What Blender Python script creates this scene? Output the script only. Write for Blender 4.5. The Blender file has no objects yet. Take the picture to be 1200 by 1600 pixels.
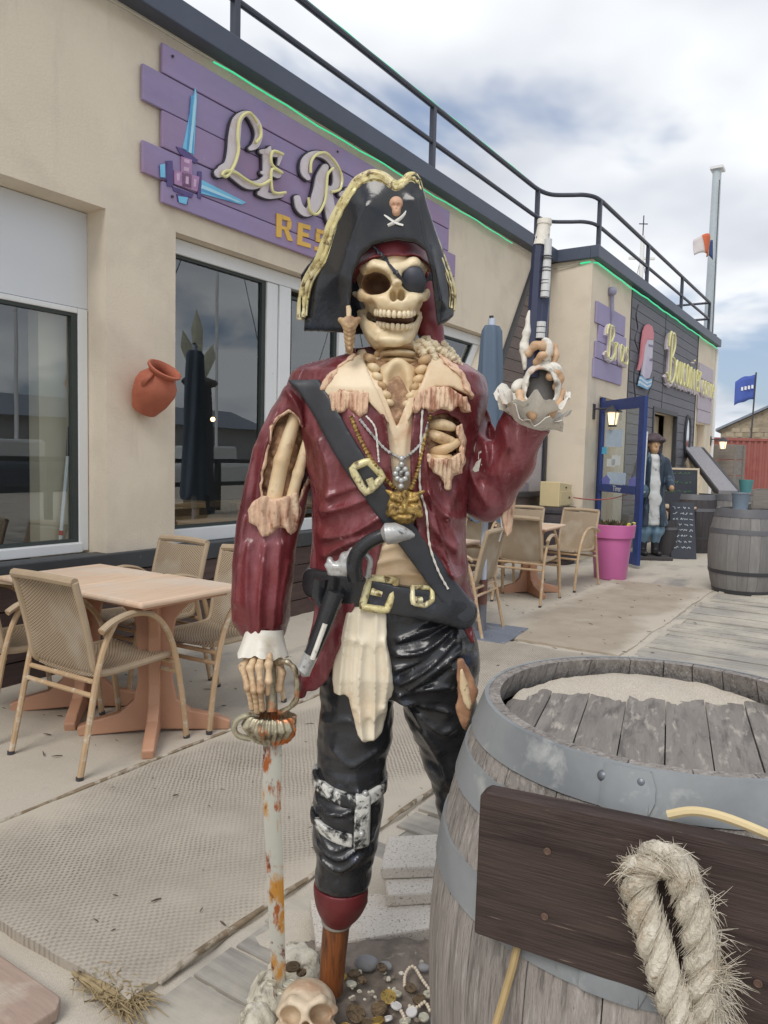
import bpy, bmesh, math, random
import numpy as np
from mathutils import Vector, Matrix, noise as mnoise
random.seed(7)
sc = bpy.context.scene
COL = sc.collection
PI = math.pi
rad = math.radians

# ---------------------------------------------------------------- camera
CAMH = 1.40
FPX = 1180.0                       # focal length in pixels of the 1200x1600 photograph
PITCH = math.atan(86 / FPX)
ROLL = .024
_f = Vector((0, math.cos(PITCH), -math.sin(PITCH)))
_u0 = Vector((0, math.sin(PITCH), math.cos(PITCH)))
_r0 = Vector((1, 0, 0))
_u = _u0 * math.cos(ROLL) - _r0 * math.sin(ROLL)
_r = _r0 * math.cos(ROLL) + _u0 * math.sin(ROLL)
CAMP = Vector((0, 0, CAMH))
cam = bpy.data.cameras.new('camera')
cam.sensor_fit = 'VERTICAL'
cam.sensor_height = 36
cam.sensor_width = 27
cam.lens = FPX / 1600 * 36
cam.clip_start = .05
cam.clip_end = 2000
co = bpy.data.objects.new('camera', cam)
COL.objects.link(co)
m3 = Matrix((_r, _u, -_f)).transposed()
co.matrix_world = Matrix.Translation(CAMP) @ m3.to_4x4()
sc.camera = co

# ---------------------------------------------------------------- light and sky
SUN_EL, SUN_AZ = 50, 205           # the sun stands behind the viewer's left shoulder, veiled by cloud
world = bpy.data.worlds.new('World')
sc.world = world
world.use_nodes = True
nt = world.node_tree
nt.nodes.clear()
def N(nt, t, **kw):
    n = nt.nodes.new(t)
    for k, v in kw.items():
        if k.startswith('i_'):
            n.inputs[k[2:].replace('_', ' ')].default_value = v
        else:
            setattr(n, k, v)
    return n
def ramp(nt, stops, interp='LINEAR'):
    r = nt.nodes.new('ShaderNodeValToRGB')
    r.color_ramp.interpolation = interp
    e = r.color_ramp.elements
    while len(e) > 1: e.remove(e[-1])
    for i, (p, c) in enumerate(stops):
        if not isinstance(c, (tuple, list)): c = (c, c, c)
        if i == 0: e[0].position = p; el = e[0]
        else: el = e.new(p)
        el.color = (*c[:3], 1)
    return r
L = nt.links.new
tc = N(nt, 'ShaderNodeTexCoord')
sep = N(nt, 'ShaderNodeSeparateXYZ')
L(tc.outputs['Generated'], sep.inputs[0])
za = N(nt, 'ShaderNodeMath', operation='ABSOLUTE'); L(sep.outputs['Z'], za.inputs[0])
zb = N(nt, 'ShaderNodeMath', operation='ADD'); zb.inputs[1].default_value = .28; L(za.outputs[0], zb.inputs[0])
dv = N(nt, 'ShaderNodeVectorMath', operation='DIVIDE')
cz = N(nt, 'ShaderNodeCombineXYZ')
for k in range(3): L(zb.outputs[0], cz.inputs[k])
L(tc.outputs['Generated'], dv.inputs[0]); L(cz.outputs[0], dv.inputs[1])
CLOUD_OFF = (3.1, 1.4, 0)
mp = N(nt, 'ShaderNodeMapping'); mp.inputs['Location'].default_value = CLOUD_OFF
L(dv.outputs[0], mp.inputs[0])
n1 = N(nt, 'ShaderNodeTexNoise'); n1.inputs['Scale'].default_value = 1.55; n1.inputs['Detail'].default_value = 5; n1.inputs['Roughness'].default_value = .5; n1.inputs['Distortion'].default_value = .25
n2 = N(nt, 'ShaderNodeTexNoise'); n2.inputs['Scale'].default_value = 1.3; n2.inputs['Detail'].default_value = 4; n2.inputs['Roughness'].default_value = .5
L(mp.outputs[0], n1.inputs['Vector'])
mp2 = N(nt, 'ShaderNodeMapping'); mp2.inputs['Location'].default_value = (1.7, 5.2, .4)
L(dv.outputs[0], mp2.inputs[0]); L(mp2.outputs[0], n2.inputs['Vector'])
mask = ramp(nt, [(.35, 0), (.475, 1)], 'EASE'); L(n1.outputs[0], mask.inputs[0])
ccol = ramp(nt, [(.33, (5.2, 5.5, 6.0)), (.48, (6.9, 7.2, 7.8)), (.60, (9.2, 9.4, 9.6))]); L(n2.outputs[0], ccol.inputs[0])
sky = N(nt, 'ShaderNodeTexSky', sky_type='NISHITA', sun_disc=False)
sky.sun_elevation = rad(SUN_EL); sky.sun_rotation = rad(SUN_AZ)
sky.air_density = 1.0; sky.dust_density = 2.0
soft = N(nt, 'ShaderNodeMix', data_type='RGBA'); soft.inputs[0].default_value = .45
soft.inputs[7].default_value = (4.2, 5.2, 7.2, 1)
L(sky.outputs[0], soft.inputs[6])
mx = N(nt, 'ShaderNodeMix', data_type='RGBA')
L(mask.outputs[0], mx.inputs[0]); L(soft.outputs[2], mx.inputs[6]); L(ccol.outputs[0], mx.inputs[7])
bg = N(nt, 'ShaderNodeBackground'); bg.inputs['Strength'].default_value = .1
L(mx.outputs[2], bg.inputs[0])
wo = N(nt, 'ShaderNodeOutputWorld'); L(bg.outputs[0], wo.inputs[0])

sun = bpy.data.lights.new('sun', 'SUN')
sun.energy = 1.5
sun.angle = rad(28)
sun.color = (1, .96, .9)
so = bpy.data.objects.new('sun', sun)
COL.objects.link(so)
_sd = Vector((math.sin(rad(SUN_AZ)) * math.cos(rad(SUN_EL)), math.cos(rad(SUN_AZ)) * math.cos(rad(SUN_EL)), math.sin(rad(SUN_EL))))
so.rotation_euler = (-_sd).to_track_quat('-Z', 'Y').to_euler()
so.location = (-5, -5, 12)
sc.view_settings.view_transform = 'Standard'
sc.view_settings.look = 'None'
sc.view_settings.exposure = .16
sc.view_settings.gamma = 1
sc.cycles.max_bounces = 8
sc.cycles.transparent_max_bounces = 12

# ---------------------------------------------------------------- survey helpers (used to read sizes off the photograph)
def ray(x, y): return _f + _r * ((x - 600) / FPX) - _u * ((y - 800) / FPX)
VP = ray(1385, 733)
AZ = math.atan2(VP.x, VP.y)
T = Vector((math.sin(AZ), math.cos(AZ), 0))       # along the wall
V = Vector((-math.cos(AZ), math.sin(AZ), 0))      # into the building
RZ = PI / 2 - AZ
FM = Matrix.Rotation(RZ, 4, 'Z')
def FR(u, v, z=0): return T * u + V * v + Vector((0, 0, z))
def S(x, y, dy=0, D=1.75):
    d = ray(x, y); return CAMP + d * ((D + dy) / d.y)
def wallp(x, y, v):                                # photo point -> (u, z) on the wall plane at depth v
    d = ray(x, y); p = CAMP + d * ((v - CAMP.dot(V)) / d.dot(V))
    return p.dot(T), p.z

# ---------------------------------------------------------------- objects and tags
def tag(o, label=None, cat=None, group=None, kind=None):
    if label: o['label'] = label
    if cat: o['category'] = cat
    if group: o['group'] = group
    if kind: o['kind'] = kind
    return o
def thing(name, label, cat, loc=(0, 0, 0), rz=0, group=None):
    o = bpy.data.objects.new(name, None)
    o.empty_display_size = .1
    COL.objects.link(o); o.location = loc; o.rotation_euler = (0, 0, rz)
    return tag(o, label, cat, group)
def fthing(name, label, cat, u, v, z=0, r=0, group=None):
    return thing(name, label, cat, FR(u, v, z), RZ + r, group)
def copy_tree(o, parent=None):
    c = o.copy(); COL.objects.link(c); c.parent = parent
    for ch in o.children: copy_tree(ch, c)
    return c
def mobj(name, me, mat, parent=None, smooth=False, frame=False):
    o = bpy.data.objects.new(name, me); COL.objects.link(o)
    if mat is not None and len(me.materials) == 0: me.materials.append(mat)
    if smooth:
        me.polygons.foreach_set('use_smooth', [True] * len(me.polygons))
    if parent is not None: o.parent = parent
    elif frame: o.matrix_world = FM.copy()
    return o
def autosmooth(o, ang=40):
    me = o.data
    me.polygons.foreach_set('use_smooth', [True] * len(me.polygons))
    try: me.set_sharp_from_angle(angle=rad(ang))
    except Exception: pass
    return o
def bevel(o, w=.004, seg=2):
    m = o.modifiers.new('bevel', 'BEVEL'); m.width = w; m.segments = seg; m.limit_method = 'ANGLE'; m.angle_limit = rad(35)
    return o

class MB:
    def __init__(s): s.v = []; s.f = []
    def add(s, vs, fs, M=None):
        b = len(s.v)
        s.v += [tuple(M @ Vector(p)) if M is not None else tuple(p) for p in vs]
        s.f += [tuple(i + b for i in f) for f in fs]
        return s
    def box(s, a, b, M=None):
        x0, y0, z0 = a; x1, y1, z1 = b
        return s.add([(x0, y0, z0), (x1, y0, z0), (x1, y1, z0), (x0, y1, z0), (x0, y0, z1), (x1, y0, z1), (x1, y1, z1), (x0, y1, z1)],
                     [(0, 3, 2, 1), (4, 5, 6, 7), (0, 1, 5, 4), (1, 2, 6, 5), (2, 3, 7, 6), (3, 0, 4, 7)], M)
    def bar(s, p, q, w, h, up=(0, 0, 1)):
        p = Vector(p); q = Vector(q); d = (q - p); l = d.length; d.normalize()
        x = d.cross(Vector(up))
        if x.length < 1e-4: x = d.cross(Vector((1, 0, 0)))
        x.normalize(); y = x.cross(d)
        M = Matrix((x, d, y)).transposed().to_4x4(); M.translation = p
        return s.box((-w / 2, 0, -h / 2), (w / 2, l, h / 2), M)
    def tube(s, pts, r, n=8, flat=1.0, cap=True, closed=False, up=None):
        pts = [Vector(p) for p in pts]; k = len(pts)
        if not hasattr(r, '__len__'): r = [r] * k
        b = len(s.v); prev = None
        for i, p in enumerate(pts):
            if closed: d = pts[(i + 1) % k] - pts[i - 1]
            else: d = pts[min(i + 1, k - 1)] - pts[max(i - 1, 0)]
            if d.length < 1e-9: d = Vector((0, 0, 1))
            d.normalize()
            if up is not None: x = Vector(up) - d * d.dot(Vector(up))
            elif prev is None: x = d.orthogonal()
            else: x = prev - d * d.dot(prev)
            if x.length < 1e-6: x = d.orthogonal()
            x.normalize(); prev = x; y = d.cross(x)
            for j in range(n):
                a = 2 * PI * j / n
                s.v.append(tuple(p + x * (math.cos(a) * r[i]) + y * (math.sin(a) * r[i] * flat)))
        for i in range(k if closed else k - 1):
            i2 = (i + 1) % k
            for j in range(n):
                j2 = (j + 1) % n
                s.f.append((b + i * n + j, b + i * n + j2, b + i2 * n + j2, b + i2 * n + j))
        if cap and not closed:
            s.f.append(tuple(b + j for j in reversed(range(n))))
            s.f.append(tuple(b + (k - 1) * n + j for j in range(n)))
        return s
    def lathe(s, prof, n=24, M=None, c=(0, 0, 0)):
        b = len(s.v); vs = []
        for r, z in prof:
            for j in range(n):
                a = 2 * PI * j / n
                p = Vector((c[0] + r * math.cos(a), c[1] + r * math.sin(a), c[2] + z))
                vs.append(tuple(M @ p) if M is not None else tuple(p))
        s.v += vs; k = len(prof)
        for i in range(k - 1):
            for j in range(n):
                j2 = (j + 1) % n
                s.f.append((b + i * n + j, b + i * n + j2, b + (i + 1) * n + j2, b + (i + 1) * n + j))
        if prof[0][0] > 1e-6: s.f.append(tuple(b + j for j in reversed(range(n))))
        if prof[-1][0] > 1e-6: s.f.append(tuple(b + (k - 1) * n + j for j in range(n)))
        return s
    def prism(s, poly, y0, y1, axis='y', M=None):      # polygon in (x, z), extruded along y
        n = len(poly)
        vs = [(p[0], y0, p[1]) for p in poly] + [(p[0], y1, p[1]) for p in poly]
        if axis == 'z': vs = [(p[0], p[1], y0) for p in poly] + [(p[0], p[1], y1) for p in poly]
        fs = [tuple(range(n)), tuple(reversed(range(n, 2 * n)))]
        fs += [(i, i + n, (i + 1) % n + n, (i + 1) % n) for i in range(n)]
        return s.add(vs, fs, M)
    def sphere(s, c, r, n=10, M=None):
        if not hasattr(r, '__len__'): r = (r, r, r)
        k = max(4, n // 2 + 1)
        prof = [(math.sin(PI * i / k), -math.cos(PI * i / k)) for i in range(k + 1)]
        prof[0] = (1e-4, -1); prof[-1] = (1e-4, 1)
        S_ = Matrix.Diagonal((*r, 1))
        MM = Matrix.Translation(c) @ (M if M is not None else Matrix.Identity(4)) @ S_
        return s.lathe(prof, n, MM)
    def mesh(s, name):
        me = bpy.data.meshes.new(name)
        me.from_pydata(s.v, [], s.f); me.validate(); 
        bm = bmesh.new(); bm.from_mesh(me); bmesh.ops.recalc_face_normals(bm, faces=bm.faces); bm.to_mesh(me); bm.free()
        return me
    def build(s, name, mat, parent=None, smooth=None, frame=False, bev=0):
        o = mobj(name, s.mesh(name), mat, parent, frame=frame)
        if smooth: autosmooth(o, smooth if smooth is not True else 40)
        if bev: bevel(o, bev)
        return o

def catmull(P, n=6, closed=False):
    P = [Vector(p) for p in P]; out = []; k = len(P)
    for i in range(k if closed else k - 1):
        if closed: a, b, c, d = P[i - 1], P[i], P[(i + 1) % k], P[(i + 2) % k]
        else: a, b, c, d = P[max(i - 1, 0)], P[i], P[i + 1], P[min(i + 2, k - 1)]
        for j in range(n):
            t = j / n
            out.append(.5 * ((2 * b) + (-a + c) * t + (2 * a - 5 * b + 4 * c - d) * t * t + (-a + 3 * b - 3 * c + d) * t ** 3))
    if not closed: out.append(P[-1])
    return out
def cat1(vals, n=6):
    return [p.x for p in catmull([(v, 0, 0) for v in vals], n)]

# ---------------------------------------------------------------- materials
MATS = {}
def lin(r, g, b):
    f = lambda c: (c / 255 / 12.92) if c / 255 <= .04045 else ((c / 255 + .055) / 1.055) ** 2.4
    return (f(r), f(g), f(b))
def mat(name, col, rough=.6, var=.12, scale=6, spec=.5, metal=0, bump=0, bscale=60, bdetail=4, stretch=(1, 1, 1), layers=(), rnd=0, emit=None, estr=0, coat=0, rvar=0, bstretch=None, gen=False):
    """procedural paint: base colour broken by noise, optional layers (colour, scale, threshold, softness[, stretch]) and a bump"""
    if name in MATS: return MATS[name]
    m = bpy.data.materials.new(name); m.use_nodes = True; MATS[name] = m
    nt = m.node_tree; L = nt.links.new
    P = nt.nodes['Principled BSDF']
    P.inputs['Roughness'].default_value = rough; P.inputs['Metallic'].default_value = metal
    P.inputs['Specular IOR Level'].default_value = spec
    if coat: P.inputs['Coat Weight'].default_value = coat; P.inputs['Coat Roughness'].default_value = .12
    tc = N(nt, 'ShaderNodeTexCoord')
    base_vec = tc.outputs['Object']
    if rnd:
        oi = N(nt, 'ShaderNodeObjectInfo')
        sc_ = N(nt, 'ShaderNodeVectorMath', operation='SCALE'); sc_.inputs[3].default_value = 37.0
        cx = N(nt, 'ShaderNodeCombineXYZ')
        for k in range(3): L(oi.outputs['Random'], cx.inputs[k])
        L(cx.outputs[0], sc_.inputs[0])
        ad = N(nt, 'ShaderNodeVectorMath', operation='ADD'); L(base_vec, ad.inputs[0]); L(sc_.outputs[0], ad.inputs[1])
        base_vec = ad.outputs[0]
    def mapped(st):
        if tuple(st) == (1, 1, 1): return base_vec
        mp = N(nt, 'ShaderNodeMapping'); mp.inputs['Scale'].default_value = st; L(base_vec, mp.inputs[0]); return mp.outputs[0]
    def nz(sc, det=4, st=(1, 1, 1), ro=.55):
        n = N(nt, 'ShaderNodeTexNoise'); n.inputs['Scale'].default_value = sc; n.inputs['Detail'].default_value = det; n.inputs['Roughness'].default_value = ro
        L(mapped(st), n.inputs['Vector']); return n
    n = nz(scale, 5, stretch)
    r = ramp(nt, [(.28, tuple(max(0, c * (1 - var)) for c in col)), (.72, tuple(min(1, c * (1 + var)) for c in col))]); L(n.outputs[0], r.inputs[0])
    out = r.outputs[0]
    for ly in layers:
        c2, s2, th, so = ly[:4]; st = ly[4] if len(ly) > 4 else (1, 1, 1)
        k = nz(s2, 6, st, .62); k.inputs['Distortion'].default_value = .3
        rr = ramp(nt, [(th - so, 0), (th + so, 1)]); L(k.outputs[0], rr.inputs[0])
        mm = N(nt, 'ShaderNodeMix', data_type='RGBA'); L(rr.outputs[0], mm.inputs[0]); L(out, mm.inputs[6])
        mm.inputs[7].default_value = (*c2, 1); out = mm.outputs[2]
    if rnd:
        hs = N(nt, 'ShaderNodeHueSaturation'); mr = N(nt, 'ShaderNodeMapRange')
        mr.inputs[3].default_value = 1 - rnd; mr.inputs[4].default_value = 1 + rnd
        L(oi.outputs['Random'], mr.inputs[0]); L(mr.outputs[0], hs.inputs['Value']); L(out, hs.inputs['Color']); out = hs.outputs[0]
    L(out, P.inputs['Base Color'])
    if rvar:
        k = nz(scale * 2.3, 4, stretch); rr = ramp(nt, [(.3, max(0, rough - rvar)), (.7, min(1, rough + rvar))]); L(k.outputs[0], rr.inputs[0]); L(rr.outputs[0], P.inputs['Roughness'])
    if bump:
        k = nz(bscale, bdetail, bstretch or stretch); b = N(nt, 'ShaderNodeBump'); b.inputs['Strength'].default_value = min(1, bump); b.inputs['Distance'].default_value = .004 * max(1, bump)
        L(k.outputs[0], b.inputs['Height']); L(b.outputs[0], P.inputs['Normal'])
    if emit:
        P.inputs['Emission Color'].default_value = (*emit, 1); P.inputs['Emission Strength'].default_value = estr
    return m

def glass(name, tint=(.90, .935, .94), ior=2.4):
    m = bpy.data.materials.new(name); m.use_nodes = True; nt = m.node_tree; nt.nodes.clear(); L = nt.links.new
    tr = N(nt, 'ShaderNodeBsdfTransparent'); tr.inputs[0].default_value = (*tint, 1)
    gl = N(nt, 'ShaderNodeBsdfGlossy'); gl.inputs['Roughness'].default_value = .0; gl.inputs[0].default_value = (.9, .93, .95, 1)
    fr = N(nt, 'ShaderNodeFresnel'); fr.inputs[0].default_value = ior
    nn = N(nt, 'ShaderNodeTexNoise'); nn.inputs['Scale'].default_value = 1.3; tcx = N(nt, 'ShaderNodeTexCoord'); L(tcx.outputs['Object'], nn.inputs[0])
    b = N(nt, 'ShaderNodeBump'); b.inputs['Strength'].default_value = .02; b.inputs['Distance'].default_value = .02; L(nn.outputs[0], b.inputs['Height']); L(b.outputs[0], gl.inputs['Normal'])
    mx = N(nt, 'ShaderNodeMixShader'); ge = N(nt, 'ShaderNodeNewGeometry'); iv = N(nt, 'ShaderNodeMath', operation='SUBTRACT'); iv.inputs[0].default_value = 1; L(ge.outputs['Backfacing'], iv.inputs[1]); ml = N(nt, 'ShaderNodeMath', operation='MULTIPLY'); L(fr.outputs[0], ml.inputs[0]); L(iv.outputs[0], ml.inputs[1]); L(ml.outputs[0], mx.inputs[0]); L(tr.outputs[0], mx.inputs[1]); L(gl.outputs[0], mx.inputs[2])
    o = N(nt, 'ShaderNodeOutputMaterial'); L(mx.outputs[0], o.inputs[0]); return m

def woodcol(nt, L, vec, col, col2, sc, stretch):
    pass

PLASTER = mat('plaster', lin(225, 213, 193), .9, .035, 2.2, spec=.2, bump=.55, bscale=70, layers=[(lin(206, 194, 176), 1.3, .60, .12), (lin(212, 201, 183), 3, .66, .10, (2.4, 1, .4)), (lin(172, 160, 142), 60, .755, .02)])
ROOFMETAL = mat('roof_metal', lin(74, 82, 98), .45, .08, 3)
RAIL = mat('rail_paint', lin(66, 70, 82), .4, .1, 8)
PVC = mat('white_pvc', lin(226, 228, 228), .4, .03, 4, layers=[(lin(170, 165, 155), 14, .72, .05)])
GASKET = mat('gasket', lin(52, 60, 58), .6)
DARKBOARD = mat('dark_board', lin(82, 66, 62), .6, .25, 5, stretch=(1, 8, 8), bump=.4, bscale=12, rnd=.15)
BLACKBAND = mat('black_sill', lin(60, 63, 66), .5, .15, 6, layers=[(lin(120, 118, 112), 22, .70, .05)])
PURPLE = mat('purple_paint', lin(152, 138, 176), .55, .07, 2.5, stretch=(.6, 2, 4), bump=.25, bscale=14, layers=[(lin(156, 126, 158), 1.1, .55, .12), (lin(136, 124, 172), 2.0, .66, .08), (lin(120, 104, 150), 24, .74, .03, (.4, 1, 2)), (lin(190, 182, 200), 18, .75, .03, (.5, 1, 2))], rnd=.05, bstretch=(.5, 4, 8))
LILAC = mat('faded_purple', lin(160, 150, 186), .6, .07, 2.5, rnd=.07)
SAND = None
GLASS = glass('window_glass')

# ================================================================ GROUND
def ground_mat():
    m = bpy.data.materials.new('sand'); m.use_nodes = True; nt = m.node_tree; L = nt.links.new; P = nt.nodes['Principled BSDF']
    tc = N(nt, 'ShaderNodeTexCoord'); v = tc.outputs['Object']
    def nz(s, d=5, ro=.55, st=None):
        n = N(nt, 'ShaderNodeTexNoise'); n.inputs['Scale'].default_value = s; n.inputs['Detail'].default_value = d; n.inputs['Roughness'].default_value = ro
        if st:
            mp = N(nt, 'ShaderNodeMapping'); mp.inputs['Scale'].default_value = st; L(v, mp.inputs[0]); L(mp.outputs[0], n.inputs[0])
        else: L(v, n.inputs[0])
        return n
    a = ramp(nt, [(.3, lin(186, 178, 165)), (.7, lin(206, 198, 184))]); L(nz(1.4).outputs[0], a.inputs[0])
    g = ramp(nt, [(.40, 0), (.62, 1)]); L(nz(420, 2, .7).outputs[0], g.inputs[0])
    mg = N(nt, 'ShaderNodeMix', data_type='RGBA'); mg.inputs[0].default_value = .5; L(a.outputs[0], mg.inputs[6])
    gr = ramp(nt, [(0, lin(158, 148, 132)), (1, lin(212, 204, 190))]); L(g.outputs[0], gr.inputs[0]); L(gr.outputs[0], mg.inputs[7])
    d = ramp(nt, [(.56, 0), (.70, 1)]); L(nz(.9, 6, .6, (1, 1.8, 1)).outputs[0], d.inputs[0])
    m2 = N(nt, 'ShaderNodeMix', data_type='RGBA'); L(d.outputs[0], m2.inputs[0]); L(mg.outputs[2], m2.inputs[6]); m2.inputs[7].default_value = (*lin(150, 146, 140), 1)
    L(m2.outputs[2], P.inputs['Base Color']); P.inputs['Roughness'].default_value = .95; P.inputs['Specular IOR Level'].default_value = .15
    b = N(nt, 'ShaderNodeBump'); b.inputs['Strength'].default_value = .35; b.inputs['Distance'].default_value = .006; L(nz(22, 6, .7).outputs[0], b.inputs['Height'])
    b2 = N(nt, 'ShaderNodeBump'); b2.inputs['Strength'].default_value = .3; b2.inputs['Distance'].default_value = .002; L(nz(300, 2).outputs[0], b2.inputs['Height']); L(b.outputs[0], b2.inputs['Normal']); L(b2.outputs[0], P.inputs['Normal'])
    return m
SAND = ground_mat()
def fbm(x, y, s, seed=0):
    return mnoise.fractal(Vector((x * s + seed, y * s, seed * 1.7)), .6, 2.1, 4)
g = MB(); g.box((-250, -300, -.5), (600, 400, -.05)); g.build('ground', SAND, frame=True)['kind'] = 'structure'
def relief(name, u0, u1, v0, v1, st, fn, mt, parent=None):
    nu = int((u1 - u0) / st) + 1; nv = int((v1 - v0) / st) + 1
    vs = []; 
    for i in range(nu):
        for j in range(nv):
            u = u0 + (u1 - u0) * i / (nu - 1); v = v0 + (v1 - v0) * j / (nv - 1)
            vs.append((u, v, fn(u, v)))
    fs = [(i * nv + j, (i + 1) * nv + j, (i + 1) * nv + j + 1, i * nv + j + 1) for i in range(nu - 1) for j in range(nv - 1)]
    m = MB(); m.add(vs, fs)
    return m.build(name, mt, parent, smooth=70, frame=parent is None)
def sandz(u, v):
    h = .007 * fbm(u, v, 2.2, 3) + .004 * fbm(u, v, 7, 9)
    h += .03 * max(0, min(1, (v - 3.75) / .4))            # sand drifts up against the plinth
    return h - .002
so_ = relief('sand_terrace', -3, 16, 1.42, 4.2, .06, sandz, SAND); so_['kind'] = 'structure'
hs = relief('sand_drift', -3, 2.75, -2.0, 1.5, .05, lambda u, v: .004 + .010 * fbm(u, v, 3, 5) + .004 * fbm(u, v, 9, 2) - (.0 if u < 2.1 else .05 * (u - 2.1)) - (.0 if u > 1.5 else .05 * (1.5 - u)) - (.02 if v < .9 and u > 1.9 else 0), SAND); hs['kind'] = 'structure'

# boardwalk: planks across the walk, drifted with sand
def deck_mat():
    m = bpy.data.materials.new('deck_wood'); m.use_nodes = True; nt = m.node_tree; L = nt.links.new; P = nt.nodes['Principled BSDF']
    tc = N(nt, 'ShaderNodeTexCoord'); ge = N(nt, 'ShaderNodeNewGeometry'); oi = N(nt, 'ShaderNodeObjectInfo')
    def nz(s, st, src, d=5):
        mp = N(nt, 'ShaderNodeMapping'); mp.inputs['Scale'].default_value = st; L(src, mp.inputs[0])
        n = N(nt, 'ShaderNodeTexNoise'); n.inputs['Scale'].default_value = s; n.inputs['Detail'].default_value = d; n.inputs['Roughness'].default_value = .6; L(mp.outputs[0], n.inputs[0]); return n
    a = ramp(nt, [(.3, lin(134, 129, 123)), (.7, lin(172, 168, 160))]); L(nz(3, (14, 1, 1), tc.outputs['Object']).outputs[0], a.inputs[0])
    hs = N(nt, 'ShaderNodeHueSaturation'); mr = N(nt, 'ShaderNodeMapRange'); mr.inputs[3].default_value = .85; mr.inputs[4].default_value = 1.12; L(oi.outputs['Random'], mr.inputs[0]); L(mr.outputs[0], hs.inputs['Value']); L(a.outputs[0], hs.inputs['Color'])
    s = ramp(nt, [(.40, 0), (.60, 1)]); L(nz(1.6, (1, 1, 1), ge.outputs['Position'], 7).outputs[0], s.inputs[0])
    mx = N(nt, 'ShaderNodeMix', data_type='RGBA'); L(s.outputs[0], mx.inputs[0]); L(hs.outputs[0], mx.inputs[6]); mx.inputs[7].default_value = (*lin(190, 183, 169), 1)
    L(mx.outputs[2], P.inputs['Base Color']); P.inputs['Roughness'].default_value = .85; P.inputs['Specular IOR Level'].default_value = .25
    b = N(nt, 'ShaderNodeBump'); b.inputs['Strength'].default_value = .3; b.inputs['Distance'].default_value = .003; L(nz(14, (10, 1, 1), tc.outputs['Object']).outputs[0], b.inputs['Height']); L(b.outputs[0], P.inputs['Normal'])
    return m
DECK = deck_mat()
bw = fthing('boardwalk', None, None, 0, 0); bw['kind'] = 'structure'
rr = random.Random(3)
pk = MB(); pk.box((0, 0, -.03), (.138, 5.4, .0)); pkm = pk.mesh('plank'); pkm.materials.append(DECK)
for i in range(132):
    u = .62 + i * .145
    o = mobj('plank', pkm, None, bw); o.location = (u, 1.46 - 5.4 + rr.uniform(-.015, .012), .004 + rr.uniform(-.003, .004)); o.rotation_euler = (rr.uniform(-.002, .002), 0, rr.uniform(-.003, .003))

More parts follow.
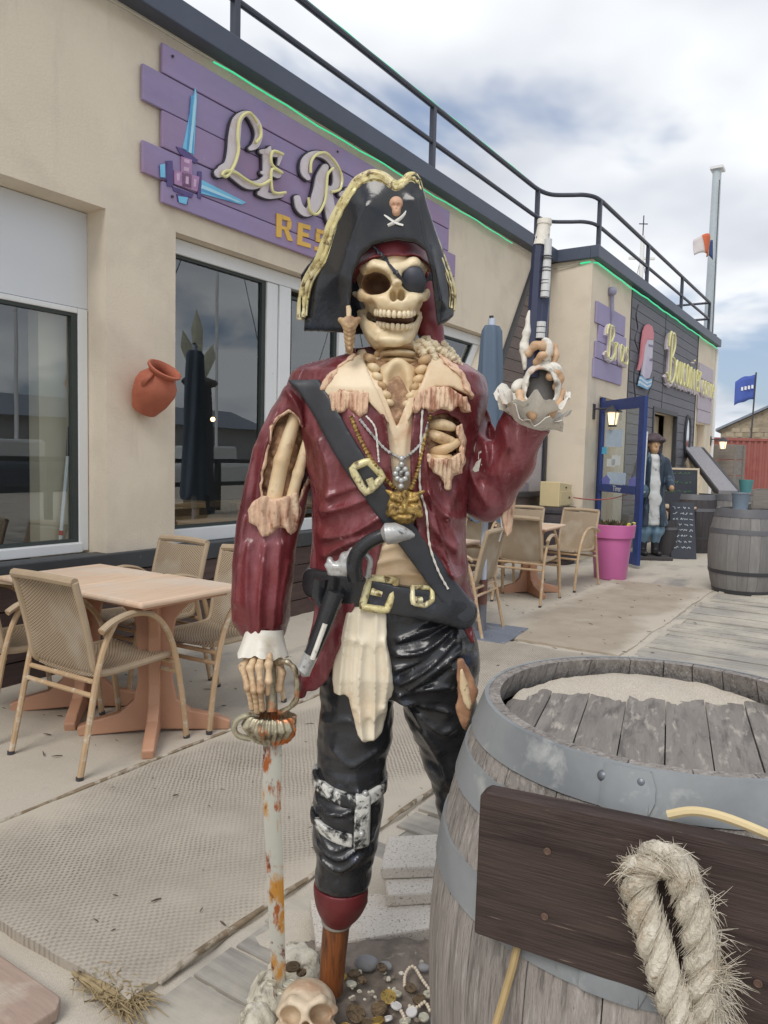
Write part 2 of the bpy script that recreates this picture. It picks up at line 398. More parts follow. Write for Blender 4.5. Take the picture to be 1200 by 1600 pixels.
# coir mats
def mat_mat(name, c1, c2, dimple, s, sand_th=.60):
    m = bpy.data.materials.new(name); m.use_nodes = True; nt = m.node_tree; L = nt.links.new; P = nt.nodes['Principled BSDF']
    tc = N(nt, 'ShaderNodeTexCoord')
    def nz(s, d=5, src=tc.outputs['Object']):
        n = N(nt, 'ShaderNodeTexNoise'); n.inputs['Scale'].default_value = s; n.inputs['Detail'].default_value = d; n.inputs['Roughness'].default_value = .6; L(src, n.inputs[0]); return n
    sd = nz(1.15, 6)
    sep = N(nt, 'ShaderNodeSeparateXYZ'); L(tc.outputs['Generated'], sep.inputs[0])
    def M_(op, a, b=None, c=None):
        n = N(nt, 'ShaderNodeMath', operation=op)
        for k, x in enumerate((a, b, c)):
            if x is None: continue
            if isinstance(x, (int, float)): n.inputs[k].default_value = x
            else: L(x, n.inputs[k])
        return n.outputs[0]
    ey = M_('MULTIPLY', M_('ABSOLUTE', M_('SUBTRACT', sep.outputs[1], .5)), 2)     # 0 in the middle of the mat, 1 at its edges
    edge = M_('MULTIPLY', M_('POWER', ey, 3), .30)
    amt = M_('ADD', sd.outputs[0], edge)
    sr = ramp(nt, [(sand_th - .1, 0), (sand_th + .06, 1)]); L(amt, sr.inputs[0])
    a = ramp(nt, [(.3, c1), (.7, c2)]); L(nz(3).outputs[0], a.inputs[0]); col = a.outputs[0]
    hgt = None
    if dimple:
        so = N(nt, 'ShaderNodeSeparateXYZ'); 
        wob = nz(9, 3); ws = N(nt, 'ShaderNodeVectorMath', operation='SCALE'); ws.inputs[3].default_value = .02; L(wob.outputs[1], ws.inputs[0])
        av = N(nt, 'ShaderNodeVectorMath', operation='ADD'); L(tc.outputs['Object'], av.inputs[0]); L(ws.outputs[0], av.inputs[1]); L(av.outputs[0], so.inputs[0])
        sx = M_('SINE', M_('MULTIPLY', so.outputs[0], s)); row = M_('MULTIPLY', so.outputs[1], s * 1.15)
        sy = M_('SINE', row)
        k = M_('ADD', M_('MULTIPLY', M_('MULTIPLY', sx, sy), .5), .5)
        fine = nz(160, 3); k2 = M_('ADD', k, M_('MULTIPLY', M_('SUBTRACT', fine.outputs[0], .5), .9))
        pv = nz(.9, 4); pa = ramp(nt, [(.38, .15), (.62, 1)]); L(pv.outputs[0], pa.inputs[0]); pit0 = ramp(nt, [(.12, 1), (.52, 0)]); L(k2, pit0.inputs[0]); pit = N(nt, 'ShaderNodeMath', operation='MULTIPLY'); L(pit0.outputs[0], pit.inputs[0]); L(pa.outputs[0], pit.inputs[1])
        mr = N(nt, 'ShaderNodeMix', data_type='RGBA'); L(pit.outputs[0], mr.inputs[0]); L(col, mr.inputs[6]); mr.inputs[7].default_value = (*lin(102, 94, 84), 1)
        col = mr.outputs[2]; hgt = k2
    mx = N(nt, 'ShaderNodeMix', data_type='RGBA'); L(sr.outputs[0], mx.inputs[0]); L(col, mx.inputs[6]); mx.inputs[7].default_value = (*lin(190, 181, 166), 1)
    L(mx.outputs[2], P.inputs['Base Color']); P.inputs['Roughness'].default_value = .95; P.inputs['Specular IOR Level'].default_value = .15
    b = N(nt, 'ShaderNodeBump'); b.inputs['Strength'].default_value = .6; b.inputs['Distance'].default_value = .004
    if hgt is not None:
        inv = M_('MULTIPLY', hgt, M_('SUBTRACT', 1.0, sr.outputs[0])); L(inv, b.inputs['Height'])
    else: L(nz(60, 6).outputs[0], b.inputs['Height'])
    L(b.outputs[0], P.inputs['Normal']); return m
MAT1 = mat_mat('coir_mat', lin(166, 157, 144), lin(186, 177, 164), True, 250, .70)
MAT2 = mat_mat('worn_carpet', lin(158, 146, 130), lin(176, 165, 150), False, 0, .66)
def mat_obj(name, label, u0, u1, v0, v1, mt, ends, st=.06):
    def z(u, v):
        e = min((u - u0), (u1 - u), (v - v0), (v1 - v))
        k = max(0, min(1, e / .07))
        return .013 + .006 * k + .005 * fbm(u, v, 1.6, 4) + .003 * fbm(u, v, 6, 1) + (.012 if ends and (u - u0) < .08 else 0)
    nu = int((u1 - u0) / st) + 1; nv = int((v1 - v0) / st) + 1
    vs = []; fs = []
    for i in range(nu):
        for j in range(nv):
            u = u0 + (u1 - u0) * i / (nu - 1); v = v0 + (v1 - v0) * j / (nv - 1)
            wob = .018 * fbm(u, 7 if j else 3, 1.9, 6) if j in (0, nv - 1) else 0
            wo2 = .02 * fbm(v, 2, 3, 6) if i in (0, nu - 1) else 0
            vs.append((u - u0 + wo2, v - v0 + wob, z(u, v)))
    fs = [(i * nv + j, (i + 1) * nv + j, (i + 1) * nv + j + 1, i * nv + j + 1) for i in range(nu - 1) for j in range(nv - 1)]
    rim = [(i * nv, (i + 1) * nv) for i in range(nu - 1)] + [((nu - 1) * nv + j, (nu - 1) * nv + j + 1) for j in range(nv - 1)] + [((i + 1) * nv + nv - 1, i * nv + nv - 1) for i in range(nu - 1)] + [(j + 1, j) for j in range(nv - 1)]
    for a, b in rim:
        k = len(vs); vs += [(vs[a][0], vs[a][1], -.004), (vs[b][0], vs[b][1], -.004)]; fs.append((a, k, k + 1, b))
    t = fthing('doormat' if not ends else 'coir_mat', label, 'mat', u0, v0)
    m = MB(); m.add(vs, fs); m.build('mat_surface', mt, t, smooth=70)
    return t
t = mat_obj('coir_mat', 'long dimpled coir mat half covered in sand with a frayed near end', 1.16, 5.3, 1.5, 2.66, MAT1, True, .05)
# frayed cord binding along the near end and the sides
FRAY = mat('fray', lin(160, 142, 108), .9, .25, 40)
DIRT = mat('mat_edge', lin(132, 116, 94), .95, .3, 30, layers=[(lin(188, 178, 162), 16, .52, .06)])
m = MB(); rr = random.Random(5)
for vv in (.0, 1.16):
    pts = [(k * .1, vv + .012 * fbm(k * .1, vv, 2, 8), .016 + .004 * rr.random()) for k in range(1, 42)]
    m.tube(pts, [.007 + .005 * abs(fbm(k * .1, vv * 3, 2.2, 2)) for k in range(1, 42)], 6)
m.build('edge_cord', DIRT, t, smooth=60)
m = MB()
for k in range(200):                                     # the end is unravelling near its right corner
    v0_ = abs(rr.gauss(.0, .09)); 
    if v0_ > .5: v0_ = rr.uniform(0, 1.1)
    p = Vector((rr.uniform(-.03, .06), v0_ - .02, .012)); d = Vector((rr.uniform(-.05, .03), rr.uniform(-.1, .03), rr.uniform(.0, .03)))
    m.tube([p, p + d * .5 + Vector((0, 0, rr.uniform(0, .012))), p + d], [.0022, .0018, .0008], 4)
m.build('loose_fibres', FRAY, t)['kind'] = 'stuff'
m = MB()
for q in range(5):
    pts = [(-.005 + .010 * math.cos(q * 1.3), .0 + s * .05 + .008 * math.sin(q), .016 + .008 * math.sin(q * 1.7 + s)) for s in range(5)]
    m.tube(catmull(pts, 3), .006, 6)
m.build('binding_bundle', FRAY, t, smooth=60)
mat_obj('doormat', 'worn flat brown carpet runner beyond the parasol foot', 5.42, 8.95, 1.52, 2.64, MAT2, False)

# ================================================================ BUILDING 1
b1 = fthing('restaurant_building', 'long cream rendered restaurant with a flat roof and wide white windows', 'building', 0, 4.17)
def q(v): return v - 4.17
def slant(z): return 6.97 + (z - .74) * .735          # slanted right edge of the wide window
m = MB()
m.prism([(-4, 2.91), (10.44, 2.91), (10.44, 4.22), (-4, 4.22)], 0, .3)
m.prism([(3.06, .70), (3.62, .70), (3.62, 2.91), (3.06, 2.91)], 0, .3)
m.prism([(6.97, .70), (10.44, .70), (10.44, 2.91), (slant(2.91), 2.91)], 0, .3)
m.prism([(-4, .0), (10.44, .0), (10.44, .70), (-4, .70)], .02, .3)
m.prism([(-4, .70), (-1.4, .70), (-1.4, 2.91), (-4, 2.91)], 0, .3)
m.build('wall', PLASTER, b1)
m = MB(); m.box((-4, -.05, .62), (10.42, .12, .735)); m.build('sill_band', BLACKBAND, b1, bev=.006)
bd = {}
for row in range(4):
    for k in range(7):
        x0 = -3.9 + k * 2.05; x1 = min(x0 + 2.04, 10.41)
        if x1 - x0 not in bd:
            mm = MB(); mm.box((0, 0, 0), (x1 - x0, .025, .142)); bd[x1 - x0] = mm.mesh('plinth_board'); bd[x1 - x0].materials.append(DARKBOARD)
        o = mobj('plinth_board', bd[x1 - x0], None, b1); o.location = (x0, -.028 + .004 * ((row + k) % 2), .012 + row * .152)
m = MB(); m.prism([(-4.2, 4.20), (10.5, 4.20), (10.5, 4.37), (-4.2, 4.37)], -.13, -.0 + .02); m.box((-4.2, .02, 4.24), (10.5, 9, 4.34)); m.build('roof_edge', ROOFMETAL, b1, bev=.008)
# window 2
def bars(par, name, pts_list, mt, w, d, y):
    m = MB()
    for p, q_ in pts_list:
        m.bar((p[0], y, p[1]), (q_[0], y, q_[1]), w, d, up=(0, 1, 0)) if False else m.bar((p[0], y, p[1]), (q_[0], y, q_[1]), d, w, up=(1, 0, 0) if abs(p[0] - q_[0]) < abs(p[1] - q_[1]) else (0, 0, 1))
    return m.build(name, mt, par, bev=.004)
wy = .13
w2 = MB()
fr = .075
sl0, sl1 = slant(.76), slant(2.91)
w2.prism([(3.62, 2.80), (8.56, 2.80), (8.56, 2.905), (3.62, 2.905)], wy - .03, wy + .05)
w2.prism([(3.62, .737), (7.0, .737), (7.0, .84), (3.62, .84)], wy - .05, wy + .05)
w2.prism([(3.622, .845), (3.66, .845), (3.66, 2.795), (3.622, 2.795)], wy - .03, wy + .05)
for (a, b) in ((4.66, 4.79), (4.80, 4.94), (5.62, 5.72), (5.73, 5.86)):
    w2.prism([(a, .845), (b, .845), (b, 2.795), (a, 2.795)], wy - .03 - .012 * (a > 4.7), wy + .05)
w2.prism([(slant(.845) - .14, .845), (slant(.845), .845), (slant(2.795), 2.795), (slant(2.795) - .14, 2.795)], wy - .03, wy + .05)
frame2 = w2.build('window_frame', PVC, b1, bev=.006)
def pane(par, poly, y=0, gasket=True):
    m = MB(); m.prism(poly, y, y + .008); o = m.build('pane', GLASS, par)
    return o
def gask(par, poly, y, w=.022):
    m = MB(); n = len(poly); c = (sum(p[0] for p in poly) / n, sum(p[1] for p in poly) / n)
    inn = [(p[0] + (c[0] - p[0]) * w * 2 / max(.3, abs(c[0] - p[0])), p[1] + (c[1] - p[1]) * w / max(.3, abs(c[1] - p[1]))) for p in poly]
    for i in range(n):
        j = (i + 1) % n
        m.prism([poly[i], poly[j], inn[j], inn[i]], y - .012, y + .02)
    return m.build('gasket', GASKET, par)
for poly in ([(3.66, .84), (4.66, .84), (4.66, 2.80), (3.66, 2.80)], [(4.94, .88), (5.62, .88), (5.62, 2.74), (4.94, 2.74)], [(5.86, .84), (slant(.84) - .14, .84), (slant(2.80) - .14, 2.80), (5.86, 2.80)]):
    pane(frame2, poly, wy + .01); gask(frame2, poly, wy + .0)
# window 1: white panel over a large pane
w1 = MB()
w1.prism([(2.985, .74), (3.055, .74), (3.055, 2.30), (2.985, 2.30)], .18, .26)
w1.prism([(-1.4, 2.265), (2.985, 2.265), (2.985, 2.30), (-1.4, 2.30)], .18, .26)
w1.prism([(-1.4, .737), (2.985, .737), (2.985, .80), (-1.4, .80)], .14, .26)
frame1 = w1.build('window_frame', PVC, b1, bev=.006)
m = MB(); m.prism([(-1.4, 2.304), (3.058, 2.304), (3.058, 2.905), (-1.4, 2.905)], .19, .25); m.build('infill_panel', mat('panel_white', lin(214, 218, 222), .45, .02, 3), b1)
p1 = [(-1.4, .80), (2.985, .80), (2.985, 2.265), (-1.4, 2.265)]
pane(frame1, p1, .21); gask(frame1, p1, .20)
# slanted dark cladding at the far end of the wall
CLAD1 = mat('lean_board', lin(112, 100, 94), .7, .16, 6, stretch=(1, 6, 6), bump=.3, bscale=20, rnd=.08)
def diag(z): return 9.9 - .67 * (4.19 - z)
TRIM = mat('dark_trim', lin(62, 62, 66), .5, .1, 6)
z = .76
while z < 4.15:
    z1 = min(z + .142, 4.18); m = MB(); m.prism([(diag(z) + .05, z), (10.41, z), (10.41, z1), (diag(z1) + .05, z1)], -.028, -.004); m.build('cladding_board', CLAD1, b1); z += .15
m = MB(); m.prism([(diag(.75) - .02, .75), (diag(.75) + .06, .75), (diag(4.19) + .06, 4.19), (diag(4.19) - .02, 4.19)], -.045, -.003); m.build('cladding_trim', TRIM, b1)
# small window under the cladding
m = MB()
for a, b in (((9.2, .93), (10.40, .93)), ((9.2, 2.06), (10.40, 2.06)), ((9.22, .96), (9.22, 2.03)), ((10.37, .96), (10.37, 2.03))): m.bar((a[0], -.055, a[1]), (b[0], -.055, b[1]), .05, .06, up=(0, 0, 1) if a[1] == b[1] else (1, 0, 0))
sw = m.build('small_window', TRIM, b1)
pane(sw, [(9.24, .96), (10.34, .96), (10.34, 2.04), (9.24, 2.04)], -.05)
m = MB(); m.box((9.25, -.038, .97), (10.33, -.032, 2.02)); m.build('pink_blind', mat('pink_blind', lin(206, 186, 196), .8, .1, 3), sw)
# interior of the restaurant, seen through the panes
PIERU, BROOMU, BROOMZ = 2.78, 2.90, .295
ROOM = mat('room_wall', lin(110, 108, 102), .9, .1, 2)
ROOMF = mat('room_floor', lin(140, 128, 114), .7, .1, 2)
m = MB(); m.box((-4, 4.5, 0), (10.4, 4.6, 4.2)); m.box((-4, .31, 3.0), (10.4, 4.5, 3.1)); m.box((-4.1, .3, 0), (-4, 4.5, 3.1)); m.box((10.2, .31, 0), (10.4, 4.49, 3)); m.build('room_wall', ROOM, b1)
m = MB(); m.box((-4, .3, .25), (10.4, 4.5, .3)); m.build('room_floor', ROOMF, b1)
m = MB(); m.box((PIERU, .29, .3), (3.35, .40, 3.0)); m.build('room_pier', mat('room_pier', lin(205, 192, 168), .85, .05, 3), b1)
sc_ = []; nsc = 12
for k in range(nsc * 6 + 1): sc_.append((-1.4 + 3.75 * k / (nsc * 6), 1.93 - .035 * abs(math.sin(PI * k / 6))))
m = MB(); m.prism(sc_ + [(2.35, 2.6), (-1.4, 2.6)], .45, .46); m.build('scalloped_reflection', mat('awning_reflection', lin(84, 84, 88), .8, .1, 5), b1)  # dark scalloped sheet added in place of an awning's reflection in the pane
OAK = mat('oak', lin(176, 140, 96), .6, .2, 4, stretch=(1, 8, 8))
for (a, b, z) in ((3.75, 4.62, .98), (4.0, 4.75, .86), (5.0, 6.5, .95)):
    t = fthing('bench', {3.75: 'low oak bench behind the wide window next to its left jamb', 4.0: 'oak shelf board behind the wide window just above its sill', 5.0: 'oak bench behind the middle pane of the wide window'}[a], 'bench', (a + b) / 2, 5.1 if a != 4.0 else 4.75)
    w = (b - a) / 2
    m = MB(); m.box((-w, -.18, z - .06), (w, .18, z)); m.build('seat', OAK, t, bev=.006)
    for s in (-1, 1):
        m = MB(); m.box((s * (w - .1) - .04, -.16, .3), (s * (w - .1) + .04, .16, z - .06)); m.build('leg', OAK, t)
BULB = mat('warm_bulb', (1, .7, .4), .5, emit=(1, .62, .28), estr=6)
for k, (u_, v_, z_) in enumerate(((4.75, 5.6, 1.92), (5.15, 5.4, 1.72), (7.4, 6.2, 2.0))):
    t = fthing('pendant_lamp', ['small warm pendant bulb seen through the left pane of the wide window', 'small warm pendant bulb seen behind the middle pane of the wide window', 'warm pendant bulb deep inside behind the slanted pane'][k], 'lamp', u_, v_, z_)
    m = MB(); m.sphere((0, 0, 0), .022, 8); m.build('bulb', BULB, t, smooth=True)
    m = MB(); m.tube([(0, 0, .02), (0, 0, 1.05)], .004, 5); m.build('cord', TRIM, t)
# broom handle inside window 1
t = fthing('broom_handle', 'white broom pole with black grip leaning inside the left window', 'broom', BROOMU, 4.42, BROOMZ)
WHITE = mat('white_paint', lin(225, 228, 230), .45, .03, 5)
m = MB(); m.tube([(-.06, 0, .0), (.055, .004, 1.06)], .012, 8); m.build('pole', WHITE, t, smooth=True)
m = MB(); m.tube([(.055, .004, 1.06), (.075, .005, 1.25)], [.014, .018], 8); m.build('grip', mat('black_plastic', lin(60, 60, 62), .5), t, smooth=True)
m = MB(); m.tube([(.0, .002, .55), (.003, .002, .58)], .0135, 8); m.build('red_band', mat('red_band', lin(190, 50, 50), .5), t)
m = MB(); m.box((-.2, -.018, -.0), (.08, .018, .06)); m.build('brush', TRIM, t)

# ================================================================ SIGN 1
sg = fthing('restaurant_sign', 'purple plank sign with crossed daggers and pale neon lettering Le R above the windows', 'sign', 3.47, 4.13)
def s1(x, y, y_=4.09):                      # photo -> sign-local (x, z)
    u_, z_ = wallp(x, y, y_); return (u_ - 3.47, z_)
rows = [(0, 4.08, 3.89, 7.40, 0), (-.155, 3.885, 3.665, 7.42, 0), (0, 3.66, 3.415, 7.40, 0), (-.155, 3.41, 3.205, 7.56, 0), (0, 3.20, 3.065, 7.54, 0)]
rows = [(0, 4.085, 3.895, 3.93), (-.155, 3.888, 3.662, 3.93), (0, 3.655, 3.418, 4.09), (-.155, 3.411, 3.207, 4.09), (0, 3.20, 3.06, 3.95)]
for i, (x0, z1, z0, x1) in enumerate(rows):
    m = MB(); m.box((0, 0, 0), (x1 - x0, .026, z1 - z0)); o = m.build('sign_plank', PURPLE, sg, bev=.006); o.location = (x0, .004 * (i % 2), z0)
m = MB()
for (a, b) in ((.08, 4.03), (1.9, 4.03), (3.2, 4.03), (.08, 3.12), (1.9, 3.12), (3.9, 3.15), (1.05, 3.6)): m.tube([(a, .0, b), (a, -.012, b - .003)], .009, 6); 
m.build('screw', TRIM, sg)
def ribbon(pts, n=5):
    P = catmull([(p[0], p[1], p[2]) for p in pts], n); out = []
    for i, p in enumerate(P):
        a = P[max(i - 1, 0)]; b = P[min(i + 1, len(P) - 1)]; d = Vector((b.x - a.x, b.y - a.y))
        if d.length < 1e-6: d = Vector((1, 0))
        d.normalize(); nn = Vector((-d.y, d.x)); out.append((p.x, p.y, nn, p.z / 2))
    return out
def stroke(m, pts, conv, y0, y1, grow=0, n=5):
    R = ribbon(pts, n); l = [conv(p[0] + p[2].x * (p[3] + grow), p[1] + p[2].y * (p[3] + grow)) for p in R]; r = [conv(p[0] - p[2].x * (p[3] + grow), p[1] - p[2].y * (p[3] + grow)) for p in R]
    k = len(R); vs = [(a[0], y0, a[1]) for a in l] + [(a[0], y0, a[1]) for a in r] + [(a[0], y1, a[1]) for a in l] + [(a[0], y1, a[1]) for a in r]
    fs = []
    for i in range(k - 1):
        fs += [(i, i + 1, k + i + 1, k + i), (2 * k + i, 3 * k + i, 3 * k + i + 1, 2 * k + i + 1), (i, 2 * k + i, 2 * k + i + 1, i + 1), (k + i, k + i + 1, 3 * k + i + 1, 3 * k + i)]
    fs += [(0, k, 3 * k, 2 * k), (k - 1, 3 * k - 1, 4 * k - 1, 2 * k - 1)]
    m.add(vs, fs)
    for e in (0, -1):                     # round ends
        p = R[e]; rr_ = p[3] + grow; poly = [conv(p[0] + rr_ * math.cos(a * PI / 6), p[1] + rr_ * math.sin(a * PI / 6)) for a in range(12)]
        m.prism(poly, y0 + .0003, y1)
K = .19167
c4 = lambda x, y: s1(330 + x * K, 150 + y * K)
LETTER = {
 'L': [[(330, 425, 36), (372, 395, 56), (398, 310, 60), (372, 215, 62), (300, 140, 44), (225, 190, 74), (200, 320, 92), (188, 450, 90), (160, 550, 80), (110, 605, 100), (75, 625, 78)], [(130, 585, 60), (210, 650, 72), (310, 720, 72), (400, 712, 64), (470, 650, 44)]],
 'E': [[(418, 450, 36), (455, 470, 60), (462, 580, 62), (456, 690, 60), (435, 780, 66)], [(405, 790, 42), (480, 812, 50), (578, 806, 40)], [(425, 622, 30), (500, 628, 44), (550, 642, 54)], [(460, 450, 50), (520, 470, 50), (565, 485, 40), (552, 560, 16)], [(470, 450, 40), (484, 415, 16)]],
 'R': [[(798, 668, 36), (768, 620, 56), (775, 530, 62), (830, 476, 52), (910, 476, 50), (990, 530, 60), (1030, 620, 68), (1026, 720, 60), (975, 772, 36)], [(935, 580, 56), (905, 660, 84), (885, 780, 92), (850, 890, 92), (790, 950, 66), (730, 910, 60), (708, 830, 48)], [(962, 750, 40), (968, 840, 70), (975, 930, 76), (985, 1010, 64), (1010, 1060, 40)]],
 'e': [[(1068, 800, 40), (1105, 790, 44), (1140, 830, 46), (1150, 900, 46)], [(1095, 790, 30), (1112, 752, 14)]]}
TUBES = {
 'L': [[(385, 235), (392, 330), (350, 385)], [(365, 220), (300, 140), (225, 190), (205, 330), (212, 440), (180, 560), (120, 655), (80, 645), (110, 615), (190, 630), (300, 700), (390, 730), (468, 690)]],
 'E': [[(575, 480), (490, 455), (483, 560), (570, 632), (484, 600), (484, 760), (520, 795), (595, 790)]],
 'R': [[(800, 630), (805, 540), (850, 480), (930, 470), (1010, 560), (1055, 660), (1040, 760), (970, 785)], [(985, 590), (940, 640), (930, 740), (915, 860), (860, 960), (800, 945), (780, 830)]], 'e': []}
LBACK = mat('letter_back', lin(52, 50, 62), .6); LFACE = mat('letter_face', lin(214, 206, 212), .5, .05, 8, layers=[(lin(196, 180, 176), 6, .62, .08)])
NEON = mat('neon_tube_off', lin(228, 222, 158), .25, .03, 5)
for ch in LETTER:
    mb = MB(); mf = MB()
    for k, st in enumerate(LETTER[ch]):
        stroke(mb, st, c4, -.021 - .0008 * k, -.004, 11); stroke(mf, st, c4, -.034 - .001 * k, -.022 - .0008 * k, 0)
    lo = mb.build('letter', LBACK, sg); mf.build('letter_face', LFACE, lo)
    for tb in TUBES[ch]:
        mm = MB(); mm.tube(catmull([(*c4(*p), 0) for p in tb], 5), .0115, 7)
        for i, p in enumerate(mm.v): mm.v[i] = (p[0], -.055 + p[2], p[1])
        mm.build('neon_tube', NEON, lo, smooth=True)
YEL = mat('sign_yellow', lin(226, 182, 84), .55, .05, 6, layers=[(lin(170, 140, 160), 20, .70, .05)])
def pix_poly(m, polys, conv, y0, y1):
    for p in polys: m.prism([conv(*a) for a in p], y0, y1)
BLK = {'R': [[(560, 950), (605, 962), (598, 1150), (558, 1142)], [(606, 962), (665, 985), (680, 1020), (606, 1000)], [(648, 1015), (682, 1022), (676, 1080), (645, 1072)], [(602, 1052), (645, 1066), (672, 1082), (640, 1092), (601, 1080)], [(622, 1088), (656, 1086), (692, 1180), (650, 1172)]],
       'E': [[(738, 1025), (776, 1035), (765, 1215), (728, 1205)], [(777, 1036), (836, 1052), (834, 1088), (775, 1072)], [(772, 1105), (822, 1118), (820, 1150), (770, 1138)], [(766, 1180), (838, 1202), (836, 1236), (764, 1216)]],
       'S': [[(885, 1075), (960, 1098), (958, 1128), (884, 1108)], [(880, 1110), (912, 1118), (910, 1160), (878, 1150)], [(880, 1152), (955, 1172), (952, 1202), (879, 1180)], [(925, 1204), (952, 1206), (948, 1250), (922, 1244)], [(872, 1220), (946, 1246), (944, 1275), (870, 1252)]]}
for ch in BLK:
    m = MB(); pix_poly(m, BLK[ch], c4, -.008, .001); m.build('painted_letter', YEL, sg)
# painted daggers
c1 = lambda x, y: s1(x / 3, y / 3)
BLADE = mat('blade_blue', lin(122, 196, 232), .5, .08, 8); BLADE2 = mat('blade_pale', lin(176, 222, 240), .5, .05, 8); HILT = mat('hilt_violet', lin(88, 74, 128), .5, .25, 12); GRIP = mat('grip_mauve', lin(170, 130, 170), .5, .2, 14)
m = MB(); pix_poly(m, [[(932, 405), (940, 440), (925, 720), (875, 690)], [(960, 838), (1170, 945), (1150, 955), (952, 900)]], c1, -.006, .001); m.build('painted_blade', BLADE, sg)
m = MB(); pix_poly(m, [[(932, 410), (936, 480), (912, 715), (900, 708)], [(962, 862), (1150, 946), (1130, 945), (958, 878)]], c1, -.008, -.0062); m.build('blade_glint', BLADE2, sg)
m = MB(); pix_poly(m, [[(842, 682), (870, 690), (945, 745), (935, 762), (880, 730), (860, 715)], [(945, 798), (962, 800), (958, 930), (942, 922)], [(795, 750), (825, 748), (828, 872), (800, 868)], [(826, 870), (925, 905), (915, 925), (830, 890)], [(765, 770), (800, 758), (798, 838), (772, 832)], [(845, 905), (900, 915), (895, 955), (850, 940)]], c1, -.0065, .001); m.build('painted_guard', HILT, sg)
m = MB(); pix_poly(m, [[(866, 728), (915, 745), (912, 880), (868, 870)], [(832, 792), (950, 825), (940, 895), (834, 858)]], c1, -.0085, .001); m.build('painted_grip', GRIP, sg)
for gq in ([(765, 768), (788, 762), (790, 828), (768, 826)], [(850, 915), (896, 922), (888, 955), (855, 945)]):
    m = MB(); pix_poly(m, [gq], c1, -.0095, -.0066); m.build('painted_gem', BLADE, sg)
MAUVE2 = mat('grip_light', lin(206, 176, 204), .5, .12, 14)
for gq in ([(870, 735), (910, 748), (906, 772), (868, 760)], [(868, 770), (908, 782), (904, 812), (866, 800)], [(836, 796), (860, 802), (858, 858), (838, 852)], [(880, 812), (902, 818), (900, 874), (878, 868)], [(918, 824), (938, 830), (934, 888), (916, 882)]):
    cx_ = sum(p[0] for p in gq) / 4; cy_ = sum(p[1] for p in gq) / 4
    m = MB(); pix_poly(m, [[(cx_ + (p[0] - cx_) * .62 + 2, cy_ + (p[1] - cy_) * .62 - 2) for p in gq]], c1, -.0100, -.0086); m.build('grip_light', MAUVE2, sg)
for gq in ([(912, 440), (921, 442), (905, 712), (890, 704)], [(925, 450), (930, 460), (922, 715), (917, 713)], [(965, 880), (1120, 940), (1100, 942), (960, 892)]):
    m = MB(); pix_poly(m, [gq], c1, -.0072, -.0061); m.build('blade_shade', mat('blade_shade', lin(84, 158, 208), .5, .1, 8), sg)

# ================================================================ ROOF RAILING AND ROPE LIGHT
GREEN = mat('rope_light', (.05, .6, .3), .3, emit=(.05, .95, .42), estr=.5)
GREYROPE = mat('rope_unlit', lin(170, 168, 150), .5)
rl = fthing('roof_railing', 'dark tubular railing with two rails running along both roof edges', 'railing', 0, 0)
posts = [(1.2, 4.15), (4.15, 4.15), (7.02, 4.15), (9.85, 4.15), (10.64, 3.55), (13.2, 3.55), (15.75, 3.55), (18.5, 3.55)]
for (u_, v_) in posts:
    m = MB(); m.box((u_ - .028, v_ - .028, 4.372), (u_ + .028, v_ + .028, 5.04)); m.build('post', RAIL, rl, bev=.004)
def curve_rail(z):
    a = [(-2, 4.15, z), (9.7, 4.15, z), (9.92, 4.13, z), (10.12, 4.05, z), (10.25, 3.85, z), (10.34, 3.68, z), (10.5, 3.58, z), (10.75, 3.55, z), (18.5, 3.55, z)]
    return [Vector(a[0])] + catmull(a[1:-1], 5) + [Vector(a[-1])]
m = MB(); m.tube(curve_rail(5.05), .03, 8); m.build('rail', RAIL, rl, smooth=True)
m = MB(); m.tube(curve_rail(4.69), .026, 8); m.build('rail', RAIL, rl, smooth=True)
m = MB(); m.tube([(18.5, 3.55, 5.05), (18.5, 5.2, 5.05)], .026, 8); m.build('rail', RAIL, rl, smooth=True)
m = MB(); m.tube([(18.5, 3.55, 4.69), (18.5, 5.2, 4.69)], .026, 8); m.build('rail', RAIL, rl, smooth=True)
t = fthing('rope_light', 'thin green glowing rope light strung under the roof edges', 'rope light', 0, 0)
def sag(a, b, n, z, v): return [(a + (b - a) * i / n, v, z + .005 * math.sin(i * 1.9) + .006 * math.sin(i * .7)) for i in range(n + 1)]
m = MB(); m.tube(sag(3.9, 9.0, 26, 4.14, 4.11), .0065, 6); m.build('lit_rope', GREEN, t, smooth=True)
m = MB(); m.tube([(10.42, 3.72, 4.15), (10.43, 3.6, 4.16), (10.5, 3.5, 4.15)] + sag(10.75, 19.3, 40, 4.13, 3.49)[1:], .011, 6); m.build('lit_rope', GREEN, t, smooth=True)
for pts in (sag(-1, 3.9, 20, 4.14, 4.11), sag(9.0, 10.3, 8, 4.13, 4.11), [(10.41, 4.1, 4.12), (10.42, 3.72, 4.15)]):
    m = MB(); m.tube(pts, .0075, 6); m.build('unlit_rope', GREYROPE, t, smooth=True)
t = fthing('top_rail_light', 'thin green rope light tied along the top rail', 'rope light', 0, 0)
m = MB(); m.tube([(u_ * .25 + 1, 4.15, 5.086 + .004 * math.sin(u_ * 2.2)) for u_ in range(35)], .006, 5); m.build('lit_rope', GREEN, t, smooth=True)

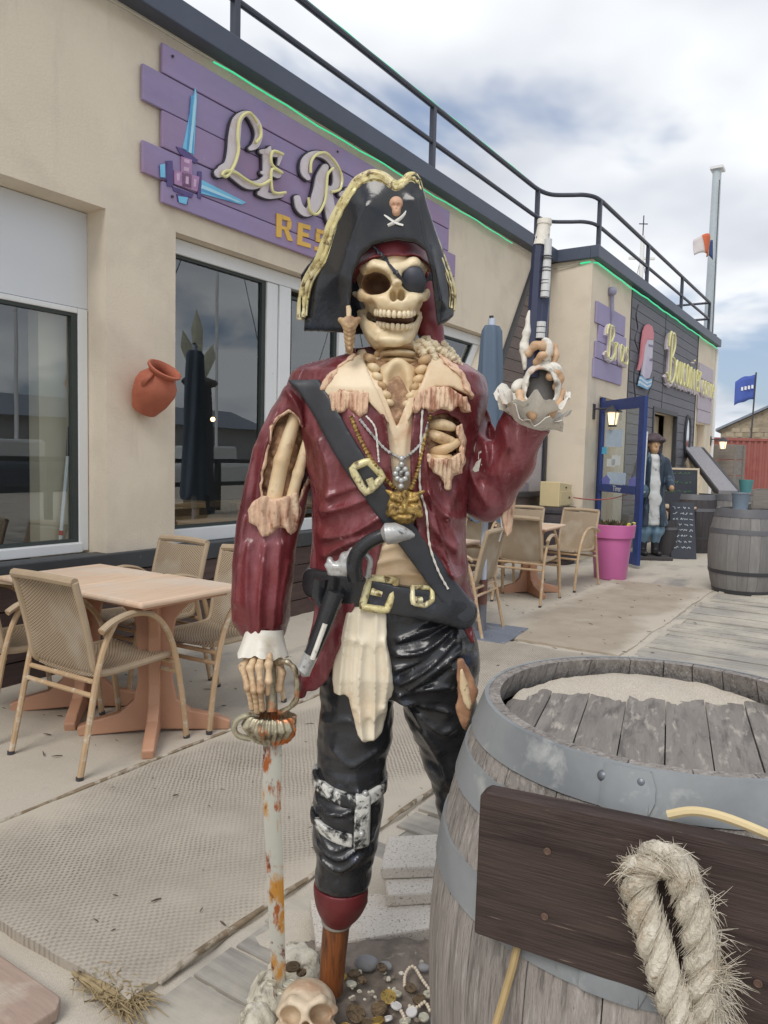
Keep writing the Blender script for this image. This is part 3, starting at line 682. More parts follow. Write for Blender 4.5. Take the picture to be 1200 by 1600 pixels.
# ================================================================ BUILDING 2
V2 = 3.55
b2 = fthing('annex_building', 'projecting cream annex with grey board cladding and a blue glazed entrance door', 'building', 10.44, V2)
d2 = lambda u_: u_ - 10.44
PL2 = PLASTER
m = MB()
m.prism([(0, 0), (.55, 0), (.55, 4.22), (0, 4.22)], 0, .25)
m.prism([(.55, 2.36), (1.92, 2.36), (1.92, 4.22), (.55, 4.22)], 0, .25)
m.prism([(1.45, 0), (1.92, 0), (1.92, 2.36), (1.45, 2.36)], 0, .25)
m.prism([(7.07, 2.31), (9.05, 2.31), (9.05, 4.22), (7.07, 4.22)], 0, .25)
m.prism([(7.07, 0), (7.25, 0), (7.25, 2.31), (7.07, 2.31)], 0, .25)
m.prism([(8.24, 0), (9.05, 0), (9.05, 2.31), (8.24, 2.31)], 0, .25)
m.prism([(1.92, 2.36), (7.07, 2.36), (7.07, 4.22), (1.92, 4.22)], .04, .25)
m.prism([(1.92, 0), (3.6, 0), (3.6, 2.36), (1.92, 2.36)], .04, .25)
m.prism([(5.46, 0), (7.07, 0), (7.07, 2.36), (5.46, 2.36)], .04, .25)
m.box((.002, .25, 0), (.25, 5, 4.22)); m.box((8.8, .25, 0), (9.05, 5, 4.22))
m.build('wall', PL2, b2)
m = MB(); m.box((.3, 1.6, .0), (8.8, 1.7, 4.2)); m.build('room_wall', mat('annex_room', lin(172, 162, 144), .9, .05, 2), b2)
m = MB(); m.prism([(-.06, 4.20), (9.15, 4.20), (9.15, 4.37), (-.06, 4.37)], -.10, .02); m.box((-.06, .02, 4.20), (.02, .61, 4.37)); m.box((.02, .02, 4.26), (9.15, 5, 4.34)); m.build('roof_edge', ROOFMETAL, b2, bev=.008)
CLAD2 = mat('grey_board', lin(112, 112, 120), .65, .12, 5, stretch=(1, 8, 8), bump=.3, bscale=16, rnd=.08)
z = .03; cache = {}
while z < 4.15:
    for (a, b) in ((1.95, 4.17), (4.20, 7.05)):
        if z < 2.36 and z + .16 > -1:
            segs = [(a, min(b, 3.58)), (max(a, 5.48), b)] if a > 3 else [(a, min(b, 3.58))]
            segs = [s for s in segs if s[1] - s[0] > .05]
        else: segs = [(a, b)]
        for s in segs:
            k = round(s[1] - s[0], 3)
            if k not in cache:
                mm = MB(); mm.box((0, 0, 0), (k, .03, .158)); cache[k] = mm.mesh('cladding_board'); cache[k].materials.append(CLAD2)
            o = mobj('cladding_board', cache[k], None, b2); o.location = (s[0], 0, z)
    z += .168
for x in (1.935, 7.06): m = MB(); m.box((x - .015, -.012, 0), (x + .015, .03, 4.19)); m.build('corner_trim', TRIM, b2)
m = MB(); m.box((4.172, -.006, 2.4), (4.198, .03, 4.19)); m.build('joint_trim', TRIM, b2)
m = MB()
for a, b in (((3.58, -.02, 0), (3.66, .06, 2.34)), ((5.40, -.02, 0), (5.48, .06, 2.34)), ((3.58, -.02, 2.34), (5.48, .06, 2.42))): m.box(a, b)
fr_ = m.build('doorway_frame', TRIM, b2)
m = MB(); m.box((3.72, .4, .0), (3.86, .46, 2.3)); m.box((4.3, .4, .0), (4.42, .46, 2.3)); m.box((3.86, .4, 2.15), (4.3, .46, 2.3)); m.build('inner_door', PVC, b2)
m = MB(); m.box((3.86, .425, .1), (4.3, .435, 2.15)); m.build('inner_pane', GLASS, b2)
m = MB(); m.box((4.42, .35, 0), (5.46, .42, 2.34)); m.build('inner_wall', mat('inner_cream', lin(214, 200, 172), .85, .03, 3), b2)
m = MB(); m.box((7.27, .15, 0), (8.22, .2, 2.3)); m.build('shutter', mat('inner_cream', (0, 0, 0)), b2)
m = MB(); m.tube([(9.1, -.02, 0), (9.1, -.02, 4.1), (9.1, .1, 4.3)], .045, 10); m.build('downpipe', PVC, b2, smooth=True)
m = MB(); m.box((1.92, -.12, 0), (3.57, -.005, .55)); m.build('plinth', TRIM, b2)
m = MB(); m.box((.55, .10, 0), (1.45, .16, 2.36)); m.build('inner_wall', mat('inner_cream', (0, 0, 0)), b2)

# ================================================================ SIGNS ON THE ANNEX
def tubetext(par, name, strokes, x0, z0, sx, sz, y, r, mt):
    m = MB()
    for st in strokes: m.tube(catmull([(x0 + p[0] * sx, y, z0 + p[1] * sz) for p in st], 4), r, 6)
    return m.build(name, mt, par, smooth=True)
GL = {  # neon strokes, unit box letters
 'B': [[(.1, .0), (.3, .05), (.32, .5), (.34, 1), (.2, 1.1), (.05, .95), (.0, .75)], [(.3, 1.05), (.62, 1.1), (.75, .85), (.5, .58), (.35, .55)], [(.45, .56), (.82, .5), (.9, .2), (.6, -.02), (.2, .0), (-.05, .15)]],
 'r': [[(.1, .6), (.2, .5), (.2, .0)], [(.2, .4), (.4, .6), (.55, .5)]], 'a': [[(.6, .55), (.2, .6), (.1, .2), (.3, 0), (.6, .3), (.62, .6), (.6, .1), (.75, 0)]],
 's': [[(.6, .55), (.25, .6), (.2, .4), (.55, .25), (.5, 0), (.1, .02)]], 'o': [[(.35, .6), (.1, .3), (.35, 0), (.6, .3), (.35, .6)]], 'u': [[(.1, .6), (.1, .1), (.35, 0), (.6, .15), (.6, .6), (.6, .1), (.72, 0)]],
 'c': [[(.6, .5), (.3, .6), (.1, .3), (.3, 0), (.6, .1)]], 'n': [[(.1, .6), (.12, .0)], [(.12, .4), (.4, .6), (.58, .45), (.58, 0)]], 'i': [[(.3, .6), (.3, .08), (.42, 0)], [(.3, .82), (.32, .86)]], 'e': [[(.12, .3), (.6, .34), (.5, .58), (.25, .58), (.1, .3), (.3, 0), (.6, .12)]],
}
def annex_sign(name, label, u0, rows, text, tx, tz, sx, sz, adv, mt, words_r=.016):
    t = fthing(name, label, 'sign', u0, V2 - .03)
    for i, (a, z0, b, z1) in enumerate(rows):
        m = MB(); m.box((0, 0, 0), (b - a, .025, z1 - z0)); o = m.build('sign_plank', mt, t, bev=.005); o.location = (a - u0, .003 * (i % 2), z0)
    x = tx - u0
    for k, ch in enumerate(text):
        big = ch.isupper(); w = adv * (1.5 if big else 1)
        lo = tubetext(t, 'letter', [[(p[0] + .04, p[1] - .05) for p in st] for st in GL[ch]], x, tz, sx * (1.3 if big else .9), sz, -.02, words_r * 2.2, LFACE)
        tubetext(lo, 'neon_tube', GL[ch], x, tz, sx * (1.3 if big else .9), sz, -.05, words_r, NEON)
        x += w
    return t
t = annex_sign('annex_sign', 'small purple plank sign with a dagger and neon script left of the grey cladding', 10.61,
    [(10.61, 3.36, 12.0, 3.66), (10.75, 3.12, 12.1, 3.35), (10.64, 2.88, 12.02, 3.11), (10.6, 2.60, 11.95, 2.87)], 'Bras', 10.95, 2.93, .34, .42, .26, LILAC)
m = MB(); m.prism([(.72, 3.1), (.79, 3.1), (.80, 3.36), (.74, 3.38)], -.012, -.001); m.build('painted_blade', BLADE, t)
m = MB(); m.prism([(.60, 3.40), (.86, 3.42), (.86, 3.45), (.6, 3.43)], -.02, 0); m.tube([(.68, -.012, 3.42), (.62, -.012, 3.85)], .03, 8); m.sphere((.60, -.015, 3.9), .07, 10); m.build('dagger_hilt', mat('hilt_pale', lin(150, 148, 172), .5, .15, 10), t)
t = fthing('neon_sign', 'wide neon lettering on the grey cladding right of the face plaque', 'sign', 14.45, V2 - .03)
x = .12
for k, ch in enumerate('Boucanier'):
    big = k == 0
    s = .62 if big else .34; sz = .8 if big else .72
    lo = tubetext(t, 'letter', [[(p[0] + .03, p[1] - .04) for p in st] for st in GL[ch]], x, 2.93, s, sz, -.012, .045, LFACE)
    tubetext(lo, 'neon_tube', GL[ch], x, 2.95, s, sz, -.06, .022, NEON)
    x += .58 if big else .31
t = annex_sign('annex_sign', 'pale purple plank sign at the far right end of the annex beside the downpipe', 17.65,
    [(17.65, 3.3, 19.2, 3.62), (17.7, 2.96, 19.3, 3.29), (17.65, 2.62, 19.2, 2.95), (17.72, 2.34, 19.25, 2.61)], 'carne', 17.75, 2.95, .34, .5, .29, mat('washed_purple', lin(186, 176, 186), .6, .06, 3))
# face plaque: flat plywood head with headscarf
t = fthing('face_plaque', 'cut-out plywood sailor head with pink headscarf on the grey cladding', 'sign', 12.97, V2 - .03)
fc = lambda x, y: (lambda a: (a[0] - 12.97, a[1]))(wallp(915 + x * .175, 440 + y * .175, V2 - .03))
def plate(name, pts, y0, y1, mt, par=t): 
    m = MB(); m.prism([fc(*p) for p in pts], y0, y1); return m.build(name, mt, par)
plate('headscarf', [(548, 380), (580, 400), (595, 460), (592, 520), (540, 515), (515, 580), (500, 700), (468, 795), (458, 790), (480, 680), (490, 560), (505, 450), (525, 395)], -.03, 0, mat('scarf_pink', lin(214, 132, 142), .6, .06, 6))
plate('face', [(530, 515), (594, 522), (586, 640), (580, 770), (560, 860), (520, 870), (490, 830), (500, 720), (512, 600)], -.024, 0, mat('plaque_face', lin(206, 200, 214), .6, .04, 6))
plate('beard', [(536, 660), (560, 700), (582, 720), (578, 790), (555, 865), (515, 860), (520, 760)], -.029, -.001, mat('plaque_beard', lin(196, 186, 206), .6, .04, 6))
plate('mouth', [(555, 690), (580, 685), (576, 712), (556, 712)], -.033, -.002, mat('plaque_dark', lin(130, 120, 140), .6))
plate('eye', [(550, 560), (566, 565), (566, 582), (550, 578)], -.033, -.002, mat('plaque_dark', (0, 0, 0)))
plate('eye', [(574, 566), (588, 570), (588, 586), (574, 582)], -.033, -.002, mat('plaque_dark', (0, 0, 0)))
STR = [mat('stripe_blue', lin(130, 178, 214), .6), mat('stripe_white', lin(206, 218, 228), .6)]
for k in range(5):
    a = .2 * k; b = .2 * (k + 1)
    Lx = lambda f: (484 - 20 * f, 840 + 60 * f + (30 * f * f)); Rx = lambda f: (580 - 18 * f * f, 868 + 75 * f); Mx = lambda f: (530 + 6 * f, 880 + 85 * f)
    plate('collar_stripe', [Lx(a), Mx(a), Rx(a), Rx(b), Mx(b), Lx(b)], -.028 - .001 * k, 0, STR[k % 2])
t = fthing('hanging_cable', 'loose black cable running down the grey cladding beside the face plaque', 'cable', 12.97, V2 - .03)
m = MB(); m.tube(catmull([(*fc(*p), -.02) for p in ((460, 205), (440, 300), (455, 420), (430, 520), (465, 640), (430, 760), (420, 880), (435, 1050))], 6), .012, 6)
m.tube(catmull([(*fc(*p), -.02) for p in ((600, 850), (580, 920), (550, 1000), (540, 1070))], 5), .012, 6)
m.v = [(p[0], p[2], p[1]) for p in m.v]; m.build('cable', TRIM, t, smooth=True)

# ================================================================ ENTRANCE: DOOR, LAMPS, PLANTER, MAILBOX
BLUE = mat('door_blue', lin(46, 66, 124), .4, .08, 5)
PAPER = [mat('paper_blue', lin(186, 206, 226), .7, .03, 8, layers=[(lin(150, 170, 205), 30, .62, .05, (1, 1, 5))]), mat('paper_white', lin(214, 222, 226), .7)]
H = Vector((10.98, 3.5)); O = Vector((10.16, 2.66)); dd = O - H; dl = dd.length; da = math.atan2(dd.y, dd.x)
t = fthing('entrance_door', 'blue framed glass door standing open with notices and the word Tirer', 'door', H.x, H.y, 0, da)
m = MB(); m.box((0, -.025, .04), (.06, .025, 2.28)); m.box((dl - .13, -.025, .04), (dl, .025, 2.28)); m.box((.06, -.025, 2.13), (dl - .13, .025, 2.28)); m.box((.06, -.025, .04), (dl - .13, .025, .2)); m.build('door_frame', BLUE, t, bev=.004)
m = MB(); m.box((.06, -.035, .98), (dl - .13, .03, 1.09)); pb = m.build('push_bar', BLUE, t, bev=.004)
def text_mesh(name, s, size, mt, par, loc, rot, ext=.001):
    cu = bpy.data.curves.new(name, 'FONT'); cu.body = s; cu.size = size; cu.extrude = ext; cu.align_x = 'CENTER'; cu.align_y = 'CENTER'
    o = bpy.data.objects.new(name, cu); COL.objects.link(o)
    dg = bpy.context.evaluated_depsgraph_get(); me = bpy.data.meshes.new_from_object(o.evaluated_get(dg)); me.name = name
    bpy.data.objects.remove(o); me.materials.clear()
    r = mobj(name, me, mt, par); r.location = loc; r.rotation_euler = rot; return r
# the leaf's visible face: local +y or -y towards the viewer
side = 1
text_mesh('lettering', 'Tirer', .11, WHITE, pb, (dl * .50, -.038, 1.035), (PI / 2, 0, 0))
m = MB(); m.box((.06, -.004, 1.09), (dl - .13, .004, 2.13)); m.box((.06, -.004, .2), (dl - .13, .004, .98)); m.build('pane', GLASS, t)
for (a, b, c, d, mt) in ((.16, .62, 1.62, 1.86, PAPER[0]), (.35, .58, 1.36, 1.5, PAPER[1]), (.22, .45, 1.34, 1.45, PAPER[1]), (.25, .75, 1.10, 1.26, PAPER[0]), (.05, .2, 1.52, 1.62, mat('sticker_cyan', lin(96, 186, 224), .5))):
    m = MB(); m.box((a, -.009, c), (b, -.006, d)); m.build('notice', mt, t)
for a in (.12, dl - .32): 
    m = MB(); m.prism([(a, 1.09), (a + .2, 1.09), (a + .22, 1.16), (a + .11, 1.22), (a - .02, 1.16)], -.012, -.006); m.build('sticker', mat('sticker_violet', lin(120, 124, 196), .5), t)
m = MB(); m.tube([(dl - .06, .03, 1.0), (dl - .06, .08, 1.02), (dl - .16, .08, 1.02)], .012, 6); m.build('handle', mat('steel', lin(160, 162, 165), .3, metal=.8), t)
m = MB(); m.box((-.09, -.0, 0), (.0, .05, 2.34)); m.build('jamb', BLUE, t)
LGLASS = mat('lantern_glass', lin(250, 226, 190), .3, emit=(1, .78, .5), estr=1.2)
def lantern(u_, v_, z_, label, s=1.0):
    t = fthing('wall_lantern', label, 'lamp', u_, v_, z_)
    m = MB(); m.box((-.04, -.02, -.12), (.04, .0, .1)); m.tube([(0, 0, .03), (0, -.3 * s, .03)], .014, 6); m.build('bracket', TRIM, t, bev=.004)
    m = MB(); m.lathe([(.14 * s, -.02), (.05 * s, .06), (.02, .08)], 8, c=(0, -.28 * s, 0)); m.build('cap', TRIM, t)
    m = MB(); m.lathe([(.055 * s, -.2), (.085 * s, -.03)], 8, c=(0, -.28 * s, 0)); m.build('glass', LGLASS, t)
    m = MB(); m.sphere((0, -.28 * s, -.1), .04, 8); m.build('bulb', mat('bulb_hot', (1, .8, .5), emit=(1, .78, .45), estr=14), t, smooth=True)
    m = MB(); m.lathe([(.06 * s, -.225), (.06 * s, -.2)], 8, c=(0, -.28 * s, 0)); m.build('lantern_base', TRIM, t)
    for k in range(4):
        a = PI / 4 + k * PI / 2; m = MB(); m.tube([(.086 * s * math.cos(a), -.28 * s + .086 * s * math.sin(a), -.02), (.058 * s * math.cos(a), -.28 * s + .058 * s * math.sin(a), -.2)], .006, 5); m.build('glazing_bar', TRIM, t)
lantern(10.74, V2, 2.13, 'lit black lantern on a bracket left of the blue door')
lantern(19.45, V2, 1.98, 'lit black lantern at the far corner in front of the red container')
PINK = mat('pink_plastic', lin(204, 112, 168), .35, .04, 3)
t = fthing('planter', 'tall pink plastic planter with a wide rim before the blue door', 'planter', 9.12, 2.72)
m = MB(); m.lathe([(.185, 0), (.19, .01), (.235, .50), (.262, .505), (.275, .655), (.262, .66), (.25, .60), (.0, .59)], 28); m.build('pot', PINK, t, smooth=35)
LEAF = mat('leaf', lin(96, 104, 62), .6, .25, 20, rnd=.2)
m = MB(); rr = random.Random(2)
for k in range(70):
    a = rr.uniform(0, 2 * PI); r_ = rr.uniform(0, .19); p = Vector((r_ * math.cos(a), r_ * math.sin(a), .60)); d = Vector((rr.uniform(-.06, .06), rr.uniform(-.06, .06), rr.uniform(.04, .12)))
    s = d.orthogonal().normalized() * .018; m.add([p - s, p + s, p + d * .6 + s * 1.3, p + d, p + d * .6 - s * 1.3], [(0, 1, 2, 3, 4)])
m.build('foliage', LEAF, t)
YEL2 = mat('warning_yellow', lin(214, 206, 96), .5)
for k in range(3):
    m = MB(); m.box((-.12 + k * .1, -.03, .64), (-.05 + k * .1, .0, .72), Matrix.Rotation(.3, 4, 'X')); m.build('striped_plate', YEL2 if k != 1 else TRIM, t)
t = fthing('mailbox', 'cream letter box on the annex side wall behind the far table', 'mailbox', 10.05, 3.8, .78)
CREAM = mat('cream_metal', lin(222, 204, 158), .5, .05, 5)
m = MB(); m.prism([(-.24, 0), (.24, 0), (.24, .30), (-.24, .34)], -.14, .14); m.build('box', CREAM, t, bev=.01)
m = MB(); m.box((-.2, -.147, .02), (.2, -.141, .21)); dr = m.build('flap', CREAM, t, bev=.003)
m = MB(); m.sphere((.12, -.15, .12), .018, 8); m.build('lock', TRIM, dr)
m = MB(); m.sphere((.0, -.145, .26), .014, 8); m.build('rivet', TRIM, t)
t = fthing('keg_stand', 'dark round cask under the cream letter box', 'barrel', 10.0, 3.8)
m = MB(); m.lathe([(.30, .0), (.36, .3), (.36, .5), (.30, .776)], 20); m.build('cask', mat('dark_cask', lin(66, 58, 60), .6, .2, 8, stretch=(6, 6, 1)), t, smooth=30)
m = MB(); 
for zz in (.08, .25, .55, .7): m.lathe([(.345 if .2 < zz < .6 else .33, zz), (.368 if .2 < zz < .6 else .34, zz), (.368 if .2 < zz < .6 else .34, zz + .04), (.345 if .2 < zz < .6 else .33, zz + .04)], 20)
m.build('hoop', TRIM, t)
t = fthing('chain', 'thin red barrier cord hanging from the letter box to the blue door', 'cord', 10.2, 3.6, .9)
m = MB(); m.tube(catmull([(.0, -.0, .0), (.3, -.2, -.03), (.45, -.5, .02), (.2, -.9, .2)], 6), .008, 5); m.build('cord', mat('cord_red', lin(170, 80, 80), .6), t)

# ================================================================ TERRACOTTA WALL POT
TERRA = mat('terracotta', lin(174, 100, 76), .75, .10, 5, layers=[(lin(160, 82, 60), 7, .62, .1)], bump=.25, bscale=60)
t = fthing('wall_pot', 'terracotta jar fixed tilted to the pier between the two big windows', 'pot', 3.30, 4.17, 1.80)
Mt = Matrix.Translation((.02, -.06, 0)) @ Matrix.Rotation(rad(16), 4, 'X') @ Matrix.Rotation(rad(10), 4, 'Y')
m = MB(); Mt = Matrix.Translation((.03, -.13, .0)) @ Matrix.Rotation(rad(36), 4, 'X') @ Matrix.Rotation(rad(2), 4, 'Y') @ Matrix.Scale(.84, 4); m.lathe([(.085, -.19), (.10, -.185), (.145, -.08), (.165, .02), (.155, .08), (.115, .135), (.105, .15), (.12, .17), (.135, .185), (.135, .20), (.12, .205), (.10, .185), (.095, .14), (.14, .06), (.14, -.02), (.0, -.15)], 32, Mt); o = m.build('jar', TERRA, t, smooth=45)
m = MB(); m.tube(catmull([Mt @ Vector(p) for p in ((-.115, -.02, .15), (-.15, -.04, .13), (-.165, -.04, .09), (-.155, -.03, .05))], 5), .017, 8, flat=.7); m.build('handle', TERRA, t, smooth=True)

# ================================================================ PARASOL
CLOTHB = mat('parasol_cloth', lin(94, 110, 128), .85, .08, 4, bump=.3, bscale=20, stretch=(2, 2, .4))
t = fthing('parasol', 'closed blue grey parasol on a pale pole with a flat metal foot', 'parasol', 5.45, 2.64)
m = MB(); m.box((-.3, -.3, .014), (.3, .3, .026)); o = m.build('foot_plate', mat('foot_steel', lin(112, 120, 134), .5, .15, 6, layers=[(lin(160, 160, 158), 9, .66, .06)]), t, bev=.003); o.rotation_euler = (0, 0, .1)
m = MB(); m.tube([(0, 0, .02), (0, 0, .42)], .036, 10); m.build('socket', mat('socket_grey', lin(112, 112, 118), .5), t, smooth=True)
m = MB(); m.tube([(0, 0, .24), (0, 0, .44)], .0375, 10); m.build('rust_band', mat('rust_dark', lin(112, 78, 70), .8, .2, 20), t, smooth=True)
m = MB(); m.tube([(0, 0, .42), (0, 0, 2.5)], .026, 10); m.build('pole', mat('pole_pale', lin(196, 206, 222), .4), t, smooth=True)
m = MB(); nf = 24; prof = [(2.44, .07), (2.40, .088), (2.1, .105), (1.7, .118), (1.4, .128), (1.12, .14), (.97, .148), (.93, .145)]
vs = []; 
for z, r_ in prof:
    for j in range(nf * 2):
        a = PI * j / nf; k = 1 + .13 * math.sin(a * 6 + z * 1.2) * (1 if z < 2.42 else .3) + .05 * math.sin(a * 3 + z * 2)
        tw = .25 * (2.4 - z); vs.append((r_ * k * math.cos(a + tw), r_ * k * math.sin(a + tw) * .8, z + (.03 * math.sin(a * 4) if z < 1 else 0)))
fs = [(i * nf * 2 + j, i * nf * 2 + (j + 1) % (nf * 2), (i + 1) * nf * 2 + (j + 1) % (nf * 2), (i + 1) * nf * 2 + j) for i in range(len(prof) - 1) for j in range(nf * 2)] + [tuple(range(nf * 2))]
m.add(vs, fs); m.build('canopy', CLOTHB, t, smooth=60)
m = MB(); m.tube([(0, 0, 2.42), (-.01, 0, 2.52)], .018, 8); m.build('finial', TRIM, t)
m = MB(); m.tube([(.06, -.1, .96), (.07, -.12, .84), (.06, -.1, .75)], .006, 5); m.build('tie', PVC, t)

# ================================================================ TABLES AND WOVEN CHAIRS
TOP = mat('table_top', lin(220, 192, 166), .5, .08, 2.2, stretch=(1, 7, 7), bump=.12, bscale=20, layers=[(lin(210, 178, 150), 3.5, .58, .1, (1, 10, 10)), (lin(216, 208, 196), 1.7, .56, .14)])
LEGW = mat('table_leg', lin(190, 144, 116), .5, .07, 4, layers=[(lin(180, 170, 155), 5, .7, .08)])
def make_table(sz=.30):
    t = fthing('cafe_table', 'x', 'table', 0, 0)
    s = .315
    m = MB(); m.box((-s, -.285, .705), (s, .285, .735)); m.build('table_top', TOP, t, bev=.012)
    m = MB(); m.box((-.26, -.23, .685), (.26, .23, .704)); m.build('under_frame', LEGW, t)
    m = MB()
    for a in (0, 1, 2, 3):
        R_ = Matrix.Rotation(PI / 4 + a * PI / 2, 4, 'Z')
        # column blade flaring into bracket above and foot below
        poly = [(.012, .02), (.36, .0), (.37, .045), (.30, .075), (.17, .11), (.105, .17), (.085, .26), (.085, .5), (.10, .58), (.16, .65), (.25, .684), (.012, .684)]
        m2 = MB(); m2.prism(poly, -.028, .028, M=R_); o = m2.build('leg', LEGW, t, bev=.008)
    return t
CANE = mat('cane_tube', lin(186, 158, 124), .55, .12, 10, layers=[(lin(206, 196, 180), 16, .62, .06)])
def weave_mat():
    m = bpy.data.materials.new('woven_resin'); m.use_nodes = True; nt = m.node_tree; L = nt.links.new; P = nt.nodes['Principled BSDF']
    tc = N(nt, 'ShaderNodeTexCoord'); so = N(nt, 'ShaderNodeSeparateXYZ'); L(tc.outputs['Object'], so.inputs[0])
    def M_(op, a, b=None):
        n = N(nt, 'ShaderNodeMath', operation=op)
        for k, x in enumerate((a, b)):
            if x is None: continue
            if isinstance(x, (int, float)): n.inputs[k].default_value = x
            else: L(x, n.inputs[k])
        return n.outputs[0]
    w = M_('MULTIPLY', so.outputs[1], 330.0)
    hz = M_('ADD', M_('MULTIPLY', so.outputs[2], 520.0), M_('MULTIPLY', so.outputs[0], 300.0))
    k = M_('ADD', M_('MULTIPLY', M_('MULTIPLY', M_('SINE', w), M_('SINE', hz)), .5), .5)
    r = ramp(nt, [(.1, lin(104, 88, 70)), (.45, lin(160, 142, 118)), (.9, lin(188, 170, 146))]); L(k, r.inputs[0])
    n = N(nt, 'ShaderNodeTexNoise'); n.inputs['Scale'].default_value = 6; L(tc.outputs['Object'], n.inputs[0])
    mx = N(nt, 'ShaderNodeMix', data_type='RGBA'); rr_ = ramp(nt, [(.5, 0), (.75, .6)]); L(n.outputs[0], rr_.inputs[0]); L(rr_.outputs[0], mx.inputs[0]); L(r.outputs[0], mx.inputs[6]); mx.inputs[7].default_value = (*lin(186, 176, 160), 1)
    L(mx.outputs[2], P.inputs['Base Color']); P.inputs['Roughness'].default_value = .7
    b = N(nt, 'ShaderNodeBump'); b.inputs['Strength'].default_value = .7; b.inputs['Distance'].default_value = .003; L(k, b.inputs['Height']); L(b.outputs[0], P.inputs['Normal'])
    return m
WEAVE = weave_mat()
ROLL_ = mat('resin_roll', lin(176, 156, 130), .65, .1, 8, bump=.4, bscale=90)
def make_chair():
    """stacking bistro chair: +x is where the sitter looks"""
    t = fthing('bistro_chair', 'x', 'chair', 0, 0)
    W = .215
    # seat sheet with rolled front edge
    vs = []; n = 7; prof = [(-.20, .425), (-.1, .418), (.05, .424), (.18, .44), (.225, .437), (.235, .42)]
    def sheet(name, prof, half, th, dish):
        m = MB(); k = len(prof); vs = []
        for sgn in (0, 1):
            for (x, z, nx, nz_) in prof:
                for j in range(9):
                    y = half * (j / 4 - 1); dpt = dish * (1 - (y / half) ** 2)
                    vs.append((x - nx * (dpt + th * sgn), y, z - nz_ * (dpt + th * sgn)))
        fs = []
        for sgn in (0, 1):
            o_ = sgn * k * 9
            for i in range(k - 1):
                for j in range(8):
                    f = (o_ + i * 9 + j, o_ + i * 9 + j + 1, o_ + (i + 1) * 9 + j + 1, o_ + (i + 1) * 9 + j); fs.append(f if sgn else f[::-1])
        for i in range(k - 1):
            for j in (0, 8): fs.append((i * 9 + j, (i + 1) * 9 + j, (k + i + 1) * 9 + j, (k + i) * 9 + j))
        for i in (0, k - 1):
            for j in range(8): fs.append((i * 9 + j, i * 9 + j + 1, (k + i) * 9 + j + 1, (k + i) * 9 + j))
        m.add(vs, fs); return m.build(name, WEAVE, t, smooth=50)
    sheet('seat', [(-.215, .43, 0, 1), (-.1, .425, 0, 1), (.05, .43, 0, 1), (.17, .442, 0, 1), (.215, .44, .2, 1), (.235, .425, 1, .4)], W - .01, .014, .014)
    sheet('backrest', [(-.205, .42, -.5, 1), (-.235, .46, -1, .4), (-.255, .56, -1, .12), (-.285, .70, -1, .15), (-.32, .83, -1, .2)], W - .008, .012, .02)
    m = MB(); m.tube([(-.325, -W, .845), (-.335, -W * .5, .85), (-.338, 0, .852), (-.335, W * .5, .85), (-.325, W, .845)], .021, 8)
    for s in (-1, 1): m.tube(catmull([(-.325, s * W, .845), (-.285, s * W, .70), (-.252, s * W, .56), (-.228, s * W, .455), (-.17, s * W, .425), (.05, s * W, .428), (.2, s * W, .435)], 4), .016, 8)
    m.build('rolled_edge', ROLL_, t, smooth=True)
    for s in (-1, 1):
        y = s * (W + .028)
        m = MB(); m.tube(catmull([(-.33, y * 1.02, .0), (-.285, y * 1.01, .2), (-.24, y, .42), (-.20, y * 1.02, .56), (-.15, y * 1.05, .655)], 4), .014, 8); m.build('rear_leg', CANE, t, smooth=True)
        m = MB(); m.tube(catmull([(-.235, y * 1.10, .625), (-.17, y * 1.08, .655), (-.06, y * 1.06, .675), (.05, y * 1.05, .655), (.14, y * 1.04, .57), (.20, y * 1.03, .43), (.245, y * 1.02, .22), (.275, y * 1.02, .0)], 5), .0145, 8); m.build('front_leg', CANE, t, smooth=True)
        m = MB(); m.tube(catmull([(-.235, y * 1.10, .630), (-.17, y * 1.08, .662), (-.06, y * 1.06, .682), (.05, y * 1.05, .662)], 4), .02, 8, flat=.55, up=(0, 1, 0)); m.build('armrest', ROLL_, t, smooth=True)
        for (x_, n_) in ((-.33, 'rear'), (.275, 'front')):
            m = MB(); m.tube([(x_, y * 1.02, -.002), (x_, y * 1.02, .018)], .016, 8); m.build('foot_cap', TRIM, t)
    for (x_, z_) in ((-.235, .40), (-.252, .345), (.21, .395), (.222, .345)):
        m = MB(); m.tube([(x_, -W - .025, z_), (x_, W + .025, z_)], .0115, 8); m.build('stretcher', CANE, t, smooth=True)
    return t
tb = make_table(); chp = make_chair()
TAB = [((2.47, 2.98), 'wood effect cafe table nearest the viewer, beside the skeleton figure'), ((2.47, 3.57), 'wood effect cafe table pushed against the sill, farther half of the joined pair'), ((7.5, 3.1), 'wood effect cafe table between the parasol and the cream letter box'), ((5.38, 3.08), 'wood effect cafe table mostly hidden behind the skeleton figure')]
for k, ((u_, v_), lb) in enumerate(TAB):
    o = tb if k == 0 else copy_tree(tb)
    o.location = FR(u_, v_, sandz(u_, v_) - .002); o['label'] = lb; o['group'] = 'cafe tables on the sand terrace'; o.rotation_euler = (0, 0, RZ + (0, 0, .05, -.03)[k])
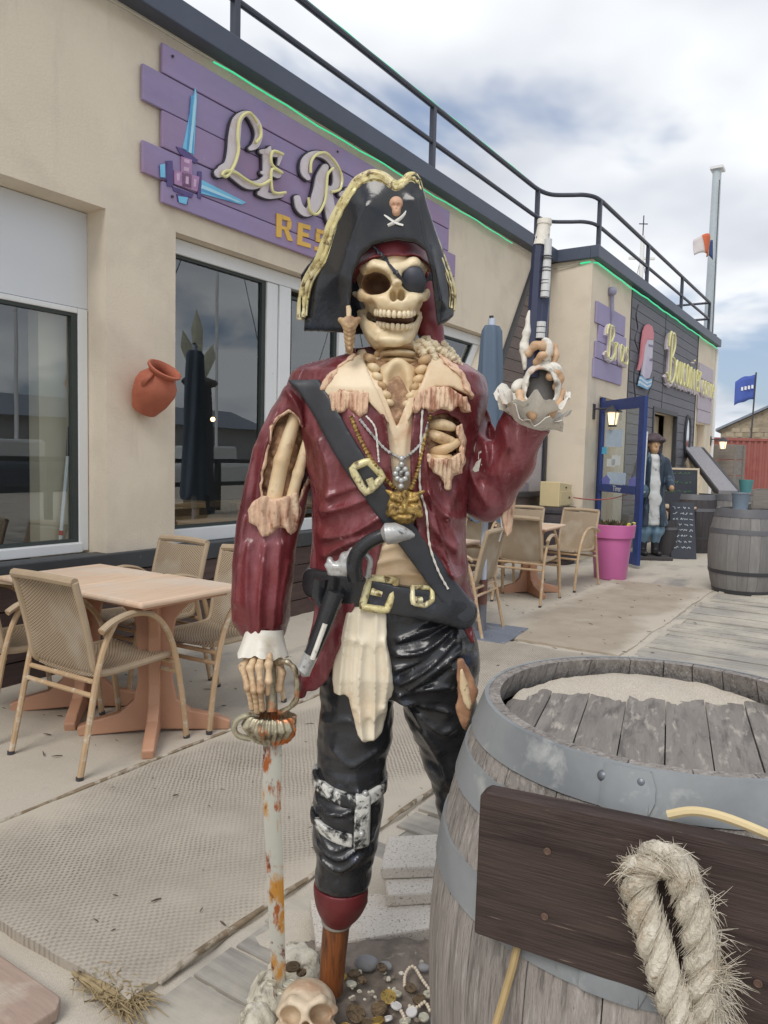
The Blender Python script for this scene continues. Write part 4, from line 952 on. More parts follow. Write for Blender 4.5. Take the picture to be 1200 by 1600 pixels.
CH = [((2.22, 3.03, 0.03), 'woven bistro chair with its back to the viewer at the near table'), ((2.2, 3.66, -.05), 'woven bistro chair cut by the left picture edge beside the near table'), ((2.86, 3.0, PI + .06), 'woven bistro chair half hidden by the skeleton sleeve at the near table'), ((2.92, 3.66, PI - .02), 'woven bistro chair by the wall at the far side of the joined tables'),
      ((7.12, 2.95, .05), 'woven bistro chair with its back to the viewer before the far table'), ((6.95, 3.5, .1), 'woven bistro chair behind the parasol pole turned to the far table'), ((8.15, 2.93, PI - .12), 'woven bistro chair between the far table and the pink planter'), ((8.05, 3.5, PI + .08), 'woven bistro chair behind the far table under the letter box'), ((5.42, 2.86, PI / 2 + .1), 'woven bistro chair peeping out between skeleton figure and parasol pole'), ((5.95, 3.45, PI), 'woven bistro chair behind the parasol cloth near the slanted window')]
for k, ((u_, v_, r_), lb) in enumerate(CH):
    o = chp if k == 0 else copy_tree(chp)
    o.location = FR(u_, v_, sandz(u_, v_)); o.rotation_euler = (0, 0, RZ + r_); o['label'] = lb; o['group'] = 'woven chairs around the cafe tables'

# ================================================================ BARRELS
def hoop_mat(name, c, lay):
    return mat(name, c, .58, .1, 5, metal=.0, layers=lay, bump=.1, bscale=40)
ZINC = hoop_mat('zinc_hoop', lin(140, 144, 146), [(lin(120, 124, 127), 3, .55, .1), (lin(168, 170, 168), 12, .64, .07), (lin(104, 104, 102), 22, .70, .05)])
OLDOAK = mat('weathered_oak', lin(156, 149, 143), .88, .2, 4, stretch=(7, 7, 1), bump=1.2, bscale=34, rnd=.10, layers=[(lin(118, 111, 106), 7, .58, .08, (12, 12, .7)), (lin(182, 176, 170), 9, .60, .08, (12, 12, .7)), (lin(96, 90, 86), 22, .70, .03, (12, 12, .5))], bstretch=(10, 10, .5))
FAROAK = mat('far_oak', lin(128, 126, 124), .8, .14, 4, stretch=(7, 7, 1), bump=.4, bscale=30, rnd=.12)
DARKOAK = mat('dark_oak', lin(62, 58, 60), .7, .2, 4, stretch=(7, 7, 1), rnd=.12)
def barrel_r(z, Hh, R0, R1): k = (z / Hh - .5) * 2; return R1 - (R1 - R0) * abs(k) ** 2.05
def make_barrel(name, label, u_, v_, R0, R1, Hh, stave_mat, hoops, n=22, headdrop=.05, rz=0, world_loc=None, group=None, seg=9):
    loc = world_loc if world_loc is not None else FR(u_, v_)
    t = thing(name, label, 'barrel', loc, rz, group)
    zs = [Hh * i / seg for i in range(seg + 1)]
    rr = random.Random(4); ang = [0.0]
    ws = [rr.uniform(.75, 1.25) for _ in range(n)]; tot = sum(ws)
    for w in ws: ang.append(ang[-1] + 2 * PI * w / tot)
    th = .026
    for i in range(n):
        a0 = ang[i] ; a1 = ang[i + 1]; m = MB(); vs = []; k = 3
        for z in zs:
            r_ = barrel_r(z, Hh, R0, R1); g_ = .0012 / r_
            for (ro) in (r_, r_ - th):
                for j in range(k + 1):
                    f = j / k; a = a0 + g_ + (a1 - a0 - 2 * g_) * f
                    rj = ro - (.0016 if (j in (0, k) and ro == r_) else 0)
                    vs.append((rj * math.cos(a), rj * math.sin(a), z))
        w = 2 * (k + 1); fs = []
        for zi in range(seg):
            b0 = zi * w; b1_ = b0 + w
            for j in range(k): fs += [(b0 + j, b0 + j + 1, b1_ + j + 1, b1_ + j), (b0 + k + 1 + j + 1, b0 + k + 1 + j, b1_ + k + 1 + j, b1_ + k + 1 + j + 1)]
            fs += [(b0, b1_, b1_ + k + 1, b0 + k + 1), (b0 + k, b0 + 2 * k + 1, b1_ + 2 * k + 1, b1_ + k)]
        for b0 in (0, seg * w):
            for j in range(k): fs.append((b0 + j, b0 + k + 1 + j, b0 + k + 1 + j + 1, b0 + j + 1))
        m.add(vs, fs); m.build('stave', stave_mat, t, smooth=30)
    for (z0, z1, mt) in hoops:
        m = MB(); prof = []
        for q_ in range(4): z = z0 + (z1 - z0) * q_ / 3; prof.append((barrel_r(z, Hh, R0, R1) + .0035, z))
        for q_ in range(3, -1, -1): z = z0 + (z1 - z0) * q_ / 3; prof.append((barrel_r(z, Hh, R0, R1) - .004, z))
        prof.append(prof[0]); m.lathe(prof, 64); m.build('hoop', mt, t, smooth=50)
    return t
def head_planks(t, R, z, n, mt, ang0):
    w = 2 * R / n; R_ = Matrix.Rotation(ang0, 4, 'Z')
    for i in range(n):
        x0 = -R + i * w + .0012; x1 = -R + (i + 1) * w - .0012
        K_ = 6; pts = []
        for j in range(K_ + 1): x = x0 + (x1 - x0) * j / K_; pts.append((x, math.sqrt(max(0, R * R - x * x))))
        for j in range(K_, -1, -1): x = x0 + (x1 - x0) * j / K_; pts.append((x, -math.sqrt(max(0, R * R - x * x))))
        m = MB(); m.prism(pts, z - .02, z - .0012 * (i % 3), axis='z'); o = m.build('head_board', mt, t); o.rotation_euler = (0, 0, ang0)
def far_barrel(u_, v_, label, mt=FAROAK, s=1, hoops=None, rz=0):
    hh = .93 * s
    t = make_barrel('barrel', label, u_, v_, .30 * s, .375 * s, hh, mt, [(0.0, .05, TRIM), (.22 * s, .26 * s, TRIM), (hh - .27 * s, hh - .22 * s, mat('hoop_dull', lin(96, 96, 100), .5)), (hh - .09, hh + .0, mat('hoop_dull', lin(96, 96, 100), .5))], n=18, group='old casks along the walk', seg=7, rz=rz)
    head_planks(t, .27 * s, hh - .03, 5, mt, 1.0)
    return t
far_barrel(9.15, 1.26, 'large grey cask cut by the right edge, nearest of the far casks')
far_barrel(13.2, 2.0, 'grey cask half hidden behind the nearest far cask')
far_barrel(12.9, 2.55, 'almost black cask standing next to the grey one', DARKOAK)

# ================================================================ SCULPTING TOOLS (signed distance fields turned into one continuous surface)
from mathutils.bvhtree import BVHTree
ORG = Vector((-.12, 1.75, 0))
def P(x, y, dy=0): return np.array(S(x, y, dy)) - np.array((0, 1.75, 0))     # statue coordinates: x right, y away, z up
U_ = 1.75 / FPX                                                              # size of one photo pixel at the figure
class Grid:
    def __init__(s, lo, hi, h):
        s.lo = np.array(lo, float); s.h = h
        s.n = [int(math.ceil((hi[i] - lo[i]) / h)) + 1 for i in range(3)]
        ax = [(s.lo[i] + h * np.arange(s.n[i])).astype(np.float32) for i in range(3)]
        s.X = ax[0][:, None, None]; s.Y = ax[1][None, :, None]; s.Z = ax[2][None, None, :]
    def full(s): return np.zeros(s.n, np.float32)
def ell(g, c, r, R=None):
    x, y, z = g.X - c[0], g.Y - c[1], g.Z - c[2]
    if R is not None: x, y, z = (R[0][0] * x + R[0][1] * y + R[0][2] * z, R[1][0] * x + R[1][1] * y + R[1][2] * z, R[2][0] * x + R[2][1] * y + R[2][2] * z)
    k0 = np.sqrt((x / r[0]) ** 2 + (y / r[1]) ** 2 + (z / r[2]) ** 2) + 1e-6
    k1 = np.sqrt((x / r[0] ** 2) ** 2 + (y / r[1] ** 2) ** 2 + (z / r[2] ** 2) ** 2) + 1e-6
    return k0 * (k0 - 1) / k1
def cap(g, a, b, ra, rb=None, sq=1.0):
    rb = ra if rb is None else rb
    a = np.array(a, float); b = np.array(b, float); d = b - a; dd = float(d @ d) + 1e-12
    t = np.clip(((g.X - a[0]) * d[0] + (g.Y - a[1]) * d[1] + (g.Z - a[2]) * d[2]) / dd, 0, 1)
    return np.sqrt((g.X - a[0] - t * d[0]) ** 2 + ((g.Y - a[1] - t * d[1]) / sq) ** 2 + (g.Z - a[2] - t * d[2]) ** 2) - (ra + (rb - ra) * t)
def smin(a, b, k):
    h = np.maximum(k - np.abs(a - b), 0) / k
    return np.minimum(a, b) - h * h * k * .25
def smax(a, b, k): return -smin(-a, -b, k)
def chain(g, pts, rs, k=.02, sq=1.0):
    d = None
    for i in range(len(pts) - 1):
        c = cap(g, pts[i], pts[i + 1], rs[i], rs[i + 1], sq); d = c if d is None else (smin(d, c, k) if k else np.minimum(d, c))
    return d
def poly2(g, pts):                     # signed distance to a polygon in (x, z), negative inside
    X = g.X[:, 0, :]; Z = g.Z[:, 0, :]; n = len(pts); d = None; ins = np.zeros((X.shape[0], Z.shape[1]), bool)
    for i in range(n):
        ax, az = pts[i]; bx, bz = pts[(i + 1) % n]; ex, ez = bx - ax, bz - az
        t = np.clip(((X - ax) * ex + (Z - az) * ez) / (ex * ex + ez * ez + 1e-12), 0, 1)
        q = (X - ax - t * ex) ** 2 + (Z - az - t * ez) ** 2; d = q if d is None else np.minimum(d, q)
        c = ((az > Z) != (bz > Z)) & (X < (bx - ax) * (Z - az) / (bz - az + 1e-12) + ax); ins ^= c
    d = np.sqrt(d); return np.where(ins, -d, d)[:, None, :]
def line2(g, pts, rs=None):
    X = g.X[:, 0, :]; Z = g.Z[:, 0, :]; d = None
    for i in range(len(pts) - 1):
        ax, az = pts[i]; bx, bz = pts[i + 1]; ex, ez = bx - ax, bz - az
        t = np.clip(((X - ax) * ex + (Z - az) * ez) / (ex * ex + ez * ez + 1e-12), 0, 1)
        q = np.sqrt((X - ax - t * ex) ** 2 + (Z - az - t * ez) ** 2)
        if rs is not None: q = q - (rs[i] + (rs[i + 1] - rs[i]) * t)
        d = q if d is None else np.minimum(d, q)
    return d[:, None, :]
def pz(pts, dy): return [tuple(P(x, y, dy)[[0, 2]]) for x, y in pts]
def loft(g, tab, dyref=0.0, p=2.3):
    """rows (photo y, left x, right x, front dy, back dy)"""
    rows = sorted([(P((l + r) / 2, y, dyref)[2], P(l, y, dyref)[0], P(r, y, dyref)[0], f, b) for y, l, r, f, b in tab])
    zs = [r[0] for r in rows]; z = g.Z[0, 0, :]
    I = [np.interp(z, zs, [r[k] for r in rows])[None, None, :] for k in (1, 2, 3, 4)]
    cx = (I[0] + I[1]) / 2; a = (I[1] - I[0]) / 2; cy = (I[2] + I[3]) / 2; b = (I[3] - I[2]) / 2
    k = (np.abs((g.X - cx) / a) ** p + np.abs((g.Y - cy) / b) ** p) ** (1 / p)
    d = (k - 1) * np.minimum(a, b)
    return np.maximum(d, np.maximum(zs[0] - g.Z, g.Z - zs[-1]))
def noise3(g, s, seed=0, st=(1, 1, 1)):           # cheap smooth value noise on the grid
    r = np.random.RandomState(seed); T_ = r.rand(32, 32, 32).astype(np.float32) * 2 - 1
    ix = []; fx = []
    for A, k in ((g.X.ravel(), 0), (g.Y.ravel(), 1), (g.Z.ravel(), 2)):
        v = A * s * st[k] + 100.37 + seed * 3.1; i = np.floor(v).astype(int); f = v - i; f = f * f * (3 - 2 * f); ix.append(i); fx.append(f.astype(np.float32))
    def at(a, b, c): return T_[np.ix_((ix[0] + a) % 32, (ix[1] + b) % 32, (ix[2] + c) % 32)]
    fx0, fy0, fz0 = fx[0][:, None, None], fx[1][None, :, None], fx[2][None, None, :]
    o = 0
    for a in (0, 1):
        for b in (0, 1):
            for c in (0, 1):
                o = o + at(a, b, c) * (fx0 if a else 1 - fx0) * (fy0 if b else 1 - fy0) * (fz0 if c else 1 - fz0)
    return o
def surfnet(f, g):
    f = np.broadcast_to(f, g.n).astype(np.float32)
    ins = f < 0
    c = [ins[i:i + f.shape[0] - 1, j:j + f.shape[1] - 1, k:k + f.shape[2] - 1] for i in (0, 1) for j in (0, 1) for k in (0, 1)]
    s = sum(x.astype(np.int8) for x in c); mask = (s > 0) & (s < 8)
    idx = -np.ones(mask.shape, np.int64); I, J, K_ = np.nonzero(mask); idx[I, J, K_] = np.arange(len(I))
    acc = np.zeros((len(I), 3)); cnt = np.zeros(len(I))
    cor = {(a, b, e): f[I + a, J + b, K_ + e] for a in (0, 1) for b in (0, 1) for e in (0, 1)}
    base = [(0, 0, 0), (1, 0, 0), (0, 1, 0), (0, 0, 1), (1, 1, 0), (1, 0, 1), (0, 1, 1), (1, 1, 1)]
    for p in base:
        for ax in range(3):
            if p[ax]: continue
            q = list(p); q[ax] = 1; q = tuple(q); fa, fb = cor[p], cor[q]; m = (fa < 0) != (fb < 0)
            t = np.where(m, fa / np.where(m, fa - fb, 1), 0); pos = np.tile(np.array(p, float), (len(I), 1)); pos[:, ax] = t
            acc[m] += pos[m]; cnt[m] += 1
    vs = (acc / cnt[:, None] + np.stack([I, J, K_], 1)) * g.h + g.lo
    F = []
    for ax in range(3):
        b, c2 = [(1, 2), (2, 0), (0, 1)][ax]
        sl0 = [slice(None)] * 3; sl1 = [slice(None)] * 3; sl0[ax] = slice(0, -1); sl1[ax] = slice(1, None)
        A = ins[tuple(sl0)]; B = ins[tuple(sl1)]; ch = A != B
        e = np.argwhere(ch); 
        if not len(e): continue
        ok = (e[:, b] > 0) & (e[:, c2] > 0) & (e[:, b] < idx.shape[b]) & (e[:, c2] < idx.shape[c2]); e = e[ok]
        if not len(e): continue
        flip = A[tuple(e.T)]
        def at(db, dc):
            k = e.copy(); k[:, b] += db; k[:, c2] += dc; return idx[tuple(k.T)]
        Q = np.stack([at(-1, -1), at(0, -1), at(0, 0), at(-1, 0)], 1); Q[~flip] = Q[~flip][:, ::-1]; F.append(Q)
    return vs, np.concatenate(F)
BVH = []
def sculpt(name, f, g, mt, parent, org=ORG, bvh=False, smooth_it=1):
    vs, fs = surfnet(f, g)
    if smooth_it:                                   # a light relax removes the grid's steps
        e = np.concatenate([fs[:, [0, 1]], fs[:, [1, 2]], fs[:, [2, 3]], fs[:, [3, 0]]])
        for _ in range(smooth_it):
            ac = np.zeros_like(vs); cn = np.zeros(len(vs))
            for a, b in ((0, 1), (1, 0)):
                for k in range(3): ac[:, k] += np.bincount(e[:, a], vs[e[:, b], k], len(vs))
                cn += np.bincount(e[:, a], minlength=len(vs))
            vs = vs * .5 + .5 * ac / np.maximum(cn, 1)[:, None]
    vs = vs + np.array((0, 1.75, 0)) - np.array(org)
    me = bpy.data.meshes.new(name)
    me.vertices.add(len(vs)); me.vertices.foreach_set('co', vs.astype(np.float32).ravel())
    n = len(fs); me.loops.add(n * 4); me.polygons.add(n)
    me.loops.foreach_set('vertex_index', fs.ravel().astype(np.int32)); me.polygons.foreach_set('loop_start', np.arange(0, n * 4, 4, dtype=np.int32))
    me.update(calc_edges=True); me.validate()
    o = mobj(name, me, mt, parent, smooth=True)
    if bvh: BVH.append(BVHTree.FromPolygons([tuple(v) for v in (vs + np.array(org))], [tuple(q) for q in fs]))
    return o
def FS(x, y, lift=0.0):                             # point of the photo dropped onto the finished sculpture, in root coordinates
    d = ray(x, y).normalized(); best = None
    for b in BVH:
        h = b.ray_cast(CAMP, d, 6)
        if h[0] is not None and (best is None or h[3] < best[1]): best = (h[0], h[3])
    p = best[0] if best else S(x, y, -.1)
    return Vector(p) - d * lift - ORG
def LP(p): return Vector(p) + Vector((0, 1.75, 0)) - ORG      # statue coords -> root coords

# ================================================================ THE SKELETON FIGURE
st = thing('skeleton_statue', 'life size painted skeleton pirate in burgundy coat and tricorne hat raising a pistol', 'statue', ORG)
BURG = mat('burgundy_lacquer', lin(116, 50, 54), .28, .22, 7, spec=.5, layers=[(lin(84, 28, 34), 4, .57, .12, (1, 1, .6)), (lin(150, 92, 98), 9, .59, .10, (1.4, 1.4, .5)), (lin(196, 160, 164), 30, .69, .04, (1.6, 1.6, .35))], bump=.55, bscale=38, rvar=.1)
BLACK = mat('black_lacquer', lin(42, 43, 46), .24, .25, 7, spec=.55, layers=[(lin(74, 80, 98), 11, .66, .07), (lin(120, 118, 116), 48, .76, .03)], bump=.35, bscale=30, rvar=.08)
STRAP = mat('black_strap', lin(54, 56, 61), .45, .15, 8, layers=[(lin(96, 96, 98), 30, .74, .04)], bump=.2, bscale=60)
BONE = mat('bone_paint', lin(222, 202, 166), .42, .12, 9, layers=[(lin(204, 172, 128), 7, .56, .16), (lin(158, 118, 80), 18, .68, .08), (lin(120, 86, 60), 40, .72, .04)], bump=.25, bscale=50)
BONED = mat('bone_wash', lin(186, 156, 116), .5, .18, 14, layers=[(lin(122, 84, 58), 20, .56, .10)], bump=.4, bscale=60)
BROWN = mat('brown_wash', lin(142, 108, 80), .6, .3, 30, layers=[(lin(180, 146, 112), 60, .56, .1), (lin(92, 64, 48), 26, .62, .06)], bump=1, bscale=90)
CREAMC = mat('cream_cloth', lin(228, 210, 180), .45, .07, 5, layers=[(lin(206, 176, 138), 5, .54, .16), (lin(190, 146, 112), 11, .66, .08), (lin(168, 116, 90), 36, .72, .04)], bump=.15, bscale=20)
RAGS = mat('ragged_hem', lin(212, 178, 150), .6, .16, 24, layers=[(lin(228, 206, 176), 18, .58, .10, (1, 1, .5)), (lin(158, 108, 84), 44, .58, .06, (1.2, 1.2, .3)), (lin(112, 66, 52), 70, .66, .05, (1.2, 1.2, .4))], bump=.9, bscale=70)
WHITEC = mat('white_ruff', lin(226, 222, 210), .5, .05, 8, layers=[(lin(196, 184, 160), 10, .64, .08)], bump=.2, bscale=30)
GOLD = mat('gold_paint', lin(216, 204, 150), .36, .10, 20, metal=.15, layers=[(lin(232, 224, 186), 15, .56, .1), (lin(150, 128, 80), 26, .58, .08), (lin(104, 84, 52), 60, .60, .06)], bump=.4, bscale=80)
BRASS = mat('brass_paint', lin(176, 146, 84), .38, .25, 30, metal=.5, layers=[(lin(84, 62, 36), 60, .56, .08)], bump=.5, bscale=120)
SILVER = mat('silver_paint', lin(186, 186, 184), .32, .12, 24, metal=.4, layers=[(lin(96, 92, 88), 50, .64, .06)], bump=.4, bscale=90)
NAVY = mat('navy_paint', lin(52, 58, 82), .4, .14, 8, layers=[(lin(96, 100, 116), 24, .70, .05)])
OLDWHITE = mat('chipped_white', lin(222, 218, 208), .6, .1, 18, layers=[(lin(142, 132, 120), 30, .64, .06), (lin(196, 150, 116), 12, .68, .08)], bump=.5, bscale=60)
TANBONE = mat('bare_resin', lin(194, 158, 124), .6, .14, 20, layers=[(lin(222, 196, 164), 18, .6, .1)], bump=.4, bscale=60)

def ridges(g, lst, dy):
    """cloth folds: (points, height in m, half width in px)"""
    D = 0
    for pts, h, w in lst:
        q = line2(g, pz([tuple(p)[:2] for p in catmull([(a, b, 0) for a, b in pts], 4)], dy)); w = w * U_
        D = D + h * 1.4 * np.exp(-np.power(q / w, 1.35))
    return D
HF = .0039
# ---- torso shapes shared by several parts
gT = Grid((-.36, -.24, .78), (.32, .22, 1.72), HF)
torso_tab = [(556, 570, 680, -.05, .06), (568, 536, 708, -.086, .085), (585, 496, 734, -.118, .10), (615, 484, 742, -.138, .112), (660, 484, 738, -.146, .118), (720, 490, 726, -.146, .118), (780, 498, 717, -.132, .11), (840, 500, 713, -.122, .105), (900, 498, 720, -.118, .102), (945, 497, 733, -.12, .104), (1000, 500, 740, -.12, .104)]
T0 = loft(gT, torso_tab)
sh = smin(cap(gT, P(600, 588, 0), P(494, 618, .01), .052, .056), cap(gT, P(640, 584, 0), P(712, 622, .02), .052, .052), .03)
T0 = smin(T0, sh, .05)
coat_folds = [([(505, 800), (545, 790), (590, 770)], .010, 7), ([(503, 842), (550, 832), (592, 808)], .010, 7), ([(512, 775), (550, 762), (575, 752)], .007, 6), ([(505, 870), (540, 850), (580, 838)], .008, 6), ([(497, 690), (515, 740), (508, 790)], .008, 8),
    ([(530, 690), (560, 720), (575, 745)], .007, 6), ([(545, 640), (575, 690), (590, 730)], .007, 8), ([(600, 650), (612, 720), (614, 770)], .009, 5), ([(642, 660), (643, 730), (648, 800)], .009, 5),
    ([(668, 770), (690, 800), (712, 812)], .009, 7), ([(660, 800), (690, 840), (716, 862)], .010, 7), ([(655, 830), (685, 880), (716, 905)], .009, 7), ([(712, 770), (700, 810), (716, 850)], .008, 7), ([(676, 850), (700, 880), (712, 925)], .007, 5), ([(664, 700), (668, 760), (690, 850), (708, 900)], .006, 3)]
FD = ridges(gT, coat_folds, -.12) + .004 * noise3(gT, 14, 3) + .0015 * noise3(gT, 45, 4)
front = gT.Y - .02
opening = poly2(gT, pz([(548, 515), (556, 552), (580, 600), (603, 655), (611, 720), (615, 780), (602, 830), (588, 890), (582, 960), (700, 960), (690, 915), (668, 872), (650, 830), (641, 780), (640, 700), (645, 640), (662, 590), (690, 552), (698, 515)], -.12))
ribhole = poly2(gT, pz([(670, 650), (700, 646), (720, 662), (724, 692), (716, 716), (690, 722), (667, 714), (664, 680)], -.12)) + .004 * noise3(gT, 70, 8)
dcoat = T0 - .012 - FD
dcoat = smax(dcoat, -np.maximum(opening, front), .006)
zhem = P(600, 948, -.1)[2]
dcoat = np.maximum(dcoat, (zhem - gT.Z))
hole = np.maximum(np.maximum(ribhole, front), -.028 - (T0 - .012))
dcoat = np.maximum(dcoat, -hole)
sculpt('coat', dcoat, gT, BURG, st, bvh=True)
sculpt('coat_lining', np.maximum(np.maximum(T0 + .010 - .006 * noise3(gT, 60, 2) , ribhole - .014), front), gT, BROWN, st)
# ---- shirt front and its collar
Vneck = poly2(gT, pz([(560, 515), (574, 548), (588, 585), (606, 632), (620, 668), (634, 632), (652, 585), (668, 548), (684, 515)], -.12))
shirt_f = ridges(gT, [([(590, 880), (630, 872), (672, 885)], .005, 5), ([(598, 858), (630, 850), (655, 860)], .005, 5), ([(588, 900), (640, 896), (690, 905)], .005, 5), ([(600, 655), (618, 690), (626, 760)], .005, 5), ([(640, 655), (632, 690), (628, 760)], .004, 4)], -.12)
dsh = T0 - .002 - shirt_f
dsh = np.maximum(dsh, -np.maximum(np.maximum(Vneck, front), -.030 - T0))
dsh = np.maximum(np.maximum(dsh, opening - .02), front)
sculpt('shirt', np.maximum(dsh, P(600, 925, -.1)[2] - gT.Z), gT, CREAMC, st, bvh=True)
def patch(name, base, g, poly, off, mt, parent, extra=0, rim=.0018, dy=-.12, bvh=True, back=None, rag=0, seed=1):
    q = poly2(g, pz(poly, dy))
    if rag: q = q + rag * noise3(g, 60, seed) + rag * .6 * noise3(g, 130, seed + 1)
    d = smax(base - off - extra, q, rim)
    d = np.maximum(d, front if back is None else back)
    d = np.maximum(d, -(base + .02))
    return sculpt(name, d, g, mt, parent, bvh=bvh)
ribsX = lambda g, w, a: a * np.sin(g.X / (w * U_) * PI * 2 + 3 * noise3(g, 18, 6))
sc1 = patch('shirt_collar', T0, gT, [(563, 548), (577, 585), (600, 636), (610, 668), (600, 655), (575, 628), (552, 614), (528, 618), (508, 622), (505, 604), (528, 574), (545, 556)], .022, CREAMC, st, extra=.004 * noise3(gT, 16, 5))
sc2 = patch('shirt_collar', T0, gT, [(676, 548), (662, 590), (640, 640), (632, 668), (642, 650), (655, 622), (680, 606), (705, 606), (738, 620), (735, 600), (718, 575), (700, 556)], .022, CREAMC, st, extra=.004 * noise3(gT, 16, 6))
patch('collar_frill', T0, gT, [(512, 622), (530, 612), (555, 610), (574, 620), (575, 640), (564, 656), (556, 646), (546, 636), (534, 644), (518, 646)], .027, RAGS, st, extra=ribsX(gT, 9, .004), rag=.006, seed=11)
patch('collar_frill', T0, gT, [(642, 640), (652, 618), (672, 606), (700, 606), (730, 622), (736, 644), (722, 646), (716, 634), (704, 646), (690, 640), (676, 648), (662, 640), (650, 648)], .027, RAGS, st, extra=ribsX(gT, 6.5, .004), rag=.006, seed=12)
patch('lapel_edge', T0, gT, [(560, 545), (545, 552), (520, 578), (498, 610), (504, 614), (530, 580), (552, 560)], .028, RAGS, st, rag=.005, seed=14)
patch('lapel_edge', T0, gT, [(684, 545), (700, 556), (722, 580), (742, 622), (734, 624), (712, 582), (694, 562)], .030, RAGS, st, rag=.006, seed=15)
patch('rib_frill', T0, gT, [(664, 706), (680, 716), (706, 716), (724, 700), (727, 726), (718, 742), (710, 744), (704, 762), (697, 764), (690, 748), (680, 742), (668, 730)], .024, RAGS, st, extra=ribsX(gT, 7, .004), rag=.006, seed=16)
patch('rib_frill', T0, gT, [(712, 668), (722, 662), (730, 690), (726, 712), (716, 706), (718, 690)], .020, RAGS, st, rag=.004, seed=17)
# ribs showing in the hole
def bone_obj(name, segs, par, mt=BONE, h=.0025, k=.006, extra=None):
    pts = np.array([p for s in segs for p in s[0]]); rm = max(max(s[1]) for s in segs) + .006
    g = Grid(pts.min(0) - rm, pts.max(0) + rm, h); d = None
    for ps, rs in segs:
        c = chain(g, ps, rs, k); d = c if d is None else smin(d, c, k)
    return sculpt(name, d, g, mt, par)
for a, b, c, r in (((672, 664), (690, 663), (708, 668), 7), ((670, 676), (688, 684), (710, 692), 7.5), ((676, 706), (694, 702), (716, 690), 7), ((672, 712), (690, 716), (704, 714), 5)):
    pts = [P(*a, -.118), P(*b, -.130), P(*c, -.120)]; pts = [np.array(p) for p in catmull(pts, 3)]
    bone_obj('rib', [(pts, [r * U_ * (.75 + .25 * math.sin(PI * i / (len(pts) - 1))) for i in range(len(pts))])], st)
# ---- sleeves
gA = Grid((-.40, -.16, .92), (-.15, .12, 1.58), .0042)
arm_tab = [(590, 466, 500, -.03, .05), (606, 451, 500, -.056, .06), (640, 428, 492, -.07, .07), (700, 402, 485, -.076, .07), (760, 387, 482, -.074, .066), (820, 376, 467, -.072, .060), (880, 370, 455, -.078, .052), (930, 369, 451, -.084, .044), (965, 372, 449, -.082, .036), (986, 384, 444, -.072, .024), (992, 390, 440, -.065, .018)]
A0 = loft(gA, arm_tab, 0, 2.1)
arm_f = ridges(gA, [([(392, 850), (390, 920), (398, 985)], .010, 7), ([(418, 850), (412, 920), (410, 985)], .011, 6), ([(440, 850), (436, 910), (430, 980)], .008, 6), ([(398, 700), (386, 780), (378, 860)], .006, 5), ([(430, 660), (412, 720), (404, 780)], .006, 5), ([(448, 610), (470, 640), (478, 690)], .008, 7), ([(462, 600), (484, 640), (486, 690)], .006, 5), ([(384, 810), (376, 870), (372, 940)], .005, 4), ([(452, 880), (444, 930), (442, 970)], .006, 5)], -.05)
tear_pts = [(452, 642), (470, 652), (482, 690), (486, 725), (476, 762), (464, 796), (412, 792), (408, 760), (416, 710), (426, 668), (438, 650)]
tear = poly2(gA, pz(tear_pts, -.06)) + .004 * noise3(gA, 60, 21)
frA = gA.Y - .0
dA = A0 - .006 - arm_f - .003 * noise3(gA, 20, 5)
dA = np.maximum(dA, -np.maximum(np.maximum(tear, frA), -.022 - A0))
sculpt('coat_sleeve', dA, gA, BURG, st, bvh=True)
sculpt('sleeve_lining', np.maximum(np.maximum(A0 + .012 - .006 * noise3(gA, 70, 3), tear - .012), frA), gA, BROWN, st)
q = np.abs(tear) - .004
sculpt('torn_edge', np.maximum(np.maximum(smax(q, np.abs(A0 - .004) - .006 - .004 * noise3(gA, 80, 9), .003), frA), -(gA.Z - P(420, 790, -.06)[2])), gA, RAGS, st)
bone_obj('arm_bone', [([P(462, 650, -.052), P(440, 720, -.066), P(424, 798, -.062)], [.0145, .017, .0175])], st)
bone_obj('arm_bone', [([P(480, 690, -.050), P(466, 740, -.058), P(450, 798, -.056)], [.011, .0125, .013])], st)
def patchA(name, poly, off, mt, extra=0, rag=.003, seed=1):
    q = poly2(gA, pz(poly, -.07)) + rag * noise3(gA, 60, seed) + rag * .6 * noise3(gA, 120, seed + 1)
    d = np.maximum(np.maximum(smax(A0 - off - extra, q, .004), frA), -(A0 + .015)); return sculpt(name, d, gA, mt, st, bvh=True)
patchA('sleeve_frill', [(402, 778), (416, 774), (430, 780), (450, 776), (466, 768), (468, 800), (462, 830), (454, 836), (446, 824), (434, 822), (425, 836), (412, 838), (404, 822), (390, 816), (388, 796)], .022, RAGS, ribsX(gA, 15, .004), seed=31)
# raised arm
gB = Grid((.10, -.22, 1.10), (.42, .14, 1.64), .0042)
sh_p, el_p, wr_p = P(724, 622, .02), P(764, 772, .0), P(823, 655, -.09)
B0 = smin(chain(gB, [P(704, 622, .02), P(728, 690, .02), P(758, 768, .0)], [.060, .060, .056], .03), chain(gB, [P(760, 776, .0), P(790, 720, -.05), P(822, 656, -.095)], [.054, .058, .050], .02), .028)
arm2_f = ridges(gB, [([(746, 600), (770, 650), (786, 700)], .007, 6), ([(730, 640), (752, 690), (760, 740)], .007, 7), ([(724, 700), (735, 745), (760, 790)], .009, 8), ([(770, 660), (766, 710), (752, 750)], -.009, 7), ([(800, 655), (825, 672), (850, 676)], .005, 5), ([(780, 700), (775, 740), (790, 790)], .004, 6)], -.05)
axis = (wr_p - P(764, 772, .0)); axis /= np.linalg.norm(axis); cutp = P(824, 652, -.09)
capcut = (gB.X - cutp[0]) * axis[0] + (gB.Y - cutp[1]) * axis[1] + (gB.Z - cutp[2]) * axis[2]
